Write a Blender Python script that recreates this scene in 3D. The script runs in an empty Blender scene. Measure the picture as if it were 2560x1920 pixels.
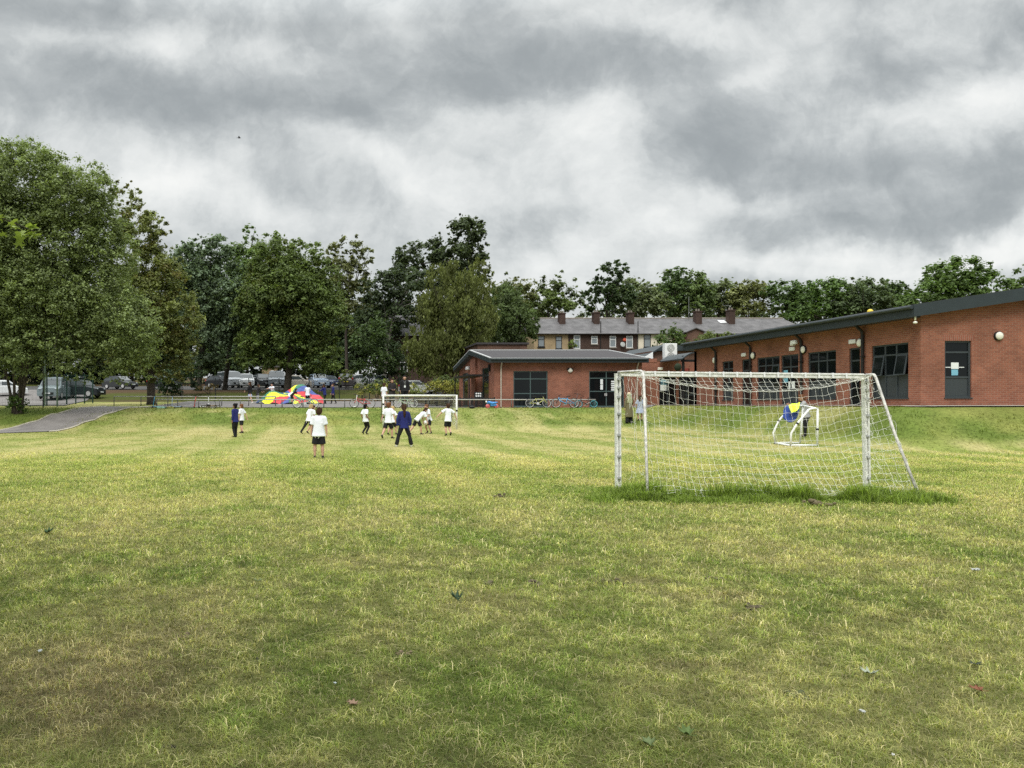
import bpy, math, random
import numpy as np
from mathutils import Vector, Matrix
random.seed(7)
RNG = np.random.default_rng(11)
SC = bpy.context.scene
COL = SC.collection
F, H, PX, HY = 1934.0, 1.47, 800.0, 1010.0     # focal length and eye height the layout was surveyed with
R = math.radians

def at(px, py, Y):
    return Vector(((px-PX)/F*Y, Y, H-(py-HY)/F*Y))
def xat(px, Y): return (px-PX)/F*Y
def zat(py, Y): return H-(py-HY)/F*Y

# ------------------------------------------------------------------ terrain
def sm(t):
    t = np.clip(t, 0, 1); return t*t*(3-2*t)
_T = np.random.default_rng(5).random((256, 256))
def vnoise(x, y):
    x = np.asarray(x, float); y = np.asarray(y, float)
    xi = np.floor(x).astype(int); yi = np.floor(y).astype(int)
    fx = x-xi; fy = y-yi
    fx = fx*fx*(3-2*fx); fy = fy*fy*(3-2*fy)
    a = _T[xi & 255, yi & 255]; b = _T[(xi+1) & 255, yi & 255]
    c = _T[xi & 255, (yi+1) & 255]; d = _T[(xi+1) & 255, (yi+1) & 255]
    return (a*(1-fx)+b*fx)*(1-fy)+(c*(1-fx)+d*fx)*fy
def fbm(x, y, o=4):
    s = 0; a = .5; t = 0
    for i in range(o):
        s = s+a*vnoise(x*2**i+17.3*i, y*2**i+9.1*i); t += a; a *= .5
    return s/t
def gz(x, y):
    x = np.asarray(x, float); y = np.asarray(y, float)
    zf = 1.22*sm((y-40.6)/7.7)
    left = 1-sm((x-7)/3.5)
    tar = np.clip(y-48.3, 0, 18)*.026*left
    ver = 1.3*sm((y-66)/18)
    hill = np.clip(y-84, 0, 120)*.045
    zr = 1.38*np.minimum(sm((x-18.9)/2.5), sm((y-24.2)/4.2))
    z = np.maximum(zf, zr)+tar+ver+hill
    k = np.clip((48-y)/10, 0, 1)*np.clip((y+2)/4, 0, 1)
    bank = np.clip(z, 0, .3)/.3*np.clip(1.15-z, 0, .3)/.3
    z = z+k*(fbm(x*.35, y*.35, 3)-.5)*.05+bank*(fbm(x*.6+40, y*.6, 4)-.5)*.42*np.clip((48-y)/4, 0, 1)
    return z
def g1(x, y): return float(gz(x, y))

# ------------------------------------------------------------------ objects
def tag(o, label=None, cat=None, group=None, kind=None):
    if label: o['label'] = label
    if cat: o['category'] = cat
    if group: o['group'] = group
    if kind: o['kind'] = kind
    return o
def thing(name, label, cat, loc=(0, 0, 0), rz=0.0, group=None):
    o = bpy.data.objects.new(name, None); COL.objects.link(o)
    o.empty_display_size = .2
    o.location = loc; o.rotation_euler = (0, 0, rz)
    return tag(o, label, cat, group)
def link(name, me, parent=None):
    o = bpy.data.objects.new(name, me); COL.objects.link(o)
    if parent is not None: o.parent = parent
    return o
def copy_tree(o, parent=None):
    c = o.copy(); COL.objects.link(c)
    if parent is not None: c.parent = parent
    for ch in list(o.children): copy_tree(ch, c)
    return c

class MB:
    """collects shapes into one mesh"""
    def __init__(s): s.v = []; s.f = []; s.m = []; s.mi = 0
    def add(s, vs, fs):
        b = len(s.v); s.v += [tuple(p) for p in vs]
        for f in fs: s.f.append([b+i for i in f]); s.m.append(s.mi)
        return s
    def mat(s, i): s.mi = i; return s
    def box(s, x0, x1, y0, y1, z0, z1, M=None):
        vs = [Vector((x, y, z)) for z in (z0, z1) for y in (y0, y1) for x in (x0, x1)]
        if M is not None: vs = [M @ v for v in vs]
        return s.add(vs, [(0, 2, 3, 1), (4, 5, 7, 6), (0, 1, 5, 4), (2, 6, 7, 3), (0, 4, 6, 2), (1, 3, 7, 5)])
    def bbox(s, x0, x1, y0, y1, z0, z1, b=.02, M=None):
        """box with chamfered edges (all twelve)"""
        c = Vector(((x0+x1)/2, (y0+y1)/2, (z0+z1)/2)); h = [(x1-x0)/2, (y1-y0)/2, (z1-z0)/2]
        b = min(b, min(h)*.9)
        P = {}; vs = []
        for sx in (-1, 1):
            for sy in (-1, 1):
                for sz in (-1, 1):
                    for a in range(3):
                        p = [sx*h[0], sy*h[1], sz*h[2]]
                        for k in range(3):
                            if k != a: p[k] -= (sx, sy, sz)[k]*b
                        P[sx, sy, sz, a] = len(vs)
                        q = c+Vector(p); vs.append(M @ q if M is not None else q)
        fs = []
        for a in range(3):
            o = [k for k in range(3) if k != a]
            for sg in (-1, 1):
                q = []
                for u, w in ((-1, -1), (1, -1), (1, 1), (-1, 1)):
                    k = [0, 0, 0]; k[a] = sg; k[o[0]] = u; k[o[1]] = w
                    q.append(P[k[0], k[1], k[2], a])
                fs.append(q)
            for u in (-1, 1):
                for w in (-1, 1):
                    k0 = [0, 0, 0]; k0[o[0]] = u; k0[o[1]] = w
                    k1 = list(k0); k0[a] = -1; k1[a] = 1
                    fs.append([P[(*k0, o[0])], P[(*k1, o[0])], P[(*k1, o[1])], P[(*k0, o[1])]])
        for k in [(a, b_, c_) for a in (-1, 1) for b_ in (-1, 1) for c_ in (-1, 1)]:
            fs.append([P[(*k, 0)], P[(*k, 1)], P[(*k, 2)]])
        return s.add(vs, fs)
    def quad(s, a, b, c, d): return s.add([a, b, c, d], [(0, 1, 2, 3)])
    def prism(s, poly, d):
        """polygon (3d points) pushed along vector d"""
        n = len(poly); d = Vector(d)
        vs = [Vector(p) for p in poly]+[Vector(p)+d for p in poly]
        fs = [tuple(range(n))[::-1], tuple(range(n, 2*n))]+[(i, (i+1) % n, (i+1) % n+n, i+n) for i in range(n)]
        return s.add(vs, fs)
    def tube(s, pts, rad, n=8, cap=True, side=None):
        """rad: number or (ra, rb) per point; ra runs along side"""
        pts = [Vector(p) for p in pts]; k = len(pts)
        if not isinstance(rad, (list, tuple)): rad = [rad]*k
        vs = []; fs = []; prev = None
        for i, p in enumerate(pts):
            t = (pts[min(i+1, k-1)]-pts[max(i-1, 0)])
            if t.length < 1e-9: t = Vector((0, 0, 1))
            t.normalize()
            ref = Vector(side) if side is not None else (prev if prev is not None else (Vector((1, 0, 0)) if abs(t.x) < .8 else Vector((0, 1, 0))))
            a = ref-t*ref.dot(t)
            if a.length < 1e-6: a = t.orthogonal()
            a.normalize(); b = t.cross(a); prev = a
            r = rad[i]; ra, rb = r if isinstance(r, (tuple, list)) else (r, r)
            for j in range(n):
                w = 2*math.pi*j/n
                vs.append(p+a*(ra*math.cos(w))+b*(rb*math.sin(w)))
        for i in range(k-1):
            for j in range(n):
                fs.append((i*n+j, i*n+(j+1) % n, (i+1)*n+(j+1) % n, (i+1)*n+j))
        if cap:
            fs.append(tuple(range(n))[::-1]); fs.append(tuple((k-1)*n+j for j in range(n)))
        return s.add(vs, fs)
    def sph(s, c, r, n=10, m=7, M=None):
        c = Vector(c); r = r if isinstance(r, (tuple, list)) else (r, r, r)
        vs = [Vector((0, 0, r[2]))]; fs = []
        for i in range(1, m):
            th = math.pi*i/m
            for j in range(n):
                ph = 2*math.pi*j/n
                vs.append(Vector((r[0]*math.sin(th)*math.cos(ph), r[1]*math.sin(th)*math.sin(ph), r[2]*math.cos(th))))
        vs.append(Vector((0, 0, -r[2])))
        for j in range(n): fs.append((0, 1+j, 1+(j+1) % n))
        for i in range(m-2):
            for j in range(n):
                a = 1+i*n+j; b = 1+i*n+(j+1) % n
                fs.append((a, a+n, b+n, b))
        q = len(vs)-1
        for j in range(n): fs.append((q, 1+(m-2)*n+(j+1) % n, 1+(m-2)*n+j))
        if M is not None: vs = [M @ v for v in vs]
        return s.add([c+v for v in vs], fs)
    def torus(s, c, R_, r, axis='y', n=24, m=6):
        vs = []; fs = []
        for i in range(n):
            a = 2*math.pi*i/n
            for j in range(m):
                b = 2*math.pi*j/m
                q = R_+r*math.cos(b); u, w, h = q*math.cos(a), q*math.sin(a), r*math.sin(b)
                vs.append(Vector(c)+(Vector((u, h, w)) if axis == 'y' else Vector((h, u, w)) if axis == 'x' else Vector((u, w, h))))
        for i in range(n):
            for j in range(m):
                fs.append((i*m+j, ((i+1) % n)*m+j, ((i+1) % n)*m+(j+1) % m, i*m+(j+1) % m))
        return s.add(vs, fs)
    def mesh(s, name, mats, off=None, smooth=False):
        me = bpy.data.meshes.new(name)
        vs = s.v if off is None else [(p[0]-off[0], p[1]-off[1], p[2]-off[2]) for p in s.v]
        me.from_pydata(vs, [], s.f)
        for m in (mats if isinstance(mats, (list, tuple)) else [mats]): me.materials.append(m)
        me.polygons.foreach_set('material_index', s.m)
        if smooth: me.polygons.foreach_set('use_smooth', [True]*len(s.f))
        me.update()
        import bmesh
        bm = bmesh.new(); bm.from_mesh(me); bmesh.ops.recalc_face_normals(bm, faces=bm.faces); bm.to_mesh(me); bm.free()
        return me
    def build(s, name, mats, parent=None, world=True, smooth=False):
        """world: the shapes are in world coordinates, the parent is an unrotated Empty"""
        off = None
        if parent is not None and world:
            off = Vector((0, 0, 0)); p = parent
            while p is not None: off += p.location; p = p.parent
        return link(name, s.mesh(name, mats, off, smooth), parent)

def np_mesh(name, verts, faces, mat, cols=None, smooth=False, nper=4):
    """fast mesh from arrays; faces (n, nper)"""
    me = bpy.data.meshes.new(name)
    nv = len(verts); nf = len(faces)
    me.vertices.add(nv); me.vertices.foreach_set('co', np.ascontiguousarray(verts, dtype=np.float32).ravel())
    me.loops.add(nf*nper); me.loops.foreach_set('vertex_index', np.ascontiguousarray(faces, dtype=np.int32).ravel())
    me.polygons.add(nf)
    me.polygons.foreach_set('loop_start', np.arange(0, nf*nper, nper, dtype=np.int32))
    try: me.polygons.foreach_set('loop_total', np.full(nf, nper, dtype=np.int32))
    except Exception: pass
    if smooth: me.polygons.foreach_set('use_smooth', np.ones(nf, dtype=bool))
    if cols is not None:
        a = me.color_attributes.new('Col', 'FLOAT_COLOR', 'POINT')
        c = np.ones((nv, 4), dtype=np.float32); c[:, :3] = cols
        a.data.foreach_set('color', c.ravel())
    me.materials.append(mat); me.update(calc_edges=True)
    return me
def cords(segs, r):
    """three-sided cords along segments (n,2,3)"""
    segs = np.asarray(segs, float); n = len(segs)
    d = segs[:, 1]-segs[:, 0]; d /= np.linalg.norm(d, axis=1)[:, None]+1e-9
    ref = np.where(np.abs(d[:, 2:3]) < .8, np.array([[0, 0, 1.]]), np.array([[1., 0, 0]]))
    a = np.cross(d, ref); a /= np.linalg.norm(a, axis=1)[:, None]; b = np.cross(d, a)
    vs = []
    for e in (0, 1):
        for k in range(3):
            w = 2*math.pi*k/3
            vs.append(segs[:, e]+r*(a*math.cos(w)+b*math.sin(w)))
    V = np.stack(vs, 1).reshape(-1, 3)
    base = np.arange(n)[:, None]*6
    Fc = np.concatenate([base+np.array([[k, (k+1) % 3, (k+1) % 3+3, k+3]]) for k in range(3)])
    return V, Fc

# ------------------------------------------------------------------ materials
def mat(name, col, rough=.6, noise=0, nscale=8, spec=.3, metal=0, bump=0, emit=None):
    m = bpy.data.materials.new(name); m.use_nodes = True
    nt = m.node_tree; N = nt.nodes; L = nt.links; b = N['Principled BSDF']
    b.inputs['Base Color'].default_value = (*col, 1); b.inputs['Roughness'].default_value = rough
    b.inputs['Specular IOR Level'].default_value = spec; b.inputs['Metallic'].default_value = metal
    if noise or bump:
        tc = N.new('ShaderNodeTexCoord'); nz = N.new('ShaderNodeTexNoise')
        nz.inputs['Scale'].default_value = nscale; nz.inputs['Detail'].default_value = 5
        L.new(tc.outputs['Object'], nz.inputs['Vector'])
        if noise:
            mx = N.new('ShaderNodeMix'); mx.data_type = 'RGBA'
            mx.inputs['A'].default_value = (*[c*(1-noise) for c in col], 1); mx.inputs['B'].default_value = (*[min(1, c*(1+noise)) for c in col], 1)
            rp = N.new('ShaderNodeMapRange'); rp.inputs['From Min'].default_value = .3; rp.inputs['From Max'].default_value = .7
            L.new(nz.outputs['Fac'], rp.inputs['Value']); L.new(rp.outputs['Result'], mx.inputs['Factor'])
            L.new(mx.outputs['Result'], b.inputs['Base Color'])
        if bump:
            bp = N.new('ShaderNodeBump'); bp.inputs['Strength'].default_value = bump; bp.inputs['Distance'].default_value = .02
            L.new(nz.outputs['Fac'], bp.inputs['Height']); L.new(bp.outputs['Normal'], b.inputs['Normal'])
    return m
def brick_mat(name, c1, c2, mortar, bw=.225, rh=.075, msz=.008, soldier=False):
    m = bpy.data.materials.new(name); m.use_nodes = True
    nt = m.node_tree; N = nt.nodes; L = nt.links; b = N['Principled BSDF']; b.inputs['Roughness'].default_value = .85
    b.inputs['Specular IOR Level'].default_value = .2
    ge = N.new('ShaderNodeNewGeometry'); sp = N.new('ShaderNodeSeparateXYZ'); L.new(ge.outputs['Position'], sp.inputs[0])
    ad = N.new('ShaderNodeMath'); L.new(sp.outputs[0], ad.inputs[0]); L.new(sp.outputs[1], ad.inputs[1])
    cb = N.new('ShaderNodeCombineXYZ')
    L.new(ad.outputs[0], cb.inputs[1 if soldier else 0]); L.new(sp.outputs[2], cb.inputs[0 if soldier else 1])
    br = N.new('ShaderNodeTexBrick'); L.new(cb.outputs[0], br.inputs['Vector'])
    br.inputs['Scale'].default_value = 1; br.inputs['Brick Width'].default_value = bw; br.inputs['Row Height'].default_value = rh
    br.inputs['Mortar Size'].default_value = msz; br.inputs['Mortar Smooth'].default_value = .3; br.inputs['Bias'].default_value = -.1
    br.inputs['Color1'].default_value = (*c1, 1); br.inputs['Color2'].default_value = (*c2, 1); br.inputs['Mortar'].default_value = (*mortar, 1)
    nz = N.new('ShaderNodeTexNoise'); nz.inputs['Scale'].default_value = .9; nz.inputs['Detail'].default_value = 6
    L.new(ge.outputs['Position'], nz.inputs['Vector'])
    rp = N.new('ShaderNodeMapRange'); rp.inputs['From Min'].default_value = .25; rp.inputs['From Max'].default_value = .75
    rp.inputs['To Min'].default_value = .70; rp.inputs['To Max'].default_value = 1.26; L.new(nz.outputs['Fac'], rp.inputs['Value'])
    mu = N.new('ShaderNodeVectorMath'); mu.operation = 'SCALE'; L.new(br.outputs['Color'], mu.inputs[0]); L.new(rp.outputs['Result'], mu.inputs['Scale'])
    L.new(mu.outputs[0], b.inputs['Base Color'])
    bp = N.new('ShaderNodeBump'); bp.inputs['Strength'].default_value = .5; bp.inputs['Distance'].default_value = .01; bp.invert = True
    L.new(br.outputs['Fac'], bp.inputs['Height']); L.new(bp.outputs['Normal'], b.inputs['Normal'])
    return m
def _noop(): pass
def leaf_mat(name, trans=.25, rough=.6):
    m = bpy.data.materials.new(name); m.use_nodes = True
    nt = m.node_tree; N = nt.nodes; L = nt.links; b = N['Principled BSDF']; out = N['Material Output']
    at_ = N.new('ShaderNodeAttribute'); at_.attribute_name = 'Col'
    L.new(at_.outputs['Color'], b.inputs['Base Color']); b.inputs['Roughness'].default_value = rough; b.inputs['Specular IOR Level'].default_value = .25
    tr = N.new('ShaderNodeBsdfTranslucent'); 
    br = N.new('ShaderNodeVectorMath'); br.operation = 'MULTIPLY'; br.inputs[1].default_value = (1.3, 1.35, .7); L.new(at_.outputs['Color'], br.inputs[0])
    L.new(br.outputs[0], tr.inputs['Color'])
    mx = N.new('ShaderNodeMixShader'); mx.inputs[0].default_value = trans
    L.new(b.outputs[0], mx.inputs[1]); L.new(tr.outputs[0], mx.inputs[2]); L.new(mx.outputs[0], out.inputs['Surface'])
    return m
def attr_mat(name, rough=.7, nscale=0, namt=.2, spec=.2, bump=0, trans=0):
    m = bpy.data.materials.new(name); m.use_nodes = True
    nt = m.node_tree; N = nt.nodes; L = nt.links; b = N['Principled BSDF']
    b.inputs['Roughness'].default_value = rough; b.inputs['Specular IOR Level'].default_value = spec
    a = N.new('ShaderNodeAttribute'); a.attribute_name = 'Col'
    if nscale:
        ge = N.new('ShaderNodeNewGeometry'); nz = N.new('ShaderNodeTexNoise'); nz.inputs['Scale'].default_value = nscale; nz.inputs['Detail'].default_value = 4
        nz.inputs['Roughness'].default_value = .7
        L.new(ge.outputs['Position'], nz.inputs['Vector'])
        rp = N.new('ShaderNodeMapRange'); rp.inputs['From Min'].default_value = .25; rp.inputs['From Max'].default_value = .75
        rp.inputs['To Min'].default_value = 1-namt; rp.inputs['To Max'].default_value = 1+namt; L.new(nz.outputs['Fac'], rp.inputs['Value'])
        mu = N.new('ShaderNodeVectorMath'); mu.operation = 'SCALE'; L.new(a.outputs['Color'], mu.inputs[0]); L.new(rp.outputs['Result'], mu.inputs['Scale'])
        L.new(mu.outputs[0], b.inputs['Base Color'])
        if bump:
            bp = N.new('ShaderNodeBump'); bp.inputs['Strength'].default_value = bump; bp.inputs['Distance'].default_value = .03
            L.new(nz.outputs['Fac'], bp.inputs['Height']); L.new(bp.outputs['Normal'], b.inputs['Normal'])
    else: L.new(a.outputs['Color'], b.inputs['Base Color'])
    return m

M = {}
M['white'] = mat('white_paint', (.68, .685, .65), .5, .22, 16)
M['white_old'] = mat('worn_white_paint', (.50, .485, .455), .6, .35, 18)
M['upvc'] = mat('white_plastic', (.75, .76, .76), .35)
M['clip'] = mat('grey_plastic', (.32, .33, .32), .5)
M['cord'] = mat('net_cord', (.74, .74, .66), .8)
M['cord2'] = mat('old_net_cord', (.20, .22, .19), .85)
M['brick'] = brick_mat('red_brick', (.272, .102, .064), (.205, .074, .048), (.27, .175, .135))
M['brick_soldier'] = brick_mat('red_brick_soldier', (.275, .098, .066), (.21, .074, .05), (.28, .19, .15), soldier=True)
M['brick_dark'] = brick_mat('dark_brick', (.068, .041, .033), (.052, .032, .027), (.075, .055, .047))
M['brick_brown'] = brick_mat('brown_brick', (.13, .07, .05), (.10, .055, .04), (.14, .1, .08))
M['fascia'] = mat('fascia_metal', (.030, .040, .045), .4, .1, 3)
M['soffit'] = mat('soffit_board', (.05, .055, .06), .6)
M['frame'] = mat('window_frame', (.045, .055, .062), .4)
M['frame_green'] = mat('green_window_frame', (.070, .105, .105), .4)
M['panel'] = mat('infill_panel', (.042, .050, .056), .4)
M['glass'] = mat('window_glass', (.006, .008, .009), .05, spec=.3)
M['glass_blue'] = mat('house_glass', (.20, .23, .25), .1, spec=.6)
M['roof'] = mat('dark_roof_tile', (.046, .042, .045), .8, .12, 5)
M['roof_edge'] = mat('roof_edge_trim', (.42, .43, .43), .5)
M['slate'] = mat('grey_slate', (.098, .094, .096), .7, .28, 1.4)
M['stone'] = mat('ridge_stone', (.20, .175, .15), .9, .2, 4)
M['buff'] = mat('buff_render', (.33, .25, .15), .9, .12, 1.2)
M['cream'] = mat('cream_render', (.66, .60, .49), .9, .08, 1.2)
M['pipe'] = mat('black_downpipe', (.02, .018, .018), .4)
M['pipe_pale'] = mat('pale_downpipe', (.42, .36, .30), .5)
M['lamp'] = mat('lamp_diffuser', (.74, .73, .66), .4)
M['black'] = mat('black_plastic', (.012, .012, .013), .5)
M['rubber'] = mat('rubber', (.015, .015, .016), .75)
M['metal'] = mat('grey_metal', (.26, .27, .27), .4, .1, 6, metal=.5)
M['rail'] = mat('rail_paint', (.085, .085, .08), .5, .2, 8)
M['rail_top'] = mat('rail_galvanised', (.36, .35, .32), .5, .15, 6)
M['fence'] = mat('green_fence', (.012, .045, .035), .5)
M['fence_dark'] = mat('dark_fence', (.014, .018, .018), .5)
M['tarmac'] = mat('tarmac', (.150, .140, .135), .9, .16, 1.3, bump=.2)
M['tarmac3'] = mat('dark_tarmac', (.060, .058, .056), .9, .25, .9, bump=.2)
M['tarmac2'] = mat('grey_tarmac', (.175, .162, .154), .9, .2, .9, bump=.2)
M['kerb'] = mat('concrete_edging', (.38, .35, .29), .9, .15, 3)
M['slab'] = mat('path_slabs', (.30, .27, .23), .9, .15, 1)
M['line'] = mat('white_line_paint', (.62, .60, .54), .8, .15, 3)
M['bark'] = mat('bark', (.055, .045, .036), .95, .35, 4, bump=.6)
M['bark_pale'] = mat('pale_bark', (.17, .16, .135), .95, .3, 4, bump=.5)
M['leaf'] = leaf_mat('leaves', .34)
M['grassblade'] = leaf_mat('grass_blades', .42, .8)
M['ground'] = attr_mat('mown_grass', .95, 9, .42, .05, .6)
M['paper'] = mat('paper', (.72, .75, .76), .7)
M['paper_blue'] = mat('blue_paper', (.18, .42, .55), .7)
M['skin'] = mat('skin', (.50, .30, .22), .55, .05, 20)
M['skin_dark'] = mat('tanned_skin', (.27, .145, .09), .55, .05, 20)
M['hair_brown'] = mat('brown_hair', (.045, .025, .015), .85, .3, 60, spec=.08)
M['hair_black'] = mat('black_hair', (.010, .009, .010), .85, .3, 60, spec=.08)
M['hair_blonde'] = mat('blonde_hair', (.42, .30, .15), .85, .2, 60, spec=.08)
M['hair_ginger'] = mat('light_brown_hair', (.13, .06, .03), .85, .3, 60, spec=.08)
M['shirt'] = mat('white_cotton', (.71, .735, .79), .85, .04, 9, bump=.25)
M['navy'] = mat('blue_jumper', (.015, .020, .120), .9, .15, 18, bump=.3)
M['trouser'] = mat('black_cloth', (.010, .010, .012), .85, .2, 12, bump=.2)
M['shoe'] = mat('black_shoe', (.012, .012, .012), .5)
M['trainer'] = mat('white_trainer', (.62, .61, .56), .6)
M['grey_knit'] = mat('grey_jumper', (.30, .30, .31), .9, .1, 18)
M['dress'] = mat('pale_blue_dress', (.33, .38, .52), .85, .12, 25)
M['olive'] = mat('olive_coat', (.14, .125, .07), .9, .12, 9)
M['scarf'] = mat('sage_scarf', (.33, .34, .22), .9, .1, 9)
M['coat'] = mat('dark_coat', (.022, .019, .020), .8, .15, 9)
M['eye'] = mat('eye', (.02, .015, .012), .3)
M['lip'] = mat('lips', (.36, .13, .11), .5)
M['hivis'] = mat('yellow_hi_vis', (.62, .80, .04), .6)
M['bluecoat'] = mat('blue_coat', (.02, .05, .22), .8, .15, 9)
M['ball'] = mat('white_ball', (.74, .74, .70), .5)
M['ball_yellow'] = mat('yellow_ball', (.70, .52, .06), .5)
M['tin'] = mat('steel_spoke', (.50, .50, .50), .4, metal=.2)
# ------------------------------------------------------------------ camera, light, sky
cam = bpy.data.cameras.new('camera'); co = bpy.data.objects.new('camera', cam); COL.objects.link(co)
co.location = (0, 0, H); co.rotation_euler = (R(90), 0, 0)
cam.sensor_width = 36; cam.lens = 36*F/2560
cam.shift_x = (1280-PX)/2560; cam.shift_y = (HY-960)/2560
cam.clip_start = .05; cam.clip_end = 3000
SC.camera = co
SC.view_settings.view_transform = 'Standard'; SC.view_settings.look = 'None'; SC.view_settings.exposure = .50; SC.view_settings.gamma = 1
SC.render.film_transparent = False
try:
    SC.cycles.use_denoising = False; SC.cycles.max_bounces = 6; SC.cycles.diffuse_bounces = 3; SC.cycles.transmission_bounces = 3
except Exception: pass

SUN_EL, SUN_AZ = 52.0, 200.0      # degrees; azimuth clockwise from the way the camera looks
sd = Vector((math.sin(R(SUN_AZ))*math.cos(R(SUN_EL)), math.cos(R(SUN_AZ))*math.cos(R(SUN_EL)), math.sin(R(SUN_EL))))
sun = bpy.data.lights.new('sun', 'SUN'); sun.energy = 1.5; sun.angle = R(22); sun.color = (1, .95, .87)
so = bpy.data.objects.new('sun', sun); COL.objects.link(so); so.rotation_euler = sd.to_track_quat('Z', 'Y').to_euler(); so.location = (0, -20, 60)

W = bpy.data.worlds.new('World'); SC.world = W; W.use_nodes = True
def build_world():
    nt = W.node_tree; N = nt.nodes; L = nt.links
    bg = N['Background']; bg.inputs['Strength'].default_value = .1
    def val(x): 
        return x
    def mth(op, a, b=None, c=None, clamp=False):
        n = N.new('ShaderNodeMath'); n.operation = op; n.use_clamp = clamp
        for i, q in enumerate((a, b, c)):
            if q is None: continue
            if isinstance(q, (int, float)): n.inputs[i].default_value = q
            else: L.new(q, n.inputs[i])
        return n.outputs[0]
    def mrange(v, a, b, c, d, t='SMOOTHSTEP'):
        n = N.new('ShaderNodeMapRange'); n.interpolation_type = t
        L.new(v, n.inputs['Value']); n.inputs['From Min'].default_value = a; n.inputs['From Max'].default_value = b
        n.inputs['To Min'].default_value = c; n.inputs['To Max'].default_value = d
        return n.outputs['Result']
    def noise(vec, sc, det, rough=.55, dist=0, col=False, lac=2):
        n = N.new('ShaderNodeTexNoise'); L.new(vec, n.inputs['Vector']); n.inputs['Scale'].default_value = sc
        n.inputs['Detail'].default_value = det; n.inputs['Roughness'].default_value = rough; n.inputs['Distortion'].default_value = dist
        return n.outputs['Color'] if col else n.outputs['Fac']
    sky = N.new('ShaderNodeTexSky'); sky.sky_type = 'NISHITA'; sky.sun_disc = False
    sky.sun_elevation = R(SUN_EL); sky.sun_rotation = R(SUN_AZ)
    tc = N.new('ShaderNodeTexCoord'); sp = N.new('ShaderNodeSeparateXYZ'); L.new(tc.outputs['Generated'], sp.inputs[0])
    x, y, z = sp.outputs
    ay = mth('MAXIMUM', mth('ABSOLUTE', y), .12)
    u = mth('DIVIDE', x, ay); w = mth('DIVIDE', mth('MAXIMUM', z, 0.0), ay)
    # cloud deck: coordinates on a level sheet overhead
    dz = mth('ADD', mth('MAXIMUM', z, 0.0), .16)
    cv = N.new('ShaderNodeCombineXYZ'); L.new(mth('DIVIDE', x, dz), cv.inputs[0]); L.new(mth('DIVIDE', y, dz), cv.inputs[1])
    deck = cv.outputs[0]
    n_big = noise(deck, .75, 6, .55, .3)
    n_fine = noise(deck, 2.1, 9, .62, .25)
    # warped bearings place the big masses of the deck
    uv = N.new('ShaderNodeCombineXYZ'); L.new(u, uv.inputs[0]); L.new(w, uv.inputs[1])
    wn = noise(uv.outputs[0], 3.2, 6, .62, 0, True)
    wn2 = noise(uv.outputs[0], 11, 5, .6, 0, True)
    def warp(v, c, amt):
        s1 = N.new('ShaderNodeVectorMath'); s1.operation = 'SUBTRACT'; L.new(c, s1.inputs[0]); s1.inputs[1].default_value = (.5, .5, .5)
        s2 = N.new('ShaderNodeVectorMath'); s2.operation = 'MULTIPLY'; L.new(s1.outputs[0], s2.inputs[0]); s2.inputs[1].default_value = amt
        s3 = N.new('ShaderNodeVectorMath'); s3.operation = 'ADD'; L.new(v, s3.inputs[0]); L.new(s2.outputs[0], s3.inputs[1])
        return s3.outputs[0]
    wv = warp(warp(uv.outputs[0], wn, (.20, .13, 0)), wn2, (.085, .055, 0))
    ws = N.new('ShaderNodeSeparateXYZ'); L.new(wv, ws.inputs[0])
    masses = [  # bearing/height (as surveyed), extents, tilt, strength (+ darker, - brighter)
        (1850, 385, 290, 80, .06, .46), (1690, 430, 90, 60, 0, .26), (2250, 430, 280, 60, -.10, .26), (2490, 400, 150, 70, 0, .22),
        (1390, 190, 270, 85, -.10, .40), (1150, 150, 170, 70, 0, .20), (2330, 165, 380, 55, -.15, .34), (2480, 50, 200, 50, 0, .25), (2000, 270, 300, 45, -.1, .18),
        (440, 255, 400, 62, .06, .34), (90, 35, 280, 60, 0, .36), (150, 210, 200, 60, 0, .16), (820, 300, 220, 50, .1, .14), (2100, 560, 220, 38, -.1, .36), (2420, 510, 200, 45, -.2, .28),
        (1340, 575, 170, 38, -.1, .22), (870, 480, 150, 55, 0, .14), (700, 60, 280, 50, 0, .10), (1000, 240, 120, 40, 0, .12),
        (1500, 300, 120, 75, .1, -.46), (1500, 420, 110, 110, .1, -.34), (430, 460, 130, 50, .1, -.34), (640, 520, 170, 40, .1, -.28), (2470, 270, 170, 55, -.25, -.46), (2150, 650, 560, 38, -.05, -.42),
        (330, 115, 190, 36, 0, -.34), (1760, 50, 230, 45, 0, -.34), (1190, 300, 170, 45, -.1, -.26), (1560, 590, 130, 36, -.2, -.36), (2560, 590, 160, 50, -.3, -.36), (1870, 190, 90, 25, -.5, -.25),
        (900, 400, 130, 45, .3, -.30), (1070, 440, 90, 50, 0, -.26), (1270, 400, 90, 60, 0, -.14), (1880, 500, 200, 26, -.05, -.22)]
    acc = None
    for (px, py, rx, ry, tilt, s) in masses:
        cu, cw = (px-PX)/F, (HY-py)/F
        du = mth('SUBTRACT', ws.outputs[0], cu); dw = mth('SUBTRACT', ws.outputs[1], cw)
        dw = mth('ADD', dw, mth('MULTIPLY', du, tilt))
        a = mth('DIVIDE', du, rx*1.25/F); b = mth('DIVIDE', dw, ry*1.25/F)
        r2 = mth('ADD', mth('MULTIPLY', a, a), mth('MULTIPLY', b, b))
        g = mth('MULTIPLY', mth('EXPONENT', mth('MULTIPLY', r2, -1.0)), s)
        acc = g if acc is None else mth('ADD', acc, g)
    front = mrange(y, -.1, .25, 0, 1)
    acc = mth('MULTIPLY', acc, front)
    d = mth('ADD', acc, mth('MULTIPLY', mth('SUBTRACT', n_big, .5), .65))
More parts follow.
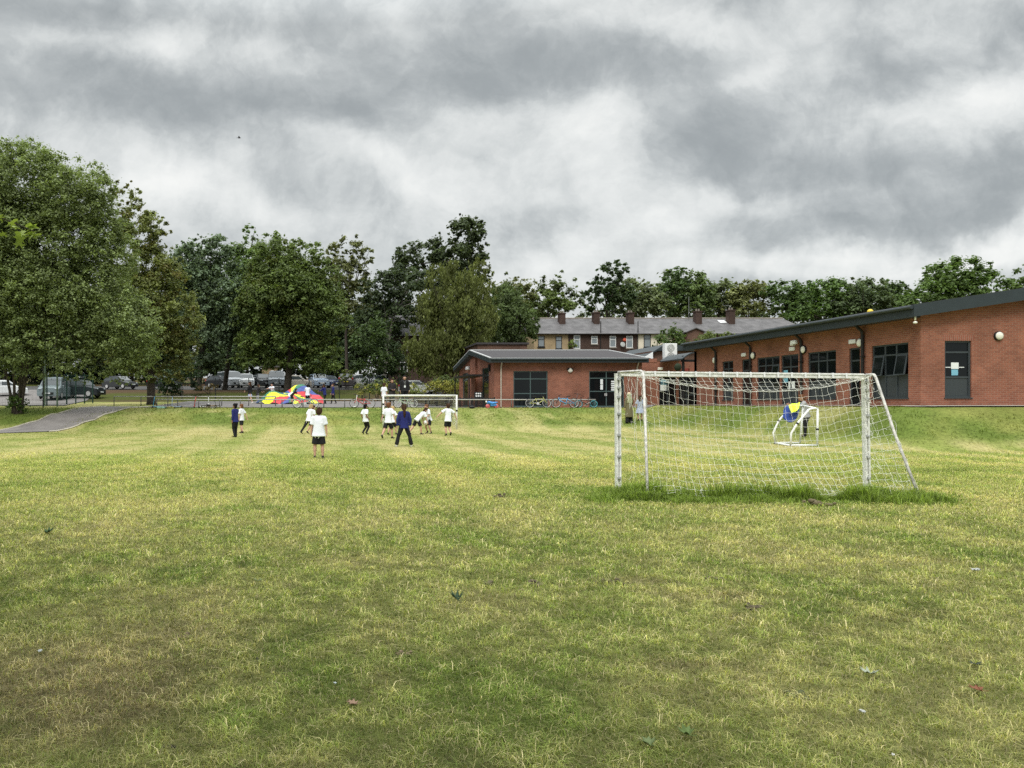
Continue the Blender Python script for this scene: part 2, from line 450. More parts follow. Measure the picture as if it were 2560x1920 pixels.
    d = mth('ADD', d, mth('MULTIPLY', mth('SUBTRACT', n_fine, .5), .75))
    fine2 = noise(uv.outputs[0], 6.5, 8, .6, .6)
    d = mth('ADD', d, mth('MULTIPLY', mth('SUBTRACT', fine2, .5), 1.05))
    fine3 = noise(wv, 15, 9, .62, .4)
    d = mth('ADD', d, mth('MULTIPLY', mth('SUBTRACT', fine3, .5), .55))
    bl = noise(wv, 5.0, 7, .58, .15)
    billow = mth('SUBTRACT', mth('MULTIPLY', mth('ABSOLUTE', mth('SUBTRACT', bl, .5)), 4.0), .35)
    d = mth('ADD', d, mth('MULTIPLY', billow, -.30))
    t = mth('ADD', mth('MULTIPLY', mth('TANH', mth('ADD', mth('MULTIPLY', d, -1.65), CLOUD_BIAS)), .5), .5, clamp=True)      # 0 dark base .. 1 bright top
    cr = N.new('ShaderNodeValToRGB'); L.new(t, cr.inputs[0]); e = cr.color_ramp.elements
    stops = [(0, (.212, .231, .240)), (.18, (.262, .283, .290)), (.36, (.345, .366, .370)), (.55, (.455, .475, .473)), (.78, (.58, .594, .585)), (1, (.72, .722, .70))]
    e[0].position = 0; e[0].color = (*stops[0][1], 1); e[1].position = 1; e[1].color = (*stops[-1][1], 1)
    for p, c in stops[1:-1]:
        q = e.new(p); q.color = (*c, 1)
    # an overcast sky is brightest overhead; added boost above the view lights the ground
    zen = mrange(z, .44, .80, 1.0, ZEN, 'LINEAR')
    sc = N.new('ShaderNodeVectorMath'); sc.operation = 'SCALE'; L.new(cr.outputs[0], sc.inputs[0]); L.new(mth('MULTIPLY', zen, 10.0), sc.inputs['Scale'])
    mx = N.new('ShaderNodeMix'); mx.data_type = 'RGBA'; mx.inputs['Factor'].default_value = .965
    L.new(sky.outputs[0], mx.inputs['A']); L.new(sc.outputs[0], mx.inputs['B'])
    L.new(mx.outputs['Result'], bg.inputs['Color'])
    try: W.cycles.sampling_method = 'MANUAL'; W.cycles.sample_map_resolution = 512
    except Exception: pass
ZEN = 4.2; CLOUD_BIAS = .13
build_world()

# ------------------------------------------------------------------ ground
def lerp3(a, b, t): return np.asarray(a)[None, :]*(1-t[:, None])+np.asarray(b)[None, :]*t[:, None]
GREEN, STRAW, DARK, BROWN, LUSH = (.132, .160, .038), (.250, .228, .098), (.084, .115, .026), (.140, .108, .060), (.098, .138, .028)
def grass_col(x, y):
    """turf colour: straw clippings, worn earth, shade painted in the near corner, greener longer grass on the banks"""
    x = np.asarray(x, float).ravel(); y = np.asarray(y, float).ravel()
    n1 = fbm(x*.22+3, y*.16, 4); n2 = fbm(x*1.1+50, y*.7, 4); n3 = fbm(x*2.6, y*2.2+20, 3); n4 = fbm(x*.09+9, y*.07+4, 3)
    st = fbm(x*.9+.25*np.sin(y*.05), y*.05+7, 3)                   # mower lines down the pitch
    t = np.clip((n1-.5)*.65+(n2-.5)*1.1+(n3-.5)*1.1+(st-.5)*1.3*np.clip((y-8)/12, 0, 1)+.39, 0, 1)
    band = np.clip(np.sin(2*np.pi*(x+.6*fbm(x*.1, y*.03, 2))/2.3)*2.2, -1, 1)*np.clip((y-11)/10, 0, 1)*(.4+.9*fbm(x*.3+9, y*.08, 2))
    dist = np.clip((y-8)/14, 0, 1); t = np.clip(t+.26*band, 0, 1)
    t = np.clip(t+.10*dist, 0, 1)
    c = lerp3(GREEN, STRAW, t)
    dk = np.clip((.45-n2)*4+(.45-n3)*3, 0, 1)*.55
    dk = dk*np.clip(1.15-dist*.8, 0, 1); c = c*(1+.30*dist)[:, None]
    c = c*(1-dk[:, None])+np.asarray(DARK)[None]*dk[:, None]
    # tree shade painted as brown turf in the near corner, plus worn bare spots
    wear_shade = np.clip(1.25-np.hypot((x+1.0)/2.6, (y-3.4)/2.0), 0, 1)*np.clip((n2-.32)*4, 0, 1)*.75
    wear_shade = np.maximum(wear_shade, np.clip(1.1-np.hypot((x-.8)/2.2, (y-2.7)/.8), 0, 1)*.5)
    for (px, py, rx, ry, s) in [(1600, 1450, .6, .25, .5), (1830, 1490, .35, .35, .8), (1700, 1660, .5, .16, .6), (1440, 1460, .3, .12, .5), (1150, 1310, .7, .3, .35), (900, 1100, 1.6, 1.0, .35), (2300, 1540, .8, .25, .4), (1840, 1545, .25, .2, .6), (430, 1600, .5, .2, .5)]:
        Yp = F*H/(py-HY); Xp = xat(px, Yp)
        wear_shade = np.maximum(wear_shade, s*np.clip(1.3-np.hypot((x-Xp)/rx, (y-Yp)/ry)-n3*.6, 0, 1))
    c = c*(1-wear_shade[:, None])+np.asarray(BROWN)[None]*wear_shade[:, None]*(.75+.5*n3[:, None])
    z = gz(x, y)
    bank = np.clip((z-.12)/.25, 0, 1)*np.clip((49.5-y)/1, 0, 1)
    g2 = np.clip((fbm(x*.33+20, y*.4+11, 4)-.42)*4, 0, 1)
    cb = lerp3(LUSH, (.19, .20, .055), g2)*(.8+.4*n2[:, None])
    bank = bank*np.where(fbm(x*.18+70, y*.22, 3) > .60, .35, .95)
    c = c*(1-bank[:, None])+cb*bank[:, None]
    # rough verge and leaf litter under the trees
    ver = sm((y-62)/4)
    cv = lerp3((.060, .070, .018), (.075, .050, .030), np.clip((fbm(x*.12, y*.15, 3)-.42)*5, 0, 1))
    c = c*(1-ver[:, None])+cv*ver[:, None]
    # longer green grass where the mower cannot reach, under the two goals
    gl = np.clip(1.25-np.abs((y-11.72)/.36), 0, 1)*np.clip((x-4.1)/.5, 0, 1)*np.clip((9.5-x)/.6, 0, 1)
    c = c*(1-gl[:, None]*.9)+np.asarray((.12, .18, .034))[None]*gl[:, None]*.9
    return c
xs = np.concatenate([np.linspace(-420, -40, 20)[:-1], np.arange(-40, 50, .28), np.linspace(50, 460, 20)])
ys = np.concatenate([np.linspace(-60, -6, 10)[:-1], np.arange(-6, 14, .10), np.arange(14, 56, .22), np.arange(56, 110, .8), np.linspace(110, 620, 30)])
gx, gy = np.meshgrid(xs, ys)
gv = np.stack([gx.ravel(), gy.ravel(), gz(gx, gy).ravel()], 1)
nx, ny = len(xs), len(ys)
ii = (np.arange(ny-1)[:, None]*nx+np.arange(nx-1)[None]).ravel()
gf = np.stack([ii, ii+1, ii+1+nx, ii+nx], 1)
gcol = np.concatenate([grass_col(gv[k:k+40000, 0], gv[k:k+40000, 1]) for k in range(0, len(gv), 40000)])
gcol *= (1-.34*np.clip((17-gv[:, 1])/9, 0, 1)*np.clip((gv[:, 1]+4)/5, 0, 1))[:, None]      # dark thatch and the shade between blades, painted into the ground
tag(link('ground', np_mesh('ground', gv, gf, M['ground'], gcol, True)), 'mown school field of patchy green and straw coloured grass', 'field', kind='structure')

# ------------------------------------------------------------------ grass blades (nobody could count them)
def blades(x, y, ln, wd, cols, lean=.6, zoff=-.002, seed=1):
    r = np.random.default_rng(seed); n = len(x)
    z = gz(x, y)+zoff
    a = r.random(n)*2*np.pi; d = np.stack([np.cos(a), np.sin(a), np.zeros(n)], 1); s = np.stack([-np.sin(a), np.cos(a), np.zeros(n)], 1)
    b = np.stack([x, y, z], 1); le = lean*(.3+1.2*r.random(n))
    m = b+d*(ln*.30*le)[:, None]; m[:, 2] += ln*.6
    t = b+d*(ln*.95*le)[:, None]; t[:, 2] += ln*(1.05-.45*np.clip(le, 0, 1.3))
    V = np.stack([b-s*(wd/2)[:, None], b+s*(wd/2)[:, None], m+s*(wd*.42)[:, None], m-s*(wd*.42)[:, None], t+s*(wd*.1)[:, None], t-s*(wd*.1)[:, None]], 1).reshape(-1, 3)
    k = np.arange(n)[:, None]*6
    Fc = np.concatenate([k+np.array([[0, 1, 2, 3]]), k+np.array([[3, 2, 4, 5]])])
    C = np.repeat(cols, 6, 0)
    return V, Fc, C
def make_lawn(n=660000):
    r = np.random.default_rng(3)
    # denser near the eye; the strip is wider than the view so a step aside still shows turf
    y = (2.2**.2+(r.random(n*2))*(25**.2-2.2**.2))**(1/.2)
    y = np.where(y > 17, 17+(y-17)*r.random(n*2), y)
    x = (-.45*y-.4)+r.random(n*2)*(1.40*y+.9)
    sideways = r.random(n*2); wl = r.random(n*2)**1.3*4.2
    x = np.where(sideways < .13, -.45*y-.4-wl, np.where(sideways > .88, .95*y+.5+wl, x))
    keep = np.arange(n*2) < n
    x, y = x[keep], y[keep]
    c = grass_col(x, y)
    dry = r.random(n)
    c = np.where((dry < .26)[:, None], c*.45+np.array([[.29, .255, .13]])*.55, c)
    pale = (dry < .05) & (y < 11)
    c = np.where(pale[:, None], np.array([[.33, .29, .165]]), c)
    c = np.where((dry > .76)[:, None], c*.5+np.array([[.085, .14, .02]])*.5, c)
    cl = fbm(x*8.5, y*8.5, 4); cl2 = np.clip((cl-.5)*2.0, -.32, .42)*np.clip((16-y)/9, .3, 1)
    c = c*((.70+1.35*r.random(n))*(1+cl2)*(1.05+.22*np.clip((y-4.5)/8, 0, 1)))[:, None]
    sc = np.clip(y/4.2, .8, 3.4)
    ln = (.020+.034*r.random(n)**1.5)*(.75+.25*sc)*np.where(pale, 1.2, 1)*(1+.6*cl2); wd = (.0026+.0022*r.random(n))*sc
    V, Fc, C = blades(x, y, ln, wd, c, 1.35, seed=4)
    tag(link('grass', np_mesh('grass', V, Fc, M['grassblade'], C)), 'short mown grass blades, green mixed with dry straw', 'grass', kind='stuff')
    # long grass round the goal feet
    r = np.random.default_rng(8); n = 26000
    x = 4.0+5.5*r.random(n); y = 11.72+.30*r.normal(size=n)*.75
    k = r.random(n) < .17; x[k] = 5.0+.32*r.normal(size=k.sum()); y[k] = 12.3+.62*r.normal(size=k.sum())
    k = r.random(n) < .10; x[k] = 9.35+.3*r.normal(size=k.sum()); y[k] = 12.4+.6*r.normal(size=k.sum())
    k = r.random(n) < .05; x[k] = 7.35+.16*r.normal(size=k.sum()); y[k] = 12.0+.12*r.normal(size=k.sum())
    cl = fbm(x*2.2, y*3, 3)
    ends = np.clip((x-4.0)/.8, 0, 1)*np.clip((9.6-x)/.6, 0, 1)
    tall = np.clip((cl-.30)*3.2, .12, 1.3)
    ln = (.06+.17*r.random(n))*tall*(.4+.6*ends)*np.clip(1.6-np.abs(y-11.9)/.8, .3, 1)*1.25; wd = .007+.006*r.random(n)
    c = np.array([[.20, .275, .055]])*(.40+1.0*r.random(n))[:, None]*(.7+.6*cl)[:, None]
    V, Fc, C = blades(x, y, ln, wd, c, .6, seed=5)
    tag(link('long_grass', np_mesh('long_grass', V, Fc, M['grassblade'], C)), 'uncut bright green grass along the foot of the near goal', 'grass', kind='stuff')
    # coarser tufts further down the pitch and on the banks
    r = np.random.default_rng(9); n = 105000
    y = 14+r.random(n)**1.15*34.5; x = (-.48*y-4)+r.random(n)*(1.45*y+8)
    z = gz(x, y); k = ~((z > 1.1) & ((y > 48.2) | (x > 21.2))) & (x < 40)
    pxs = 800+1934*x/y
    k &= ~((x < -10.5) & (np.abs(y-(39.5+(x+16.5)*2.6)) < 2.6))
    x, y = x[k], y[k]; n = len(x)
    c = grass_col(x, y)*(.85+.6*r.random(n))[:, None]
    bank = np.clip((gz(x, y)-.12)/.3, 0, 1)
    ln = (.028+.03*r.random(n))*(1+bank*1.3); wd = (.010+.008*r.random(n))*(1+bank*.3)*(y/26)
    V, Fc, C = blades(x, y, ln, wd, c, 1.5, seed=6)
    tag(link('turf', np_mesh('turf', V, Fc, M['grassblade'], C)), 'coarser tufts of grass on the far pitch and banks', 'grass', kind='stuff')
make_lawn()

# ------------------------------------------------------------------ hard surfaces, draped on the ground
def drape(name, poly_fn, us, vs, mat_, off=.03, label=None, cat=None):
    """poly_fn(u, v) -> x, y"""
    pts = []; 
    for v in vs:
        for u in us:
            x, y = poly_fn(u, v); pts.append((x, y, g1(x, y)+off))
    n = len(us); fc = [(j*n+i, j*n+i+1, (j+1)*n+i+1, (j+1)*n+i) for j in range(len(vs)-1) for i in range(n-1)]
    o = link(name, np_mesh(name, np.array(pts), np.array(fc), mat_, None, True))
    return tag(o, label, cat, kind='structure')
L_ = np.linspace
drape('playground', lambda u, v: (-11.2+u*(11.2+10.4), 48.75+v*17.2), L_(0, 1, 70), L_(0, 1, 50), M['tarmac'], .03, 'pale grey tarmac playground behind the low rail', 'playground')
drape('terrace_path', lambda u, v: (10.6+u*11.5, 49.0+v*2.85), L_(0, 1, 60), L_(0, 1, 10), M['tarmac'], .04, 'grey paved strip in front of the small brick building', 'path')
drape('side_path', lambda u, v: (21.25+u*1.1, 28.0+v*20.5), L_(0, 1, 12), L_(0, 1, 60), M['slab'], .04, 'narrow pale path along the foot of the long brick wall', 'path')
drape('front_path', lambda u, v: (22.0+u*14, 28.05+v*.9), L_(0, 1, 50), L_(0, 1, 8), M['slab'], .05, 'narrow pale strip under the brick end wall', 'path')
drape('car_park', lambda u, v: (-62+u*76, 84.2+v*17), L_(0, 1, 60), L_(0, 1, 20), M['tarmac3'], .04, 'grey tarmac car park under the trees', 'car park')
drape('access_road', lambda u, v: (-64+u*(64-17.5-6*v), 53+v*29.4), L_(0, 1, 40), L_(0, 1, 40), M['tarmac2'], .04, 'grey road behind the green mesh fence', 'road')
# the path that climbs the left bank, edged in concrete
PC = [(-24.5, 37.2), (-19.5, 38.2), (-16.6, 39.6), (-15.2, 42.0), (-14.1, 45.0), (-13.2, 48.0), (-12.6, 50.5)]
def pc(v):
    t = v*(len(PC)-1); i = min(int(t), len(PC)-2); f = t-i
    p = [Vector(PC[max(0, min(len(PC)-1, i+k))]) for k in (-1, 0, 1, 2)]
    q = .5*((2*p[1])+(p[2]-p[0])*f+(2*p[0]-5*p[1]+4*p[2]-p[3])*f*f+(3*p[1]-p[0]-3*p[2]+p[3])*f**3)
    return q
def path_pt(u, v, w=1.45):
    a, b = pc(max(0, v-.01)), pc(min(1, v+.01)); d = (b-a).normalized(); n = Vector((-d.y, d.x)); q = pc(v)+n*(u*w)
    return q.x, q.y
drape('path', lambda u, v: path_pt(1-2*u, v), L_(0, 1, 14), L_(0, 1, 60), M['tarmac2'], .035, 'grey tarmac path curving up the bank on the left', 'path')
def edging(name, u0, label, v0=0):
    pts = [path_pt(u0, v) for v in L_(v0, 1, 40)]
    mb = MB()
    mb.tube([(x, y, g1(x, y)+.03) for x, y in pts], [(.05, .045)]*len(pts), 4, side=(1, 0, 0))
    tag(mb.build(name, M['kerb']), label, 'path edging', kind='structure')
edging('path_kerb', 1.03, 'thin pale concrete edging on the far side of the path', .3)
edging('path_kerb', -1.03, 'thin pale concrete edging on the field side of the path', .45)
mb = MB()
for (px0, y0, px1, y1, wd) in [(695, 54.2, 706, 55.8, .09), (400, 62.5, 640, 62.6, .07), (835, 60.5, 940, 60.6, .07), (455, 51.5, 480, 54.5, .08), (860, 63.5, 1010, 63.6, .07)]:
    a = Vector((xat(px0, y0), y0)); b = Vector((xat(px1, y1), y1)); d = (b-a).normalized(); n = Vector((-d.y, d.x))*wd/2
    K = 14
    for k in range(K):
        p, q = a.lerp(b, k/K), a.lerp(b, (k+1)/K)
        mb.quad(*[(w.x, w.y, g1(w.x, w.y)+.04) for w in (p-n, q-n, q+n, p+n)])
tag(mb.build('playground_lines', M['line']), 'worn white court lines painted on the playground', 'court lines', kind='structure')
# ------------------------------------------------------------------ school buildings
FL = 1.38          # floor of the right wing
def opening_wall_y(mb, x0, x1, ya, yb, z0, z1, holes):
    """wall running along y between x0..x1 with rectangular holes (ya, yb, za, zb)"""
    ycut = sorted({ya, yb, *[h[0] for h in holes], *[h[1] for h in holes]})
    for a, b in zip(ycut[:-1], ycut[1:]):
        hs = [h for h in holes if h[0] <= a+1e-6 and h[1] >= b-1e-6]
        spans = [(z0, z1)]
        for h in hs:
            spans = [q for s in spans for q in ((s[0], min(s[1], h[2])), (max(s[0], h[3]), s[1])) if q[1]-q[0] > 1e-4]
        for s in spans: mb.box(x0, x1, a, b, s[0], s[1])
def opening_wall_x(mb, y0, y1, xa, xb, z0, z1, holes):
    xcut = sorted({xa, xb, *[h[0] for h in holes], *[h[1] for h in holes]})
    for a, b in zip(xcut[:-1], xcut[1:]):
        hs = [h for h in holes if h[0] <= a+1e-6 and h[1] >= b-1e-6]
        spans = [(z0, z1)]
        for h in hs:
            spans = [q for s in spans for q in ((s[0], min(s[1], h[2])), (max(s[0], h[3]), s[1])) if q[1]-q[0] > 1e-4]
        for s in spans: mb.box(a, b, y0, y1, s[0], s[1])
class Win:
    """a framed opening; local u runs along the wall, w is depth (outwards negative), z up"""
    def __init__(s, parent, kind, fm, axis, pos, u0, u1, z0, z1, cols=1, rows=(), panel=0, open_cols=(), name='window', label=None):
        def P(u, w, z):
            return Vector((u, pos+w, z)) if axis == 'x' else Vector((pos+w, u, z))
        def bx(mb, a, b, c, d, e, f):
            p, q = P(a, c, e), P(b, d, f)
            mb.box(min(p.x, q.x), max(p.x, q.x), min(p.y, q.y), max(p.y, q.y), min(p.z, q.z), max(p.z, q.z))
        t = .065; D0, D1 = .05, .13
        fr = MB()
        bx(fr, u0, u0+t, D0, D1, z0, z1); bx(fr, u1-t, u1, D0, D1, z0, z1)
        bx(fr, u0+t, u1-t, D0, D1, z1-t, z1); bx(fr, u0+t, u1-t, D0, D1, z0, z0+t)
        us = [u0+t+(u1-u0-2*t)*i/cols for i in range(cols+1)]
        for u in us[1:-1]: bx(fr, u-t/2, u+t/2, D0+.005, D1-.005, z0+t, z1-t)
        zs = [z0+t]+[z0+(z1-z0)*r for r in rows]+[z1-t]
        for z in zs[1:-1]:
            for i in range(cols):
                bx(fr, us[i]+(t/2 if i else 0), us[i+1]-(t/2 if i < cols-1 else 0), D0+.01, D1-.01, z-t/2, z+t/2)
        bx(fr, u0-.03, u1+.03, -.04, D0-.002, z0-.035, z0)            # sill
        o = fr.build(name, fm, parent); s.o = o
        if label: o['label'] = label
        gl = MB(); pn = MB(); has_p = False
        for i in range(cols):
            for j in range(len(zs)-1):
                a, b = us[i]+.004, us[i+1]-.004
                if j < panel: bx(pn, a, b, .085, .105, zs[j]+.004, zs[j+1]-.004); has_p = True
                elif i in open_cols and j == panel:
                    # casement hung at the top, pushed out at the bottom
                    tp, bt = zs[j+1]-.03, zs[j]+.01; o_ = -.10
                    def Q(u, w, z): return P(u, w, z)
                    fw = .05
                    def slab(mbb, ua, ub, f0, f1, th):
                        c = []
                        for u in (ua, ub):
                            for f in (f0, f1): c.append((u, .03+(o_-.03)*(1-f), bt+(tp-bt)*f))
                        A, B, C_, D_ = c[0], c[1], c[3], c[2]
                        mbb.prism([Q(*A), Q(*B), Q(*C_), Q(*D_)], P(0, th, 0)-P(0, 0, 0))
                    a2, b2 = us[i]+.02, us[i+1]-.02; cz = MB()
                    slab(cz, a2, a2+fw, 0, 1, .04); slab(cz, b2-fw, b2, 0, 1, .04); slab(cz, a2+fw, b2-fw, 0, .04, .04); slab(cz, a2+fw, b2-fw, .96, 1, .04)
                    slab(gl, a2+fw, b2-fw, .04, .96, .012); cz.build('casement', M['frame'], o)
                else: bx(gl, a, b, .088, .10, zs[j]+.004, zs[j+1]-.004)
        if gl.v: gl.build('pane', M['glass'], o)
        if has_p: pn.build('panel', M['panel'], o)
        s.bx = bx; s.P = P
def sheet(parent, axis, pos, u0, u1, z0, z1, m, name='notice'):
    mb = MB()
    if axis == 'x': mb.box(u0, u1, pos, pos+.004, z0, z1)
    else: mb.box(pos, pos+.004, u0, u1, z0, z1)
    return mb.build(name, m, parent)
def roundlamp(parent, p, axis, r=.13, half=False):
    mb = MB(); p = Vector(p); n = Vector((0, -1, 0)) if axis == 'x' else Vector((-1, 0, 0))
    mb.tube([p, p+n*.05, p+n*.07], [r*1.15, r*1.15, r*1.02], 18)
    o = mb.build('wall_light', M['black'], parent, smooth=False)
    d = MB(); s3 = (r, .07, r) if axis == 'x' else (.07, r, r)
    d.sph(p+n*.06, s3, 16, 9); d.build('diffuser', M['lamp'], o, smooth=True)
def slopebox(mb, poly_xz, y0, y1):
    mb.prism([(x, y0, z) for x, z in poly_xz], (0, y1-y0, 0))

def yw(px): return 22.4*F/(px-PX)               # where a bearing meets the long wall
def right_wing():
    C0x, C0y = 22.4, 28.85
    sb = thing('school_wing', 'long low red brick school wing with dark eaves running away on the right', 'school building', (30, 34, FL))
    XW, XE, Y0, Y1 = C0x, 42.0, C0y, 46.3
    EV = 4.62                                      # soffit at the low eaves
    rise = .150
    hy = lambda a, b: (yw(a), yw(b))
    holes = []; spec = []
    def add(pa, pb, z0, z1, **k):
        ya, yb = sorted((yw(pa), yw(pb))); holes.append((ya, yb, z0, z1)); spec.append((ya, yb, z0, z1, k))
    HD = 3.82
    add(2179.6, 2270.7, 1.70, HD, cols=3, rows=(.42, .80), panel=1, open_cols=(0, 2))
    add(2123, 2150, FL+.02, HD, cols=1, rows=(.78,), name='door', door=True)
    add(2020, 2090, 1.70, HD, cols=3, rows=(.36, .80), panel=1)
    add(1953, 1996, FL+.02, HD, cols=2, rows=(.30, .76), panel=1, name='door', door=True)
    add(1893, 1949, 1.70, HD, cols=3, rows=(.36, .80), panel=1, open_cols=(0,))
    add(1855, 1873, FL+.02, HD, cols=1, rows=(.76,), name='door', door=True)
    add(1806, 1833, 1.70, HD, cols=2, rows=(.36, .80), panel=1)
    w = MB()
    opening_wall_y(w, XW, XW+.3, Y0+.3, Y1, FL-.6, EV+.30, holes)
    fx0, fx1 = xat(2362, Y0), xat(2428.5, Y0); fz0, fz1 = zat(994, Y0), zat(852, Y0)
    opening_wall_x(w, Y0, Y0+.3, XW, XE, FL-.6, EV+.05, [(fx0, fx1, fz0, fz1)])
    slopebox(w, [(XW, EV+.05), (XE, EV+.05), (XE, EV+.05+rise*(XE-XW)+.1), (XW, EV+.15)], Y0, Y0+.3)
    w.box(XW, XE, Y1-.3, Y1-.002, FL-.6, EV)
    w.build('wall', M['brick'], sb)
    inner = MB(); inner.box(XW+2.6, XW+2.7, Y0+.5, Y1-.4, FL, EV); inner.box(XW+.3, XE, Y0+2.2, Y0+2.3, FL, EV); inner.build('inner_wall', M['soffit'], sb)
    fl = MB(); fl.box(XW+.3, XE, Y0+.3, Y1-.3, FL-.2, FL); fl.build('inner_floor', M['soffit'], sb)
    for (ya, yb, z0, z1, k) in spec:
        k = dict(k); door = k.pop('door', False); nm = k.pop('name', 'window')
        Win(sb, 0, M['frame'], 'y', XW, ya, yb, z0, z1, name=nm, **k)
    wf = Win(sb, 0, M['frame'], 'x', Y0, fx0, fx1, fz0, fz1, cols=1, rows=(.36, .80), panel=1, label='single window of the end wall with two papers on its glass')
    sheet(wf.o, 'x', Y0+.080, xat(2382, Y0), xat(2401, Y0), zat(922, Y0), zat(906, Y0), M['paper'])
    sheet(wf.o, 'x', Y0+.080, xat(2383, Y0), xat(2399.5, Y0), zat(938, Y0), zat(923.5, Y0), M['paper_blue'])
    sheet(wf.o, 'x', Y0+.082, xat(2367, Y0), xat(2381, Y0), zat(919, Y0), zat(917, Y0), M['paper'], 'shelf_edge')
    sheet(wf.o, 'x', Y0+.082, xat(2402, Y0), xat(2415, Y0), zat(919, Y0), zat(917, Y0), M['paper'], 'shelf_edge')
    ya, yb = sorted((yw(1955), yw(1970))); sheet(sb, 'y', XW+.08, ya+.15, yb, 2.5, 3.1, M['paper_blue'], 'notice'); sheet(sb, 'y', XW+.08, ya-.4, ya+.1, 2.2, 2.55, M['paper'], 'notice')
    # soldier course over the front window
    so_ = MB(); so_.box(fx0-.1, fx1+.1, Y0-.004, Y0-.001, fz1, fz1+.22); so_.build('lintel', M['brick_soldier'], sb)
    # roof: single pitch rising to the right, deep dark fascia
    ox, oy = .55, .40
    x0, x1 = XW-ox, XE+.3; zb = EV+.06; T = .42
    def rz(x): return zb+rise*(x-x0)
    r = MB(); slopebox(r, [(x0+.06, rz(x0)+T-.02), (x1, rz(x1)+T-.02), (x1, rz(x1)+T+.05), (x0+.06, rz(x0)+T+.05)], Y0-oy+.06, Y1+.3); r.build('roof', M['roof'], sb)
    f = MB()
    f.box(x0, x0+.05, Y0-oy+.05, Y1+.3, zb, zb+T)                       # eaves fascia
    slopebox(f, [(x0, zb), (x1, rz(x1)), (x1, rz(x1)+T+.03), (x0, zb+T+.03)], Y0-oy, Y0-oy+.05)
    f.tube([(x0-.07, Y0-oy+.02, zb+T-.06), (x0-.07, Y1+.3, zb+T-.06)], .075, 8)      # gutter
    f.build('fascia', M['fascia'], sb)
    s_ = MB(); slopebox(s_, [(x0+.05, zb+.02), (x1, rz(x1)+.02), (x1, rz(x1)+.05), (x0+.05, zb+.05)], Y0-oy+.05, Y0-.003)
    s_.box(x0+.05, XW-.003, Y0, Y1+.3, zb+.02, zb+.05); s_.build('soffit', M['soffit'], sb)
    for px in (2160.6, 2006.7, 1879, 1792):
        p = MB(); y = yw(px); p.tube([(XW-.45, y, zb+.1), (XW-.1, y, zb-.22), (XW-.08, y, zb-.4), (XW-.08, y, FL)], .06, 8)
        for z in (2.2, 3.4): p.box(XW-.15, XW-.002, y-.08, y+.08, z, z+.05)
        p.build('downpipe', M['pipe'], sb)
    for px, py in ((2152.5, 857), (2010.5, 874), (1884.5, 889), (1788, 901)):
        y = yw(px); roundlamp(sb, (XW, y, zat(py, y)), 'y', .165)
    roundlamp(sb, (xat(2495, Y0), Y0, zat(840, Y0)), 'x', .15)
    for px, py in ((2133, 854), (1982, 872), (1861, 887)):
        y = yw(px); z = zat(py, y); b = MB(); b.bbox(XW-.07, XW-.001, y-.2, y+.2, z-.09, z+.09, .015); b.build('sign_plate', M['upvc'], sb)
    y = yw(1994); z = zat(858, y); c = MB(); c.tube([(XW, y, z), (XW-.25, y-.05, z)], .035, 8); c.bbox(XW-.34, XW-.20, y-.34, y+.02, z-.06, z+.12, .02); c.bbox(XW-.16, XW-.001, y+.1, y+.35, z-.1, z+.1, .02); c.build('security_camera', M['upvc'], sb)
    c = MB(); x = xat(2283, Y0-.2); z = zat(807, Y0-.2); c.tube([(x, Y0-.3, EV+.1), (x, Y0-.3, z+.08)], .03, 8); c.sph((x, Y0-.3, z), (.075, .06, .05), 12, 8); c.build('sensor', M['lamp'], sb, smooth=True)
    return sb
right_wing()

